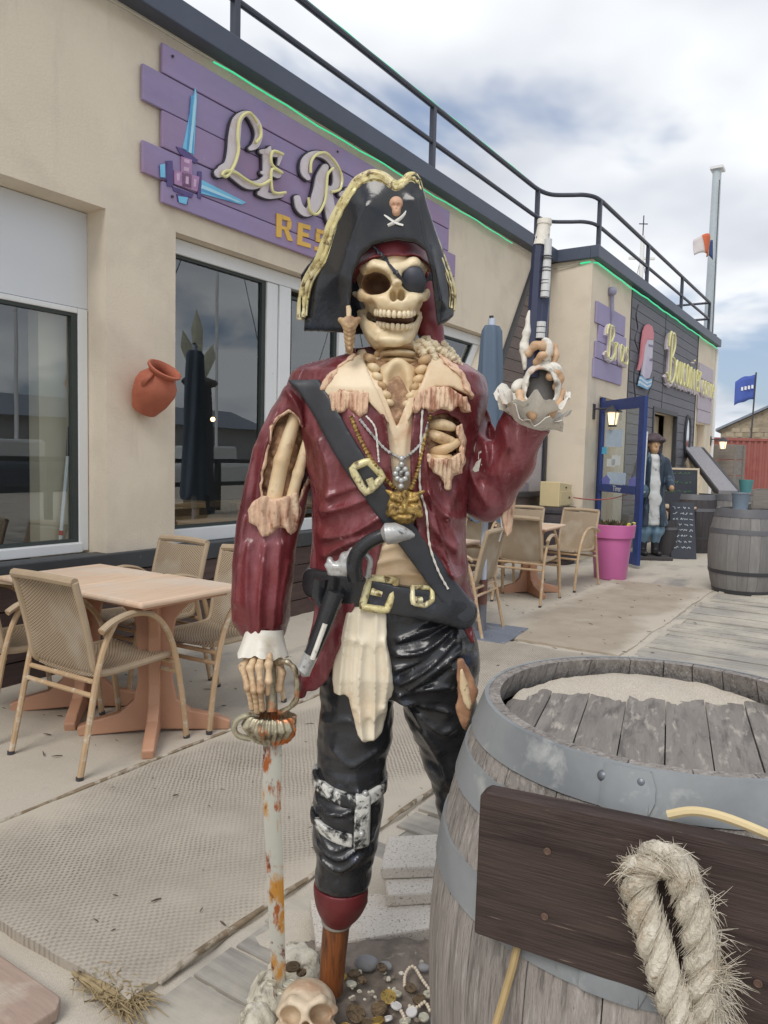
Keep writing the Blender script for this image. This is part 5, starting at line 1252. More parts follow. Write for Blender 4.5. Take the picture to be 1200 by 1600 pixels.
sculpt('coat_sleeve', np.maximum(B0 - .002 - arm2_f - .003 * noise3(gB, 22, 12), capcut), gB, BURG, st, bvh=True)
# torn flap under the elbow
def slab(name, poly, dyf, th, mt, par=st, h=.004, waves=0, rag=0, org=ORG, bvh=True, seed=3, rim=.004):
    pts = [P(x, y, dyf(x, y) if callable(dyf) else dyf) for x, y in poly]; A = np.array(pts)
    g = Grid(A.min(0) - .03, A.max(0) + .03, h)
    if callable(dyf):
        M_ = np.c_[A[:, 0], A[:, 2], np.ones(len(A))]; co_, *_ = np.linalg.lstsq(M_, A[:, 1], rcond=None); yc = co_[0] * g.X + co_[1] * g.Z + co_[2]
    else: yc = dyf
    q = poly2(g, [(p[0], p[2]) for p in pts])
    if rag: q = q + rag * noise3(g, 60, seed) + rag * .6 * noise3(g, 130, seed + 1)
    d = smax(q, np.abs(g.Y - yc - waves * noise3(g, 22, seed)) - th, rim)
    return sculpt(name, d, g, mt, par, org=org, bvh=bvh)
slab('torn_flap', [(792, 775), (806, 742), (810, 760), (803, 800), (800, 830), (792, 842), (784, 812), (786, 796)], lambda x, y: -.03 + (x - 790) * .0008, .006, RAGS, rag=.002)

# ---- trousers, legs, belt
gP = Grid((-.27, -.22, .22), (.30, .24, 1.16), .0042)
hip = loft(gP, [(900, 506, 716, -.11, .095), (935, 500, 731, -.116, .10), (985, 502, 740, -.118, .105), (1040, 504, 744, -.112, .105), (1075, 520, 738, -.09, .09)], 0, 2.3)
legR = chain(gP, [P(562, 1050, .0), P(556, 1140, -.01), (P(548, 1205, -.02)), P(545, 1255, -.03), P(541, 1310, -.03), P(536, 1365, -.025), P(534, 1388, -.02)], [.091, .083, .076, .079, .073, .064, .058], .02)
legL = chain(gP, [P(678, 1030, .005), P(690, 1110, .02), P(703, 1185, .03), P(716, 1260, .04), P(728, 1330, .05), P(742, 1440, .06)], [.096, .083, .063, .050, .052, .05], .02)
PT = smin(smin(hip, legR, .03), legL, .03)
tf = [([(622, 1000), (660, 985), (700, 975)], .008, 4), ([(620, 1022), (665, 1015), (706, 985)], .010, 5), ([(618, 1045), (660, 1032), (690, 1012)], .008, 5), ([(626, 1068), (672, 1040), (712, 1000)], .010, 5), ([(640, 1078), (690, 1040), (722, 1018)], .010, 5), ([(622, 1090), (655, 1080), (705, 1076)], .009, 5), ([(626, 1100), (670, 1112), (705, 1120)], .008, 6), ([(632, 1110), (662, 1150), (690, 1190)], .008, 6), ([(650, 1125), (690, 1155), (712, 1150)], .006, 5), ([(660, 1160), (690, 1210), (700, 1240)], .007, 5), ([(660, 960), (690, 950), (725, 960)], .006, 5), ([(700, 1040), (725, 1060), (738, 1090)], .008, 5), ([(520, 1180), (550, 1200), (590, 1180)], .006, 6), ([(505, 1140), (540, 1130), (580, 1140)], .006, 6),
      ([(494, 1262), (520, 1272), (550, 1264)], .009, 4), ([(492, 1280), (525, 1268), (550, 1278)], .006, 4), ([(495, 1328), (530, 1342), (565, 1322)], .010, 4), ([(500, 1350), (532, 1362), (562, 1340)], .009, 4), ([(498, 1312), (520, 1330), (560, 1312)], .007, 4), ([(560, 1240), (585, 1260), (596, 1246)], .007, 4), ([(566, 1300), (580, 1320), (588, 1300)], .007, 4)]
gap_ = ridges(gP, [([(622, 1006), (662, 998), (704, 978)], .006, 4), ([(622, 1055), (668, 1028), (700, 1000)], .007, 4), ([(636, 1085), (690, 1058), (716, 1030)], .006, 4), ([(498, 1272), (525, 1280), (555, 1272)], .005, 3)], -.11)
frP = gP.Y - .03
tfd = (ridges(gP, tf, -.11) - gap_) * (1 / (1 + np.exp(np.clip(frP / .02, -30, 30)))) + .004 * noise3(gP, 16, 41) + .003 * noise3(gP, 34, 42, (1, 1, 1.6))
dP = PT - tfd
zc = P(535, 1378, -.02)[2]
cupcut = np.maximum(gP.Z - zc, gP.X - .02)          # the stump below this line is the red cup
sculpt('trousers', np.maximum(dP, -np.maximum(cupcut + .0, cap(gP, P(535, 1388, -.02), P(535, 1500, -.02), .12) )), gP, BLACK, st, bvh=True)
gC = Grid((-.20, -.12, .20), (-.02, .12, .54), .004)
sculpt('stump_cup', np.maximum(chain(gC, [P(536, 1365, -.025), P(534, 1392, -.02), P(531, 1412, -.012), P(528, 1428, -.005)], [.066, .060, .046, .034], .03), gC.Z - zc), gC, mat('cup_red', lin(112, 40, 44), .45, .12, 9, layers=[(lin(84, 30, 34), 6, .58, .1)], bump=.2), st)
m = MB(); a_, b_ = LP(P(527, 1430, -.004)), LP(P(526.5, 1442, -.003)); m.tube([a_, b_], [.040, .037], 20); m.build('ferrule', mat('ferrule_grey', lin(150, 146, 138), .5, .1, 20), st, smooth=50, bev=.003)
m = MB(); m.tube([LP(P(526, 1440, -.003)), LP(P(521, 1490, 0)), LP(P(517, 1548, .0))], [.033, .0315, .030], 20)
m.build('peg_leg', mat('peg_wood', lin(128, 76, 42), .4, .3, 5, stretch=(9, 9, 1), layers=[(lin(70, 42, 28), 7, .58, .08, (9, 9, 1)), (lin(170, 108, 62), 6, .64, .08, (9, 9, .8))], bump=.4, bscale=20), st, smooth=50)
def patchP(name, poly, off, mt, extra=0, rag=0, seed=1, base=None, dy=-.11, back=None, par=st):
    q = poly2(gP, pz(poly, dy))
    if rag: q = q + rag * noise3(gP, 60, seed) + rag * .6 * noise3(gP, 130, seed + 1)
    b = PT if base is None else base
    d = smax(b - off - extra, q, .004); d = np.maximum(d, frP if back is None else back); d = np.maximum(d, -(b + .02)); return sculpt(name, d, gP, mt, par, bvh=True)
FLAKE = mat('flaked_strap', lin(38, 38, 40), .4, .2, 20, layers=[(lin(206, 206, 200), 22, .50, .04), (lin(60, 60, 60), 70, .64, .04)], bump=.8, bscale=50)
patchP('knee_strap', [(484, 1214), (520, 1226), (560, 1236), (606, 1226), (606, 1246), (560, 1256), (520, 1246), (484, 1236)], .010, FLAKE, dy=-.08, back=gP.Y - .2)
patchP('knee_strap', [(482, 1274), (520, 1286), (552, 1294), (552, 1314), (520, 1306), (482, 1292)], .010, FLAKE, dy=-.08, back=gP.Y - .2)
patchP('knee_strap', [(556, 1232), (580, 1234), (578, 1314), (553, 1314)], .016, FLAKE, dy=-.08)
for p, r in (((571, 1240), .008), ((565, 1303), .0075)):
    c = FS(*p, .003); m = MB(); m.sphere(c, r, 12); m.build('rivet', SILVER, st, smooth=True)
# shirt tail hanging over the thigh
gS = Grid((-.19, -.24, .55), (.06, .06, 1.16), .004)
hipS = loft(gS, [(900, 506, 716, -.11, .095), (935, 500, 731, -.116, .10), (985, 502, 740, -.118, .105), (1040, 504, 744, -.112, .105), (1075, 520, 738, -.09, .09)], 0, 2.3)
legS = chain(gS, [P(562, 1050, .0), P(556, 1140, -.01), (P(548, 1205, -.02))], [.091, .083, .076], .02)
bS = smin(hipS, legS, .04)
fold = ridges(gS, [([(545, 960), (536, 1020), (530, 1088)], .010, 5), ([(566, 1005), (560, 1080), (566, 1160)], .010, 6), ([(585, 1010), (586, 1080), (584, 1160)], .009, 5), ([(600, 1000), (606, 1050), (600, 1110)], .010, 5), ([(552, 1000), (548, 1060), (552, 1110)], .007, 4), ([(562, 950), (560, 980), (560, 996)], .006, 5), ([(588, 952), (588, 980), (586, 1002)], .006, 5)], -.13)
qS = poly2(gS, pz([(541, 940), (604, 950), (604, 1000), (611, 1040), (615, 1078), (612, 1092), (606, 1096), (604, 1130), (598, 1154), (590, 1162), (570, 1164), (558, 1154), (551, 1128), (544, 1096), (536, 1090), (519, 1092), (518, 1040), (528, 990)], -.13)) + .002 * noise3(gS, 60, 5)
step = .010 / (1 + np.exp(np.clip((gS.Z - P(575, 1004, -.13)[2]) / .004, -30, 30)))
dS = smax(bS - .018 - fold + step * .5 - .004, qS, .005); dS = np.maximum(np.maximum(dS, gS.Y - .0), -(bS + .015))
sculpt('shirt_tail', dS, gS, mat('tail_cloth', lin(232, 221, 198), .45, .05, 5, layers=[(lin(224, 196, 160), 6, .66, .1)]), st, bvh=True)
# coat tails
slab('coat_tail', [(508, 935), (556, 938), (547, 965), (535, 1000), (522, 1035), (512, 1062), (496, 1076), (480, 1080), (476, 1088), (460, 1092), (462, 1074), (472, 1040), (486, 1005), (498, 970)], lambda x, y: -.105 + (520 - x) * .0006, .010, BURG, waves=.006, rag=.002)
slab('coat_tail', [(494, 930), (506, 940), (496, 985), (482, 1022), (478, 1014), (488, 975)], -.04, .008, BURG)
slab('coat_tail', [(700, 935), (724, 940), (738, 975), (742, 1005), (736, 1004), (722, 980)], -.088, .010, BURG)
# belt and bandolier wrap over coat and trousers together
gW = Grid((-.27, -.25, .86), (.24, .20, 1.56), .0046)
TW = loft(gW, torso_tab); shW = smin(cap(gW, P(600, 584, 0), P(494, 618, .01), .052, .056), cap(gW, P(640, 584, 0), P(712, 622, .02), .052, .052), .03)
TW = smin(TW, shW, .05)
aW = loft(gW, arm_tab, 0, 2.1)
hW = loft(gW, [(900, 506, 716, -.11, .095), (935, 500, 731, -.116, .10), (985, 502, 740, -.118, .105), (1040, 504, 744, -.112, .105)], 0, 2.3)
bW = smin(np.minimum(TW, hW), aW - .006, .02)
def strapW(name, line, hw, off, mt, dy=-.13, rim=.004, wav=.0, yb=.03, bW=bW):
    q = line2(gW, pz([tuple(p)[:2] for p in catmull([(a, b, 0) for a, b in line], 5)], dy)) - hw * U_
    d = smax(bW - off - wav * noise3(gW, 18, 7), q, rim); d = np.maximum(np.maximum(d, gW.Y - yb), -(bW + .014)); return sculpt(name, d, gW, mt, st, bvh=True)
strapW('belt', [(486, 918), (530, 920), (575, 928), (615, 936), (660, 944), (700, 954), (728, 964)], 22, .022, BLACK, wav=.004, yb=.10, bW=smin(TW, hW, .02))
strapW('bandolier', [(462, 582), (480, 600), (506, 640), (534, 690), (566, 740), (596, 782), (624, 820), (652, 858), (684, 902), (714, 942), (728, 960)], 17.5, .026, STRAP, yb=.02)
def frame_buckle(name, corners, w, th, mt, lift, prong=None, rnd_=.3):
    pts = []
    n = len(corners)
    for i in range(n):
        a = Vector(corners[i - 1]); b = Vector(corners[i]); c = Vector(corners[(i + 1) % n]); 
        pts += [tuple(b.lerp(a, rnd_ * .5)), tuple(b.lerp(a, rnd_ * .15).lerp(b.lerp(c, rnd_ * .15), .5)), tuple(b.lerp(c, rnd_ * .5))]
    cen = FS(sum(c[0] for c in corners) / n, sum(c[1] for c in corners) / n, lift)
    W3 = []
    for p in pts: W3.append(FS(p[0], p[1], lift))
    # flatten: fit a plane so that the frame is straight
    A = np.array([list(w_) for w_ in W3]); M_ = np.c_[A[:, 0], A[:, 2], np.ones(len(A))]; cf, *_ = np.linalg.lstsq(M_, A[:, 1], rcond=None)
    A[:, 1] = M_ @ cf - lift * .3
    nrm = Vector((cf[0], -1, cf[1])).normalized()
    m = MB(); m.tube([Vector(a) for a in A], w, 8, flat=th / w, closed=True, up=None)
    m = MB(); m.tube([Vector(a) for a in A], th, 8, flat=w / th, closed=True, up=nrm)
    o = m.build(name, mt, st, smooth=50)
    if prong:
        m = MB(); p0 = FS(*prong[0], lift + .008); p1 = FS(*prong[1], lift + .008); m.tube([p0, (p0 + p1) / 2, p1], [.008, .007, .006], 8); m.build('prong', mt, o, smooth=True)
    return o
frame_buckle('buckle', [(578, 903), (620, 907), (605, 954), (566, 948)], .0085, .007, GOLD, .004, ((580, 924), (597, 929)), .25)
frame_buckle('buckle', [(644, 917), (674, 917), (676, 938), (664, 946), (645, 942)], .006, .006, GOLD, .004, ((648, 938), (660, 937)), .3)
frame_buckle('buckle', [(549, 731), (576, 720), (599, 745), (572, 772)], .0085, .007, GOLD, .004, ((577, 748), (583, 764)), .5)
# ---- chains, pendants, medallion
def on(pts, lift, n=6): return [FS(p.x, p.y, lift) for p in catmull([(a, b, 0) for a, b in pts], n)]
def twist(name, pts, r, mt, lift=.004, n=8):
    W3 = on(pts, lift, n); rs = [r * (1 + .35 * math.sin(i * 2.4)) for i in range(len(W3))]
    m = MB(); m.tube(W3, rs, 6); return m.build(name, mt, st, smooth=True)
twist('chain', [(548, 650), (560, 680), (575, 710), (592, 735), (606, 752), (618, 765)], .0042, BRASS, n=14)
twist('chain', [(672, 648), (664, 680), (656, 720), (648, 750), (640, 768)], .0042, BRASS, n=14)
twist('necklace', [(562, 655), (578, 675), (600, 700), (618, 712), (630, 715), (645, 706), (660, 688), (668, 660)], .0028, SILVER, n=10)
twist('necklace', [(572, 650), (586, 668), (590, 700), (592, 722)], .002, OLDWHITE, n=10)
twist('cord', [(660, 640), (657, 700), (656, 760), (666, 800), (671, 850), (684, 890), (700, 920)], .0024, OLDWHITE, n=8)
m = MB(); c = FS(627, 742, .006)
for i, (dx, dz) in enumerate(((0, .022), (-.008, .012), (.008, .012), (-.012, .002), (0, .004), (.012, .002), (-.008, -.008), (.008, -.008), (0, -.012), (0, -.024), (0, .034))): m.sphere(c + Vector((dx, -.004, dz)), .0068, 10)
m.build('pendant', SILVER, st, smooth=True)
# medallion: horned grimacing disc
mc = FS(632, 792, .026)
g = Grid((-.06, -.04, -.06), (.06, .03, .06), .0017)
d = smin(ell(g, (0, 0, 0), (.036, .014, .035)), ell(g, (0, -.004, -.012), (.022, .014, .022)), .01)
for s in (-1, 1):
    d = smin(d, cap(g, (s * .012, -.010, .014), (s * .026, -.012, .020), .0055), .004); d = smin(d, cap(g, (s * .022, -.004, .024), (s * .040, -.004, .034), .008, .003), .006)
    d = smax(d, -ell(g, (s * .013, -.016, .007), (.007, .008, .0045)), .003); d = smin(d, cap(g, (s * .006, -.013, -.010), (s * .022, -.011, -.014), .005), .004)
    d = smin(d, cap(g, (s * .03, -.006, .0), (s * .034, -.006, -.016), .006), .004)
    d = smin(d, cap(g, (s * .010, -.010, -.022), (s * .018, -.010, -.024), .005), .003)
d = smin(d, cap(g, (0, -.013, .012), (0, -.017, -.002), .0055), .004); d = smin(d, cap(g, (0, -.012, .024), (0, -.010, .032), .007), .004)
d = smax(d, -cap(g, (-.013, -.018, -.016), (.013, -.018, -.016), .0038), .002)
d = d + .0012 * noise3(g, 160, 5)
sculpt('medallion', d, g, BRASS, st, org=tuple(ORG - (mc + ORG) + Vector((0, 1.75, 0))), smooth_it=1)
# ---- pistol in the belt
pc = lambda x, y, l=.02: FS(x, y, l)
gp = []
m = MB(); W3 = [LP(P(*p)) for p in ((556, 906, -.17), (553, 884, -.178), (560, 862, -.186), (578, 846, -.192), (600, 836, -.196), (612, 834, -.196))]
m.tube(catmull(W3, 5), cat1([.016, .018, .0165, .0155, .015, .0145], 5), 10); bp = m.build('belt_pistol', BLACK, st, smooth=True)
m = MB(); W3 = [LP(P(*p)) for p in ((597, 836, -.196), (604, 834, -.198), (618, 833, -.2), (630, 834, -.2), (642, 836, -.2), (648, 837, -.2))]
m.tube(W3, [.012, .023, .022, .016, .009, .003], 12); m.build('pommel', SILVER, bp, smooth=True)
g = Grid(P(500, 905, -.22), P(560, 850, -.12), .0022)
d = smin(ell(g, P(540, 880, -.17), (.016, .016, .026)), cap(g, P(515, 884, -.17), P(536, 888, -.175), .010), .008); d = smin(d, cap(g, P(544, 868, -.178), P(552, 858, -.184), .007), .006); d = smin(d, cap(g, P(516, 876, -.17), P(518, 888, -.17), .008), .005); d = smin(d, cap(g, P(536, 896, -.17), P(518, 894, -.168), .010), .006)
sculpt('pistol_lock', d + .002 * noise3(g, 120, 3), g, SILVER, bp)
m = MB(); m.tube(catmull([LP(P(*p)) for p in ((560, 872, -.165), (570, 866, -.168), (578, 876, -.168), (576, 892, -.164), (574, 902, -.158))], 5), .0065, 8); m.build('trigger_guard', SILVER, bp, smooth=True)
m = MB(); m.tube([LP(P(524, 925, -.166)), LP(P(506, 975, -.17)), LP(P(486, 1024, -.172))], [.021, .019, .016], 12); m.build('barrel', BLACK, bp, smooth=True)
m = MB(); m.tube([LP(P(486, 1022, -.172)), LP(P(478, 1040, -.172)), LP(P(474, 1048, -.172)), LP(P(470, 1050, -.172))], [.017, .016, .018, .012], 12); m.build('muzzle', SILVER, bp, smooth=True)
m = MB(); m.tube([LP(P(508, 975, -.19)), LP(P(488, 1030, -.19))], .0055, 8); m.build('ramrod', OLDWHITE, bp, smooth=True)
m = MB(); m.tube([LP(P(502, 905, -.148)), LP(P(498, 930, -.148)), LP(P(506, 945, -.15))], [.02, .019, .016], 8, flat=.5); m.build('holster', BLACK, st, smooth=True)
# ---- torn thigh
slab('torn_thigh', [(714, 1028), (722, 1026), (734, 1048), (744, 1070), (748, 1078), (742, 1092), (736, 1110), (732, 1132), (728, 1144), (722, 1138), (716, 1122), (712, 1104), (716, 1090), (713, 1062)], -.115, .008, mat('torn_brown', lin(148, 108, 82), .6, .2, 18, layers=[(lin(190, 148, 114), 16, .56, .1)], bump=.5), waves=.012, rag=.002)
slab('thigh_bone', [(718, 1048), (722, 1042), (732, 1070), (738, 1100), (734, 1112), (724, 1098), (718, 1075)], -.128, .006, BONE, rag=0)

# ================================================================ NECK AND CHEST BONES
g = Grid(P(560, 685, -.2), P(690, 530, .02), .003)
d = ell(g, P(620, 618, -.116), (.038, .026, .080))
d = smin(d, cap(g, P(604, 584, -.096), P(638, 584, -.096), .019), .02)
sculpt('breastbone', smax(d, -(ell(g, P(620, 615, -.13), (.02, .02, .06))), .02) + .0015 * noise3(g, 50, 4), g, BONE, st)
for k, (y_, w, r) in enumerate(((545, 25, .0105), (556, 28, .0115), (568, 30, .0110))):
    g = Grid(P(572, y_ + 22, -.17), P(676, y_ - 22, .08), .0026)
    d = ell(g, P(622, y_, -.035), (w * U_ * 1.15, .066, r)); d = smin(d, smin(cap(g, P(622 - w, y_ + 2, -.055), P(622 - w - 7, y_ + 9, -.065), .009), cap(g, P(622 + w, y_ + 2, -.055), P(622 + w + 7, y_ + 9, -.065), .009), .004), .008)
    sculpt('neck_vertebra', d + .0015 * noise3(g, 70, k), g, BONED if k != 1 else BONE, st)
sculpt('chest_lining', np.maximum(np.maximum(T0 + .010 - .004 * noise3(gT, 60, 7), Vneck - .012), front), gT, BROWN, st)
gN = Grid(P(580, 600, -.06), P(664, 500, .06), .004); sculpt('neck_core', cap(gN, P(620, 590, -.01), P(616, 510, .0), .034), gN, BROWN, st)
for i, (x, y, r) in enumerate(((578, 560, .0115), (583, 574, .0115), (588, 588, .011), (595, 602, .0105), (602, 616, .0095), (607, 628, .008), (664, 562, .0115), (659, 577, .0115), (655, 592, .011), (649, 605, .0105), (643, 618, .0095), (637, 630, .008))):
    s = -1 if i < 6 else 1
    yy = -.104 - .018 * min(1, max(0, (y - 560) / 50)); pts = [P(x + s * 7, y - 4, yy + .012), P(x, y, yy - .012), P(x - s * 6, y + 3, yy - .004)]
    bone_obj('rib_end', [([np.array(p) for p in catmull(pts, 3)], [r * .62 * (.8 + .25 * math.sin(PI * k / 6)) for k in range(7)])], st, BONE if i % 3 else BONED)

# ================================================================ HEAD
gK = Grid(P(540, 560, -.20), P(682, 355, .13), .0021)
F1 = -.10
d = ell(gK, P(610, 418, .0), (.081, .105, .090))
d = smin(d, ell(gK, P(614, 462, -.045), (.068, .07, .060)), .03)
d = smin(d, chain(gK, [P(562, 424, -.065), P(586, 417, -.110), P(617, 424, -.124), P(646, 414, -.112), P(666, 420, -.07)], [.012, .0135, .0135, .0135, .012], .01), .022)
for s in ([P(556, 458, -.03), P(568, 461, -.085), P(592, 470, -.118)], [P(666, 456, -.03), P(662, 459, -.085), P(648, 468, -.115)]):
    d = smin(d, chain(gK, s, [.009, .0125, .0125], .01), .012)
d = smin(d, ell(gK, P(618, 476, -.100), (.042, .038, .032)), .022)
d = smin(d, chain(gK, [P(617, 428, -.122), P(621, 442, -.138), P(622, 449, -.143)], [.011, .009, .006], .008), .012)
# lower jaw
jaw = loft(gK, [(474, 555, 664, -.045, .03), (486, 557, 662, -.066, .03), (504, 562, 657, -.094, .03), (520, 569, 651, -.108, .03), (533, 577, 644, -.114, .02), (541, 586, 636, -.106, .0)], -.1, 2.7)
jaw = smax(jaw, -ell(gK, P(612, 494, -.045), (.056, .085, .036)), .006)
jaw = smax(jaw, -ell(gK, P(612, 520, -.02), (.050, .074, .05)), .006)
jaw = smax(jaw, gK.Y - .012 - .0 * gK.X, .008)
jaw = smin(jaw, ell(gK, P(611, 531, -.112), (.026, .010, .010)), .014)
jaw = smax(jaw, -ell(gK, P(611, 519, -.122), (.040, .007, .006)), .010)
d = smin(d, jaw, .006)
R8 = Matrix.Rotation(rad(-8), 3, 'Y')
d = smax(d, -ell(gK, P(587, 441, -.110), (.0335, .065, .0265), R8), .007)
d = smax(d, -ell(gK, P(649, 438, -.108), (.030, .06, .025)), .007)
d = smax(d, -smin(smin(ell(gK, P(615, 459, -.140), (.0095, .05, .015)), ell(gK, P(627, 458, -.138), (.0095, .05, .015)), .006), ell(gK, P(621, 451, -.145), (.008, .03, .011)), .006), .005)
mouth = chain(gK, [P(586, 494, -.085), P(600, 496.5, -.125), P(618, 499, -.14), P(636, 499, -.125), P(648, 498, -.085)], [.0095, .0105, .011, .0105, .009], .006)
d = smax(d, -mouth, .004)
d = smax(d, -ell(gK, P(617, 498, -.10), (.044, .035, .010)), .004)
d = smax(d, -ell(gK, P(557, 440, -.058), (.012, .034, .026)), .012)
d = smax(d, -ell(gK, P(672, 438, -.05), (.014, .034, .026)), .012)
d = smax(d, -ell(gK, P(578, 480, -.108), (.014, .022, .012)), .010)
d = smax(d, -ell(gK, P(566, 482, -.07), (.014, .025, .009)), .006)
d = smax(d, -ell(gK, P(656, 480, -.102), (.012, .022, .013)), .010)
d = d + .0012 * noise3(gK, 60, 61) + .0007 * noise3(gK, 130, 62)
sk = sculpt('skull', d, gK, mat('skull_bone', lin(228, 210, 174), .40, .08, 7, layers=[(lin(206, 172, 124), 8, .60, .14), (lin(150, 106, 70), 22, .72, .06)], bump=.2, bscale=60), st, bvh=True)
g = Grid(P(575, 514, -.13), P(660, 486, -.02), .003); sculpt('mouth_lining', ell(g, P(617, 499, -.068), (.042, .030, .016)), g, mat('mouth_brown', lin(92, 62, 48), .6, .2, 20), sk)
for s in (P(587, 441, -.075),):
    g = Grid(s - .05, s + .05, .002); sc_e = P(587, 441, -.110); sculpt('eye_cavity', np.maximum(np.maximum(ell(g, sc_e, (.0345, .066, .0275), R8), -(ell(g, sc_e, (.0318, .0615, .0247), R8))), -.090 - g.Y), g, mat('cavity_brown', lin(128, 98, 72), .6, .25, 18, layers=[(lin(86, 62, 46), 12, .5, .1)]), sk)  # brown lining: the socket's paint and its shade put into one colour
g = Grid(P(606, 474, -.12), P(638, 444, -.04), .003); sculpt('nose_cavity', ell(g, P(621, 458, -.070), (.018, .014, .019)), g, mat('nose_brown', lin(88, 70, 56), .6, .2, 18), sk)
TOOTH = mat('tooth', lin(226, 210, 178), .35, .06, 30, layers=[(lin(166, 126, 88), 60, .66, .05)], rnd=.05)
def teeth(pts, n, h, w, up):
    C_ = catmull([P(*p) for p in pts], 10); Ls = [0]
    for i in range(1, len(C_)): Ls.append(Ls[-1] + (C_[i] - C_[i - 1]).length)
    rr = random.Random(n)
    for k in range(n):
        t_ = Ls[-1] * (k + .5) / n; i = max(j for j in range(len(Ls)) if Ls[j] <= t_); i = min(i, len(C_) - 2); f = (t_ - Ls[i]) / max(1e-6, Ls[i + 1] - Ls[i]); c = C_[i].lerp(C_[i + 1], f); tan = (C_[i + 1] - C_[i]).normalized()
        g = Ls[-1] / n * .5; hh = h * rr.uniform(.85, 1.12); nrm = Vector((tan.y, -tan.x, 0)).normalized()
        B = Matrix((tan, nrm, Vector((0, 0, 1)))).transposed().to_4x4(); B.translation = LP(c)
        prof = [(.35, -1.0), (.85, -.8), (1.0, -.3), (.95, .3), (.6, .9), (.3, 1.05)]
        m = MB(); vs = []
        for r_, z_ in prof:
            for j in range(8):
                a = 2 * PI * j / 8; ca, sa = math.cos(a), math.sin(a); q_ = (abs(ca) ** 3 + abs(sa) ** 3) ** (-1 / 3)
                vs.append(B @ Vector((ca * q_ * g * .96 * r_, sa * q_ * w * r_, z_ * hh * (1 if up else -1))))
        fs = [(i_ * 8 + j, i_ * 8 + (j + 1) % 8, (i_ + 1) * 8 + (j + 1) % 8, (i_ + 1) * 8 + j) for i_ in range(5) for j in range(8)] + [tuple(range(7, -1, -1)), tuple(range(40, 48))]
        m.add(vs, fs); m.build('tooth', TOOTH, sk, smooth=60)
teeth([(586, 488, -.098), (598, 489.5, -.128), (616, 491, -.141), (634, 491.5, -.130), (648, 489, -.102)], 11, .0078, .0055, True)
teeth([(589, 506, -.088), (602, 508.5, -.112), (617, 510.5, -.120), (634, 511, -.111), (646, 509, -.088)], 10, .0066, .0055, False)
# headscarf and its hanging end
SCARF = mat('scarf_red', lin(124, 52, 60), .45, .12, 8, layers=[(lin(150, 88, 94), 14, .64, .06)], bump=.25, bscale=40)
cr = smin(ell(gK, P(610, 418, .0), (.081, .105, .090)), ell(gK, P(614, 462, -.045), (.068, .07, .060)), .03)
q = poly2(gK, pz([(545, 440), (552, 424), (566, 412), (590, 404), (616, 401), (645, 401), (662, 408), (676, 420), (690, 400), (690, 350), (540, 350)], -.1))
sculpt('headscarf', np.maximum(np.maximum(smin(ell(gK, P(610, 418, .0), (.0815, .1055, .0905)), chain(gK, [P(562, 424, -.065), P(586, 417, -.110), P(617, 424, -.124), P(646, 414, -.112), P(666, 420, -.07)], [.012, .0135, .0135, .0135, .012], .01), .022) - .0065, q), -(ell(gK, P(610, 418, .0), (.075, .098, .084)))), gK, SCARF, st, bvh=True)
bone_obj('scarf_tail', [([P(662, 440, .03), P(666, 480, .02), P(672, 515, .0), P(684, 545, -.02)], [.022, .026, .026, .020])], st, SCARF, .0035, .02)
EYEP = mat('eye_patch_grey', lin(56, 60, 70), .5, .12, 10, layers=[(lin(92, 98, 112), 9, .62, .08)], bump=.2, bscale=60)
skin = smin(ell(gK, P(614, 462, -.045), (.070, .074, .062)), ell(gK, P(646, 440, -.095), (.040, .034, .036)), .02)
q = poly2(gK, pz([(624, 417), (640, 415), (657, 416), (664, 428), (666, 444), (662, 455), (650, 458), (638, 455), (630, 446), (624, 434)], -.13))
dpt = smax(ell(gK, P(646, 438, -.085), (.042, .050, .042)), q, .004)
ep = sculpt('eye_patch', np.maximum(dpt, gK.Y + .06), gK, EYEP, st, bvh=True)
m = MB()
ps = [FS(586, 388, .004), FS(594, 396, .004), FS(604, 408, .004), FS(614, 420, .006), FS(622, 430, .008), FS(630, 442, .008)]
m.tube(catmull(ps, 4), .0068, 8, flat=.45, up=(1, 0, -.8)); m.build('strap', EYEP, ep, smooth=True)
# braids on the shoulder
BRAID = mat('braid_cream', lin(214, 200, 170), .55, .12, 24, layers=[(lin(160, 128, 98), 40, .6, .08)], bump=.6, bscale=70)
for path, r0 in (([(640, 538, -.05), (655, 544, -.075), (664, 556, -.09), (672, 572, -.10)], 8), ([(664, 530, -.03), (678, 540, -.055), (695, 552, -.06), (710, 565, -.055), (722, 580, -.045)], 8.5), ([(676, 531, -.01), (692, 538, -.03), (706, 552, -.03), (716, 566, -.02)], 7), ([(655, 534, -.06), (668, 540, -.08), (676, 552, -.09), (680, 566, -.095)], 7)):
    C_ = catmull([P(*p) for p in path], 8); m = MB()
    for k, c in enumerate(C_[::2]):
        t_ = (C_[min(2 * k + 1, len(C_) - 1)] - C_[max(0, 2 * k - 1)]).normalized(); R_ = t_.to_track_quat('Z', 'Y').to_matrix().to_4x4() @ Matrix.Rotation(k * 1.1, 4, 'Z') @ Matrix.Rotation(.5, 4, 'X')
        m.sphere(LP(c), (r0 * U_ * 1.05, r0 * U_ * .8, .0072), 10, R_)
    m.build('braid', BRAID, st, smooth=True)
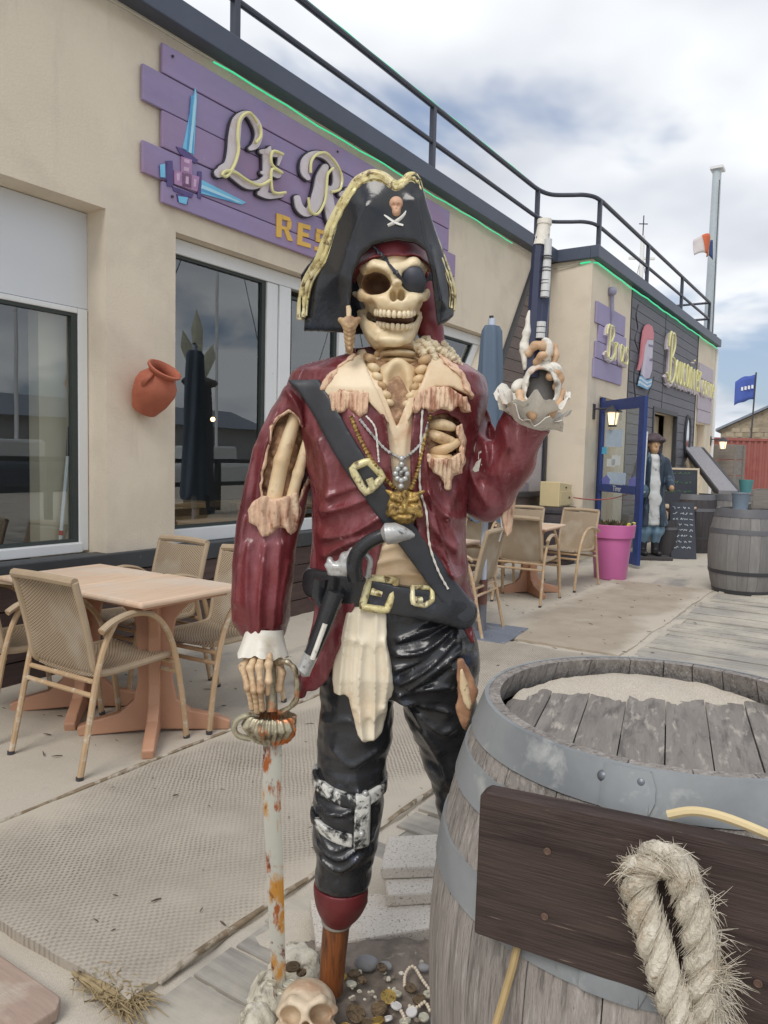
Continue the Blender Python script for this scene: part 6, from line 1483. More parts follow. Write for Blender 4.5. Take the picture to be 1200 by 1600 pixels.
# bone earring: upright finger bone on a tiny crowned skeleton figure
m = MB(); m.tube([LP(P(544, 478, -.15)), LP(P(545, 484, -.15)), LP(P(545, 496, -.15)), LP(P(545, 500, -.15))], [.0045, .0055, .0048, .007], 8); er = m.build('earring', BONE, st, smooth=True)
g = Grid(P(524, 556, -.185), P(566, 494, -.11), .0018)
d = smin(cap(g, P(546, 503, -.15), P(546, 548, -.15), .014, .008, .6), chain(g, [P(532, 500, -.15), P(538, 506, -.15), P(546, 508, -.15), P(554, 506, -.15), P(560, 499, -.15)], [.006, .006, .007, .006, .006], .004), .006)
for y_ in (510, 516, 522, 529, 536, 543): d = smin(d, chain(g, [P(537 + (y_ - 510) * .12, y_ - 3, -.152), P(546, y_ + 2, -.163), P(555 - (y_ - 510) * .12, y_ - 4, -.152)], [.0035, .004, .0035], .003), .002)
sculpt('earring_body', d, g, BONED, er)
# ================================================================ HAT
rim = [(465, 503), (466, 476), (472, 446), (483, 424), (493, 408), (504, 378), (514, 350), (530, 320), (545, 298), (556, 282), (568, 274), (583, 269), (599, 273), (612, 282), (622, 285), (632, 280), (640, 271), (649, 270), (656, 278), (661, 296), (668, 322), (680, 357), (691, 386), (702, 415), (710, 440), (714, 462), (712, 488)]
low = [(700, 500), (684, 510), (678, 470), (673, 430), (664, 398), (648, 385), (620, 381), (585, 388), (564, 406), (553, 432), (548, 470), (547, 523), (508, 514), (485, 508)]
def hat_y(x, z): dx = x - P(612, 380, -.1)[0]; return -.140 + 4.2 * dx * dx + .12 * (z - 1.72) * (np.maximum(0, 1 - (dx / .16) ** 2) if not isinstance(dx, float) else max(0, 1 - (dx / .16) ** 2))
HAT = mat('hat_black', lin(36, 37, 40), .16, .2, 6, spec=.55, layers=[(lin(56, 62, 76), 5, .60, .12), (lin(96, 98, 104), 70, .74, .03)], bump=.25, bscale=24)
gH = Grid(P(450, 535, -.20), P(730, 255, .26), .0042)
sheet = gH.Y - hat_y(gH.X, gH.Z)
sheet = sheet + .010 * np.exp(-(line2(gH, pz([(520, 470), (545, 400), (575, 350)], -.1)) / .03) ** 2) * 0 - ridges(gH, [([(530, 430), (548, 380), (572, 330)], .016, 26), ([(668, 420), (660, 370), (650, 320)], .012, 16), ([(690, 470), (680, 430), (674, 400)], .008, 10)], -.1) * -1
q = poly2(gH, pz(rim + low, -.1))
hat = sculpt('hat', smax(q, np.abs(sheet) - .009, .006), gH, HAT, st, bvh=True)
backp = [(a + (3 if a < 600 else -3), b + 3) for a, b in rim] + [(700, 500), (680, 515), (620, 512), (548, 523), (508, 514)]
qb = poly2(gH, pz(backp, .1)); dxb = gH.X - P(612, 380, -.1)[0]
sculpt('hat_back_brim', smax(qb, np.abs(gH.Y - (.135 - 3.2 * dxb * dxb)) - .007, .005), gH, HAT, hat)
sculpt('hat_crown', np.maximum(ell(gH, P(612, 378, .02), (.095, .105, .115)), P(612, 392, 0)[2] - gH.Z), gH, HAT, hat)
sculpt('hat_lining', np.maximum(ell(gH, P(612, 420, .06), (.115, .085, .13)), P(612, 505, 0)[2] - gH.Z), gH, HAT, hat)
def rim3(pts, inset, lift, n=6):
    C_ = [Vector(p) for p in pts]; out = []
    for p in catmull([(a, b, 0) for a, b in pts], n):
        # move towards the middle of the panel
        c = Vector((608, 420, 0)); v = (c - p); v.normalize(); p2 = p + v * inset * (1 if p.x < 655 else .72)
        w_ = P(p2.x, p2.y, -.1); y_ = float(hat_y(float(w_[0]), float(w_[2]))); w_ = P(p2.x, p2.y, y_); out.append(LP((w_[0], w_[1] - lift, w_[2])))
    return out
ru = rim; k6 = 6
A_ = rim3(ru, 5, .004); B_ = rim3(ru, 12, .0105)
wid = []
for i in range(len(A_)):
    f = i / (len(A_) - 1); wid.append(.0082 + .0035 * math.sin(PI * min(1, f * 1.6)) - .0045 * max(0, min(1, (f - .6) / .1)))
m = MB(); m.tube(A_, wid, 10); tr = m.build('gold_braid', GOLD, hat, smooth=True)
m = MB(); m.tube(B_, [w_ * .62 + .0012 * math.sin(i * 1.3) for i, w_ in enumerate(wid)], 8); m.build('gold_braid', GOLD, hat, smooth=True)
m = MB(); m.tube(rim3(ru, 17, .0105), [w_ * .28 for w_ in wid][:], 6); m.build('gold_braid', GOLD, hat, smooth=True)
# hat badge
def hp(x, y, lift=.012): w_ = P(x, y, -.13); y_ = float(hat_y(float(w_[0]), float(w_[2]))); w_ = P(x, y, y_ - lift); return w_
c = hp(619, 322, .016); g = Grid(c - .035, c + .035, .0015)
d = smin(ell(g, hp(619, 318, .014), (.0145, .012, .0145)), ell(g, hp(619.5, 331, .014), (.009, .010, .010)), .006)
for s in (-1, 1): d = smax(d, -ell(g, hp(619 + s * 4, 320, .026), (.0045, .006, .004)), .002)
d = smax(d, -ell(g, hp(619.5, 326, .026), (.002, .005, .003)), .001); d = smax(d, -cap(g, hp(616, 333, .026), hp(623, 333, .026), .0015), .001)
sculpt('badge_skull', d, g, mat('badge_bone', lin(206, 164, 136), .5, .12, 60), hat)
for pts in (((589, 317), (594, 328), (604, 338), (618, 348), (630, 352)), ((640, 317), (637, 328), (630, 338), (618, 347), (606, 353))):
    m = MB(); m.tube(catmull([LP(hp(*p, .013)) for p in pts], 5), cat1([.001, .0035, .0045, .0045, .004], 5), 8, flat=.5); sb = m.build('badge_sabre', mat('badge_white', lin(222, 220, 214), .45, .05, 30), hat, smooth=True)
for a, b in (((624, 345), (618, 354)), ((612, 345), (618, 354))): pass

# ================================================================ SWORD HAND
ruff_c = P(412, 990, -.052)
def ruffle(name, base, axis, r0, r1, L_, n, amp, mt, par, waves=7, th=.003, sq=.8, jag=0, seed=1, start=0, span=2 * PI):
    rr = random.Random(seed); ax = Vector(axis).normalized(); X = ax.orthogonal().normalized(); Y = ax.cross(X); vs = []; rows = 7; base = Vector(base)
    ph = [rr.uniform(0, 6) for _ in range(3)]
    for sgn in (0, 1):
        for i in range(rows):
            f = i / (rows - 1); r_ = r0 + (r1 - r0) * f ** 1.3
            for j in range(n + 1):
                a = start + span * j / n; w = 1 + amp * f * (math.sin(a * waves + ph[0]) + .5 * math.sin(a * (waves * 2 - 3) + ph[1])); l = L_ * f * (1 + jag * f * math.sin(a * 5 + ph[2]) + jag * .6 * f * math.sin(a * 13 + ph[0]))
                vs.append(base + ax * l + X * (math.cos(a) * (r_ * w - th * sgn)) + Y * (math.sin(a) * (r_ * w - th * sgn) * sq))
    W_ = n + 1; fs = []
    for sgn in (0, 1):
        o_ = sgn * rows * W_
        for i in range(rows - 1):
            for j in range(n): f_ = (o_ + i * W_ + j, o_ + i * W_ + j + 1, o_ + (i + 1) * W_ + j + 1, o_ + (i + 1) * W_ + j); fs.append(f_ if not sgn else f_[::-1])
    for j in range(n):
        a = (rows - 1) * W_ + j; fs.append((a, a + 1, rows * W_ + a + 1, rows * W_ + a)); fs.append((j, rows * W_ + j, rows * W_ + j + 1, j + 1))
    m = MB(); m.add(vs, fs); return m.build(name, mt, par, smooth=60)
ruffle('cuff_ruffle', LP(P(414, 982, -.055)), (-.06, -.12, -1), .045, .062, .060, 60, .07, WHITEC, st, 6, .004, .85, .06, 3)
FB = mat('finger_bone', lin(212, 184, 148), .42, .12, 14, layers=[(lin(150, 112, 80), 20, .60, .10), (lin(108, 78, 56), 50, .66, .06)], bump=.3, bscale=70)
fing = [
 [(400, 1008, -.070), (379, 1042, -.105), (387, 1074, -.118), (394, 1106, -.100)],
 [(406, 1008, -.074), (391, 1044, -.122), (397, 1078, -.130), (402, 1112, -.108)],
 [(413, 1008, -.076), (405, 1042, -.128), (407, 1078, -.136), (410, 1108, -.114)],
 [(421, 1008, -.074), (420, 1038, -.124), (420, 1064, -.132), (418, 1082, -.118)]]
for f_ in fing:
    segs = []
    for i in range(3):
        a, b = P(*f_[i]), P(*f_[i + 1]); mid = (a + b) / 2; r = (.0082, .0076, .0066)[i]
        segs.append(([a, a * .75 + b * .25, mid, a * .25 + b * .75, b], [r * 1.16, r * .88, r * .80, r * .9, r * 1.16]))
    bone_obj('finger', segs, st, FB, .0021, .004)
a = [P(428, 1008, -.06), P(436, 1034, -.078), P(440, 1052, -.085), P(436, 1076, -.095)]
bone_obj('thumb', [([a[i], (a[i] + a[i + 1]) / 2, a[i + 1]], [.010, .0082, .0098]) for i in range(3)], st, FB, .0022, .004)
g = Grid(P(390, 1025, -.12), P(440, 985, -.01), .003); sculpt('wrist', smin(ell(g, P(413, 1008, -.058), (.030, .020, .022)), smin(cap(g, P(404, 985, -.05), P(403, 1010, -.055), .012), cap(g, P(424, 985, -.05), P(424, 1010, -.055), .012), .006), .01), g, FB, st)
# ================================================================ SWORD
RUST = mat('rusted_blade', lin(188, 187, 176), .4, .05, 10, layers=[(lin(186, 132, 56), 13, .55, .04, (1.5, 1, .5)), (lin(160, 86, 36), 20, .58, .04, (1.4, 1, .6)), (lin(104, 48, 28), 28, .61, .04, (1.4, 1, .6))], bump=.2, bscale=60)
HILTM = mat('hilt_metal', lin(168, 160, 136), .36, .2, 26, metal=.35, layers=[(lin(84, 66, 44), 30, .56, .08), (lin(192, 104, 40), 12, .60, .05)], bump=.5, bscale=80)
SY = -.105
gt, gb_ = Vector(LP(P(426, 1160, SY))), Vector(LP(P(437, 1562, -.045)))
m = MB()
sect = [(P(426, 1160, SY), 14), (P(424.5, 1250, SY + .01), 13.5), (P(429, 1340, -.08), 13.2), (P(432, 1430, -.07), 12.4), (P(435, 1510, -.055), 11.6), (P(436, 1556, -.045), 9), (P(437, 1568, -.043), 2)]
vs = []
for c, w in sect:
    w *= U_
    for dx, dy_ in ((-w, 0), (-w * .55, -.0045), (w * .55, -.0045), (w, 0), (w * .55, .0045), (-w * .55, .0045)): vs.append(LP((c[0] + dx, c[1] + dy_, c[2])))
fs = [(i * 6 + j, i * 6 + (j + 1) % 6, (i + 1) * 6 + (j + 1) % 6, (i + 1) * 6 + j) for i in range(len(sect) - 1) for j in range(6)] + [tuple(range(6)), tuple(range(36, 42))]
m.add(vs, fs); bl = m.build('sword', RUST, st, smooth=30)
g = Grid(P(360, 1180, SY - .08), P(470, 1095, SY + .10), .0025)
c = P(425, 1140, SY)
ax_, ay_, az_ = g.X - c[0], g.Y - c[1], g.Z - c[2]
prof_r = np.interp(az_[0, 0, :], [-.052, -.048, -.03, -.006, .010, .028, .046, .058], [.012, .020, .034, .054, .066, .056, .032, .016])[None, None, :]
ang = np.arctan2(ay_, ax_)
d = np.sqrt(ax_ ** 2 + (ay_ / .72) ** 2) - prof_r * (1 - .0 * ang) - .0042 * np.cos(ang * 20)
d = np.maximum(d * .7, np.abs(az_ - .003) - .054)
sculpt('shell_guard', d, g, HILTM, bl)
m = MB(); m.tube([LP(P(421, 1020, SY + .025)), LP(P(423, 1060, SY + .02)), LP(P(425, 1112, SY))], [.012, .0135, .013], 10); m.build('grip', HILTM, bl, smooth=True)
m = MB(); m.tube(catmull([LP(P(*p)) for p in ((436, 1036, SY + .02), (444, 1034, SY), (453, 1037, SY - .005), (461, 1048, SY - .008), (464, 1070, SY - .008), (463, 1092, SY - .006), (452, 1106, SY - .004), (436, 1114, SY))], 5), [.0065 + .001 * math.sin(i) for i in range(36)], 8); m.build('knuckle_bow', HILTM, bl, smooth=True)
m = MB(); m.tube(catmull([LP(P(*p)) for p in ((404, 1118, SY), (386, 1118, SY - .01), (370, 1126, SY - .012), (366, 1140, SY - .012), (374, 1150, SY - .01), (392, 1154, SY - .005))], 5), .0068, 8); m.build('quillon', HILTM, bl, smooth=True)
# ================================================================ RAISED HAND AND PISTOL
RY = -.11
wb = LP(P(826, 655, -.095))
ruffle('cuff_ruffle', wb, (.06, -.16, 1), .040, .088, .050, 72, .12, OLDWHITE, st, 4, .004, .9, .25, 8)
ruffle('cuff_ruffle', wb - Vector((0, 0, .012)), (.25, -.35, .85), .044, .080, .036, 64, .12, OLDWHITE, st, 5, .004, .9, .35, 5)
g = Grid(P(800, 680, -.2), P(900, 540, .0), .0028)
hc = P(846, 606, RY)
outer = smin(ell(g, hc, (.040, .040, .062)), cap(g, P(832, 650, -.095), P(846, 600, RY), .034), .02)
sh_ = np.maximum(outer, -(outer + .006)); sh_ = np.maximum(sh_, -ell(g, P(847, 610, RY - .045), (.034, .045, .050)) + .004 * noise3(g, 90, 3))
sculpt('broken_hand', sh_ + .002 * noise3(g, 80, 4), g, OLDWHITE, st)
g = Grid(P(815, 660, -.16), P(885, 560, .0), .003); sculpt('hand_core', np.maximum(ell(g, P(846, 606, RY + .018), (.034, .020, .054)), -(g.Y + 1)), g, mat('hollow_grey', lin(120, 118, 116), .7, .2, 14, layers=[(lin(176, 174, 170), 12, .6, .06), (lin(78, 80, 96), 16, .64, .05)], bump=.6, bscale=40), st)
for pts, r, mt in (([(826, 552, RY - .012), (836, 540, RY - .022), (848, 540, RY - .028), (856, 548, RY - .02)], .0095, TANBONE), ([(838, 566, RY - .02), (846, 556, RY - .03), (858, 552, RY - .022), (862, 540, RY - .0)], .0085, TANBONE), ([(866, 542, RY + .0), (868, 556, RY - .008), (862, 574, RY - .012)], .0080, TANBONE), ([(860, 588, RY - .02), (870, 582, RY - .02), (874, 592, RY - .016), (870, 604, RY - .014)], .0105, TANBONE), ([(812, 615, RY - .01), (816, 632, RY - .025), (832, 650, RY - .03)], .0105, TANBONE), ([(878, 612, RY - .01), (872, 632, RY - .02), (862, 648, RY - .025)], .0085, TANBONE)):
    C_ = [np.array(p) for p in catmull([P(*q_) for q_ in pts], 4)]
    r *= .80; bone_obj('finger', [(C_, [r * (1 + .22 * math.cos(i * PI / 2)) for i in range(len(C_))])], st, mt, .0024, .004)
for pts, r in (([(850, 532, RY - .02), (857, 536, RY - .03), (858, 548, RY - .03), (852, 560, RY - .02)], .0075), ([(862, 572, RY - .02), (870, 576, RY - .02), (872, 584, RY - .018)], .010), ([(806, 606, RY), (812, 600, RY + .01), (826, 600, RY + .02)], .012), ([(876, 612, RY - .0), (882, 616, RY - .005), (884, 622, RY - .01)], .007)):
    C_ = [np.array(p) for p in catmull([P(*q_) for q_ in pts], 4)]; bone_obj('glove_shard', [(C_, [r * .85] * len(C_))], st, OLDWHITE, .0026, .004)
m = MB(); m.tube([LP(P(830, 590, RY - .0)), LP(P(836, 500, RY)), LP(P(842, 400, RY)), LP(P(845, 372, RY))], [.0165, .0165, .0158, .0150], 8); pi_ = m.build('pistol', NAVY, st, smooth=25)
m = MB(); m.tube([LP(P(840, 540, RY + .004)), LP(P(847, 470, RY + .004)), LP(P(849, 385, RY + .004))], [.018, .0175, .016], 8); m.build('stock', NAVY, pi_, smooth=25)
m = MB(); m.tube([LP(P(845, 384, RY - .002)), LP(P(848, 366, RY - .002)), LP(P(850, 352, RY - .002)), LP(P(850.5, 351, RY - .002)), LP(P(851, 343, RY - .002))], [.0165, .0150, .0135, .0155, .0150], 12); m.build('muzzle', OLDWHITE, pi_, smooth=40)
m = MB(); m.tube([LP(P(851, 464, RY - .018)), LP(P(853, 440, RY - .018)), LP(P(856, 390, RY - .016)), LP(P(856.5, 374, RY - .016))], [.0095, .0098, .0080, .0085], 10); m.build('ramrod', mat('pistol_white', lin(206, 208, 208), .45, .05, 20), pi_, smooth=True)
m = MB()
for k, y_ in enumerate((400, 404, 418, 423, 438, 443, 455)): m.tube([LP(P(855.5 - (y_ - 395) * .07, y_, RY - .0175)), LP(P(855.4 - (y_ - 395) * .07, y_ + 1.0, RY - .0175))], .0104, 10)
m.build('groove_lines', TRIM, pi_)['kind'] = 'stuff'
for k in range(3):
    m = MB(); m.tube([LP(P(846 - k * .6, 503 + k * 9, RY - .018)), LP(P(845.5 - k * .6, 510.5 + k * 9, RY - .018))], .0098, 10); m.build('collar_ring', mat('pistol_white', (0, 0, 0)), pi_, smooth=30)
g = Grid(P(812, 590, RY - .03), P(840, 482, RY + .03), .0022)
d = chain(g, [P(827, 488, RY - .004), P(823, 520, RY - .008), P(819, 545, RY - .008), P(820, 575, RY - .006)], [.004, .0075, .0085, .005], .006); d = smin(d, ell(g, P(818, 540, RY - .008), (.009, .008, .014)), .006)
sculpt('lock_plate', d + .0015 * noise3(g, 120, 6), g, OLDWHITE, pi_)
# chipped paint on the raised sleeve
for pts in (((740, 700), (744, 690), (741, 708)), ((744, 722), (752, 716), (748, 736), (742, 738), (738, 734)), ((748, 706), (752, 704), (753, 728), (747, 716))):
    ps = [FS(*p, .0012) for p in pts]; m = MB(); m.add(ps + [p + Vector((0, .004, 0)) for p in ps], [tuple(range(len(ps)))]); m.build('paint_chip', OLDWHITE, st)

# ================================================================ STATUE BASE: rubble, treasure, skull
BZ = .098
def GB(x, y, z=BZ):
    d = ray(x, y); return CAMP + d * ((z - CAMH) / d.z)
RUB = mat('base_rubble', lin(128, 118, 108), .9, .22, 9, layers=[(lin(96, 86, 78), 14, .58, .1), (lin(176, 170, 160), 22, .66, .05)], bump=1, bscale=50)
ROCK = mat('white_rock', lin(196, 190, 172), .85, .12, 12, layers=[(lin(120, 112, 98), 24, .60, .06), (lin(224, 220, 208), 10, .6, .1)], bump=1.5, bscale=60)
vs = []; nx, ny = 44, 40
for i in range(nx):
    for j in range(ny):
        x = -.20 + .62 * i / (nx - 1); y = 1.42 + .62 * j / (ny - 1)
        ex = min(i, nx - 1 - i) / 5; ey = min(j, ny - 1 - j) / 5; e = min(1, ex, ey)
        z = -.01 + (BZ - .012) * math.sqrt(max(0, 1 - (1 - e) ** 2)) + (.010 * fbm(x, y, 9, 4) + .008 * fbm(x, y, 26, 2)) * (e > .2)
        vs.append((x + .012 * fbm(x, y, 12, 7) - ORG.x, y + .012 * fbm(x, y, 12, 9) - ORG.y, z))
m = MB(); m.add(vs, [(i * ny + j, (i + 1) * ny + j, (i + 1) * ny + j + 1, i * ny + j + 1) for i in range(nx - 1) for j in range(ny - 1)])
base = m.build('base', RUB, st, smooth=50)
def rock(name, c, r, par, mt, seed, h=.006, org=ORG):
    c = np.array(c) - np.array((0, 1.75, 0)); r = np.array(r); g = Grid(c - r * 1.35, c + r * 1.35, h)
    d = ell(g, c, r) + .30 * r.min() * noise3(g, 14, seed) + .16 * r.min() * noise3(g, 34, seed + 1) + .08 * r.min() * noise3(g, 80, seed + 2)
    return sculpt(name, d, g, mt, par, org=org)
rock('rock', GB(418, 1560, .05), (.055, .07, .075), base, ROCK, 3)
rock('rock', GB(400, 1600, .05), (.05, .05, .06), base, ROCK, 5)
rock('rock', GB(458, 1520, .06), (.065, .06, .055), base, ROCK, 8)
for x, y, r, sd in ((575, 1505, .030, 11), (600, 1510, .024, 12), (690, 1530, .03, 13), (662, 1512, .016, 14)): rock('stone', GB(x, y), (r, r * .8, r * .55), base, mat('grey_stone', lin(140, 140, 142), .85, .2, 20, bump=.8, bscale=50), sd, .004)
for k in range(40):
    rr = random.Random(k + 50); p = GB(rr.uniform(540, 690), rr.uniform(1500, 1600)); r = rr.uniform(.004, .010)
    m = MB(); m.sphere(p - ORG, (r, r * .8, r * .5), 6, Matrix.Rotation(rr.uniform(0, 3), 4, 'Z')); m.build('pebble', ROCK if k % 3 else RUB, base)
COINM = [mat('coin_gold', lin(176, 148, 82), .35, .2, 40, metal=.6, layers=[(lin(96, 74, 44), 90, .58, .06)], bump=.8, bscale=160), mat('coin_bronze', lin(112, 94, 70), .45, .2, 40, metal=.45, layers=[(lin(66, 54, 42), 90, .56, .06)], bump=.8, bscale=160), mat('coin_pale', lin(196, 194, 176), .45, .12, 40, metal=.2, layers=[(lin(140, 128, 96), 60, .6, .06)], bump=.6, bscale=160), mat('coin_white', lin(208, 206, 204), .5, .08, 30)]
COINS = [(457, 1513, 14, 1, .06), (471, 1522, 9, 1, .05), (452, 1540, 11, 2, .05), (466, 1548, 12, 1, .03), (440, 1552, 9, 2, .06), (424, 1538, 9, 2, .07), (535, 1530, 9, 0, 0), (553, 1524, 12, 1, 0), (566, 1534, 9, 1, 0), (549, 1540, 10, 2, 0), (596, 1514, 10, 1, .01), (607, 1560, 14, 0, .006), (619, 1555, 10, 2, .002), (592, 1578, 14, 1, .004), (556, 1586, 17, 1, .004), (641, 1546, 11, 1, 0), (619, 1574, 10, 3, 0), (643, 1584, 10, 3, .004), (662, 1592, 9, 2, 0), (590, 1598, 13, 0, 0), (655, 1564, 12, 1, 0), (676, 1574, 10, 1, 0), (606, 1594, 8, 3, 0), (633, 1598, 10, 2, .003), (668, 1556, 8, 2, 0), (575, 1602, 11, 1, 0), (540, 1610, 12, 0, 0), (612, 1615, 12, 1, 0), (650, 1618, 12, 0, 0)]
for k, (x, y, r, mt, dz) in enumerate(COINS):
    rr = random.Random(k + 9); p = GB(x, y, BZ + dz) - ORG; R_ = Matrix.Translation(p + Vector((0, 0, .004))) @ Matrix.Rotation(rr.uniform(-.35, .35), 4, 'X') @ Matrix.Rotation(rr.uniform(-.3, .3), 4, 'Y'); rm = r * .00138
    m = MB(); m.lathe([(rm * .92, -.003), (rm, -.0018), (rm, .0018), (rm * .93, .003), (rm * .86, .0022), (rm * .5, .0026), (.0001, .003)], 16, R_); m.build('coin', COINM[mt], base, smooth=35)
PEARL = mat('pearl', lin(214, 200, 180), .35, .06, 40)
for path in ([(632, 1540), (633, 1524), (640, 1512), (648, 1512), (658, 1528), (668, 1542), (680, 1556)], [(640, 1572), (652, 1574), (664, 1566), (672, 1580)], [(627, 1580), (632, 1590), (636, 1604)]):
    W3 = [GB(p.x, p.y, BZ + .007) - ORG for p in catmull([(a, b, 0) for a, b in path], 14)]; acc = 9; last = None
    for p in W3:
        if last is not None and (p - last).length < .0082: continue
        last = p; m = MB(); m.sphere(p, .0046, 8); m.build('pearl', PEARL, base, smooth=True)
# skull lying at the foot of the sword
def lying_skull():
    c = np.array(GB(479, 1584, .145)) - np.array((0, 1.75, 0)); s = .00136
    def Q(x, y, dy): return c + np.array(((x - 479) * s, dy, (1592 - y) * s))
    g = Grid(c - np.array((.085, .085, .10)), c + np.array((.085, .10, .085)), .0028)
    d = ell(g, Q(478, 1582, .02), (.066, .078, .058)); d = smin(d, ell(g, Q(480, 1612, -.02), (.048, .05, .05)), .02)
    d = smin(d, chain(g, [Q(436, 1588, -.02), Q(456, 1572, -.052), Q(480, 1580, -.060), Q(504, 1568, -.052), Q(524, 1582, -.02)], [.010, .011, .010, .011, .010], .008), .014)
    for x, y in ((455, 1592), (505, 1588)): d = smax(d, -ell(g, Q(x, y, -.05), (.0255, .05, .020)), .006)
    d = smax(d, -ell(g, Q(482, 1606, -.065), (.011, .05, .013)), .005)
    for s_ in (-1, 1): d = smin(d, chain(g, [Q(479 + s_ * 44, 1606, -.0), Q(479 + s_ * 28, 1612, -.045)], [.009, .010], .008), .01)
    tl = rad(-34); d = d + .0014 * noise3(g, 60, 2)
    o = sculpt('skull', d, g, mat('ground_skull', lin(212, 194, 168), .5, .1, 9, layers=[(lin(180, 142, 112), 10, .62, .1), (lin(110, 78, 58), 30, .70, .04)], bump=.4, bscale=50), base)
    for x, y in ((455, 1594), (505, 1590)):
        g2 = Grid(Q(x, y, -.01) - .035, Q(x, y, -.01) + .035, .003); sculpt('eye_cavity', ell(g2, Q(x, y, .008), (.024, .02, .019)), g2, mat('skull_hollow', lin(150, 120, 106), .7, .2, 20), o) if False else None
    C0 = Vector(Q(479, 1590, .01)) + Vector((0, 1.75, 0)) - ORG; M_ = Matrix.Translation(C0 + Vector((0, 0, -.01))) @ Matrix.Rotation(tl, 4, 'X') @ Matrix.Translation(-C0); o.data.transform(M_)
    return o
lying_skull()

# ================================================================ STONE SLABS, BOARDS
GRAN = mat('granite_slab', lin(206, 199, 189), .8, .05, 4, layers=[(lin(140, 132, 128), 150, .60, .03), (lin(222, 214, 204), 120, .62, .03), (lin(182, 172, 156), 3, .6, .1)], bump=.3, bscale=150)
def slab_box(label, pts, z0, z1):
    c = sum((Vector(p) for p in pts), Vector()) / len(pts); t = thing('stone_slab', label, 'paving slab', (c.x, c.y, 0), 0, None)
    m = MB(); m.prism([(p[0] - c.x, p[1] - c.y) for p in pts], z0, z1, axis='z'); m.build('slab', GRAN, t, bev=.006); return t
def gp_(x, y, z): p = GB(x, y, z); return (p.x, p.y, 0)
slab_box('large speckled granite slab lying flat behind the peg leg', [gp_(494, 1478, .075), gp_(678, 1448, .075), gp_(760, 1380, .075), gp_(484, 1404, .075)], .028, .075)
slab_box('small granite slab lying on the large one, lower of two', [gp_(606, 1398, .115), gp_(700, 1392, .115), gp_(740, 1340, .115), gp_(598, 1352, .115)], .076, .115)
slab_box('small granite slab on top of the slab pile beside the cask', [gp_(594, 1356, .155), gp_(702, 1352, .155), gp_(740, 1300, .155), gp_(606, 1306, .155)], .117, .155)
t = fthing('wooden_board', 'pinkish weathered plank end at the bottom left corner before the coir mat', 'board', .9, 1.60)
m = MB(); m.prism([(-.3, .03), (-.27, 0), (.13, 0), (.16, .03), (.16, 1.6), (-.3, 1.6)], .012, .045, axis='z'); m.build('plank', mat('pink_plank', lin(168, 146, 132), .8, .12, 5, stretch=(9, 1, 1), bump=.5, bscale=14, layers=[(lin(188, 178, 162), 6, .6, .1)]), t, bev=.006)

# ================================================================ BIG CASK IN THE FOREGROUND
BC = Vector((.530, 1.365, 0)); BH = .958
cask = make_barrel('barrel', 'big weathered oak cask with zinc hoops in the right foreground', 0, 0, .330, .425, BH, OLDOAK, [(BH - .060, BH + .001, ZINC), (BH - .150, BH - .092, ZINC), (.655, .722, ZINC), (.24, .305, ZINC), (.10, .16, ZINC), (0, .07, ZINC)], n=26, world_loc=BC, rz=.2, seg=14)
LIDA = -.56
LIDW = mat('lid_wood', lin(134, 128, 122), .85, .2, 5, stretch=(7, 1, 1), bump=.9, bscale=26, rnd=.08, layers=[(lin(104, 99, 95), 9, .58, .08, (6, 1, 1)), (lin(178, 170, 160), 13, .63, .07, (5, 1, 1))], bstretch=(8, .7, 1))
head_planks(cask, .300, BH - .045, 8, LIDW, LIDA)
for (x, y, zz) in ((942, 1212, 0), (1002, 1222, 0), (927, 1511, 1), (988, 1527, 1)):
    d = ray(x, y); z_ = BH - .04 if not zz else .688
    # the ray meets the hoop's cone
    best = None
    for i in range(400):
        p = CAMP + d * (.6 + i * .002); rr_ = math.hypot(p.x - BC.x, p.y - BC.y)
        if rr_ < barrel_r(p.z, BH, .33, .425) + .0035: best = p; break
    if best is None: continue
    nrm = Vector((best.x - BC.x, best.y - BC.y, .12)).normalized(); R_ = Matrix.Translation(best - BC) @ nrm.to_track_quat('Z', 'Y').to_matrix().to_4x4()
    R_ = Matrix.Rotation(-.2, 4, 'Z') @ R_
    m = MB(); m.lathe([(.0085, -.002), (.0085, .001), (.007, .0035), (.004, .005), (.0001, .0055)], 14, R_); m.build('rivet', mat('rivet_iron', lin(112, 116, 122), .4, .15, 40, metal=.5), cask, smooth=40)
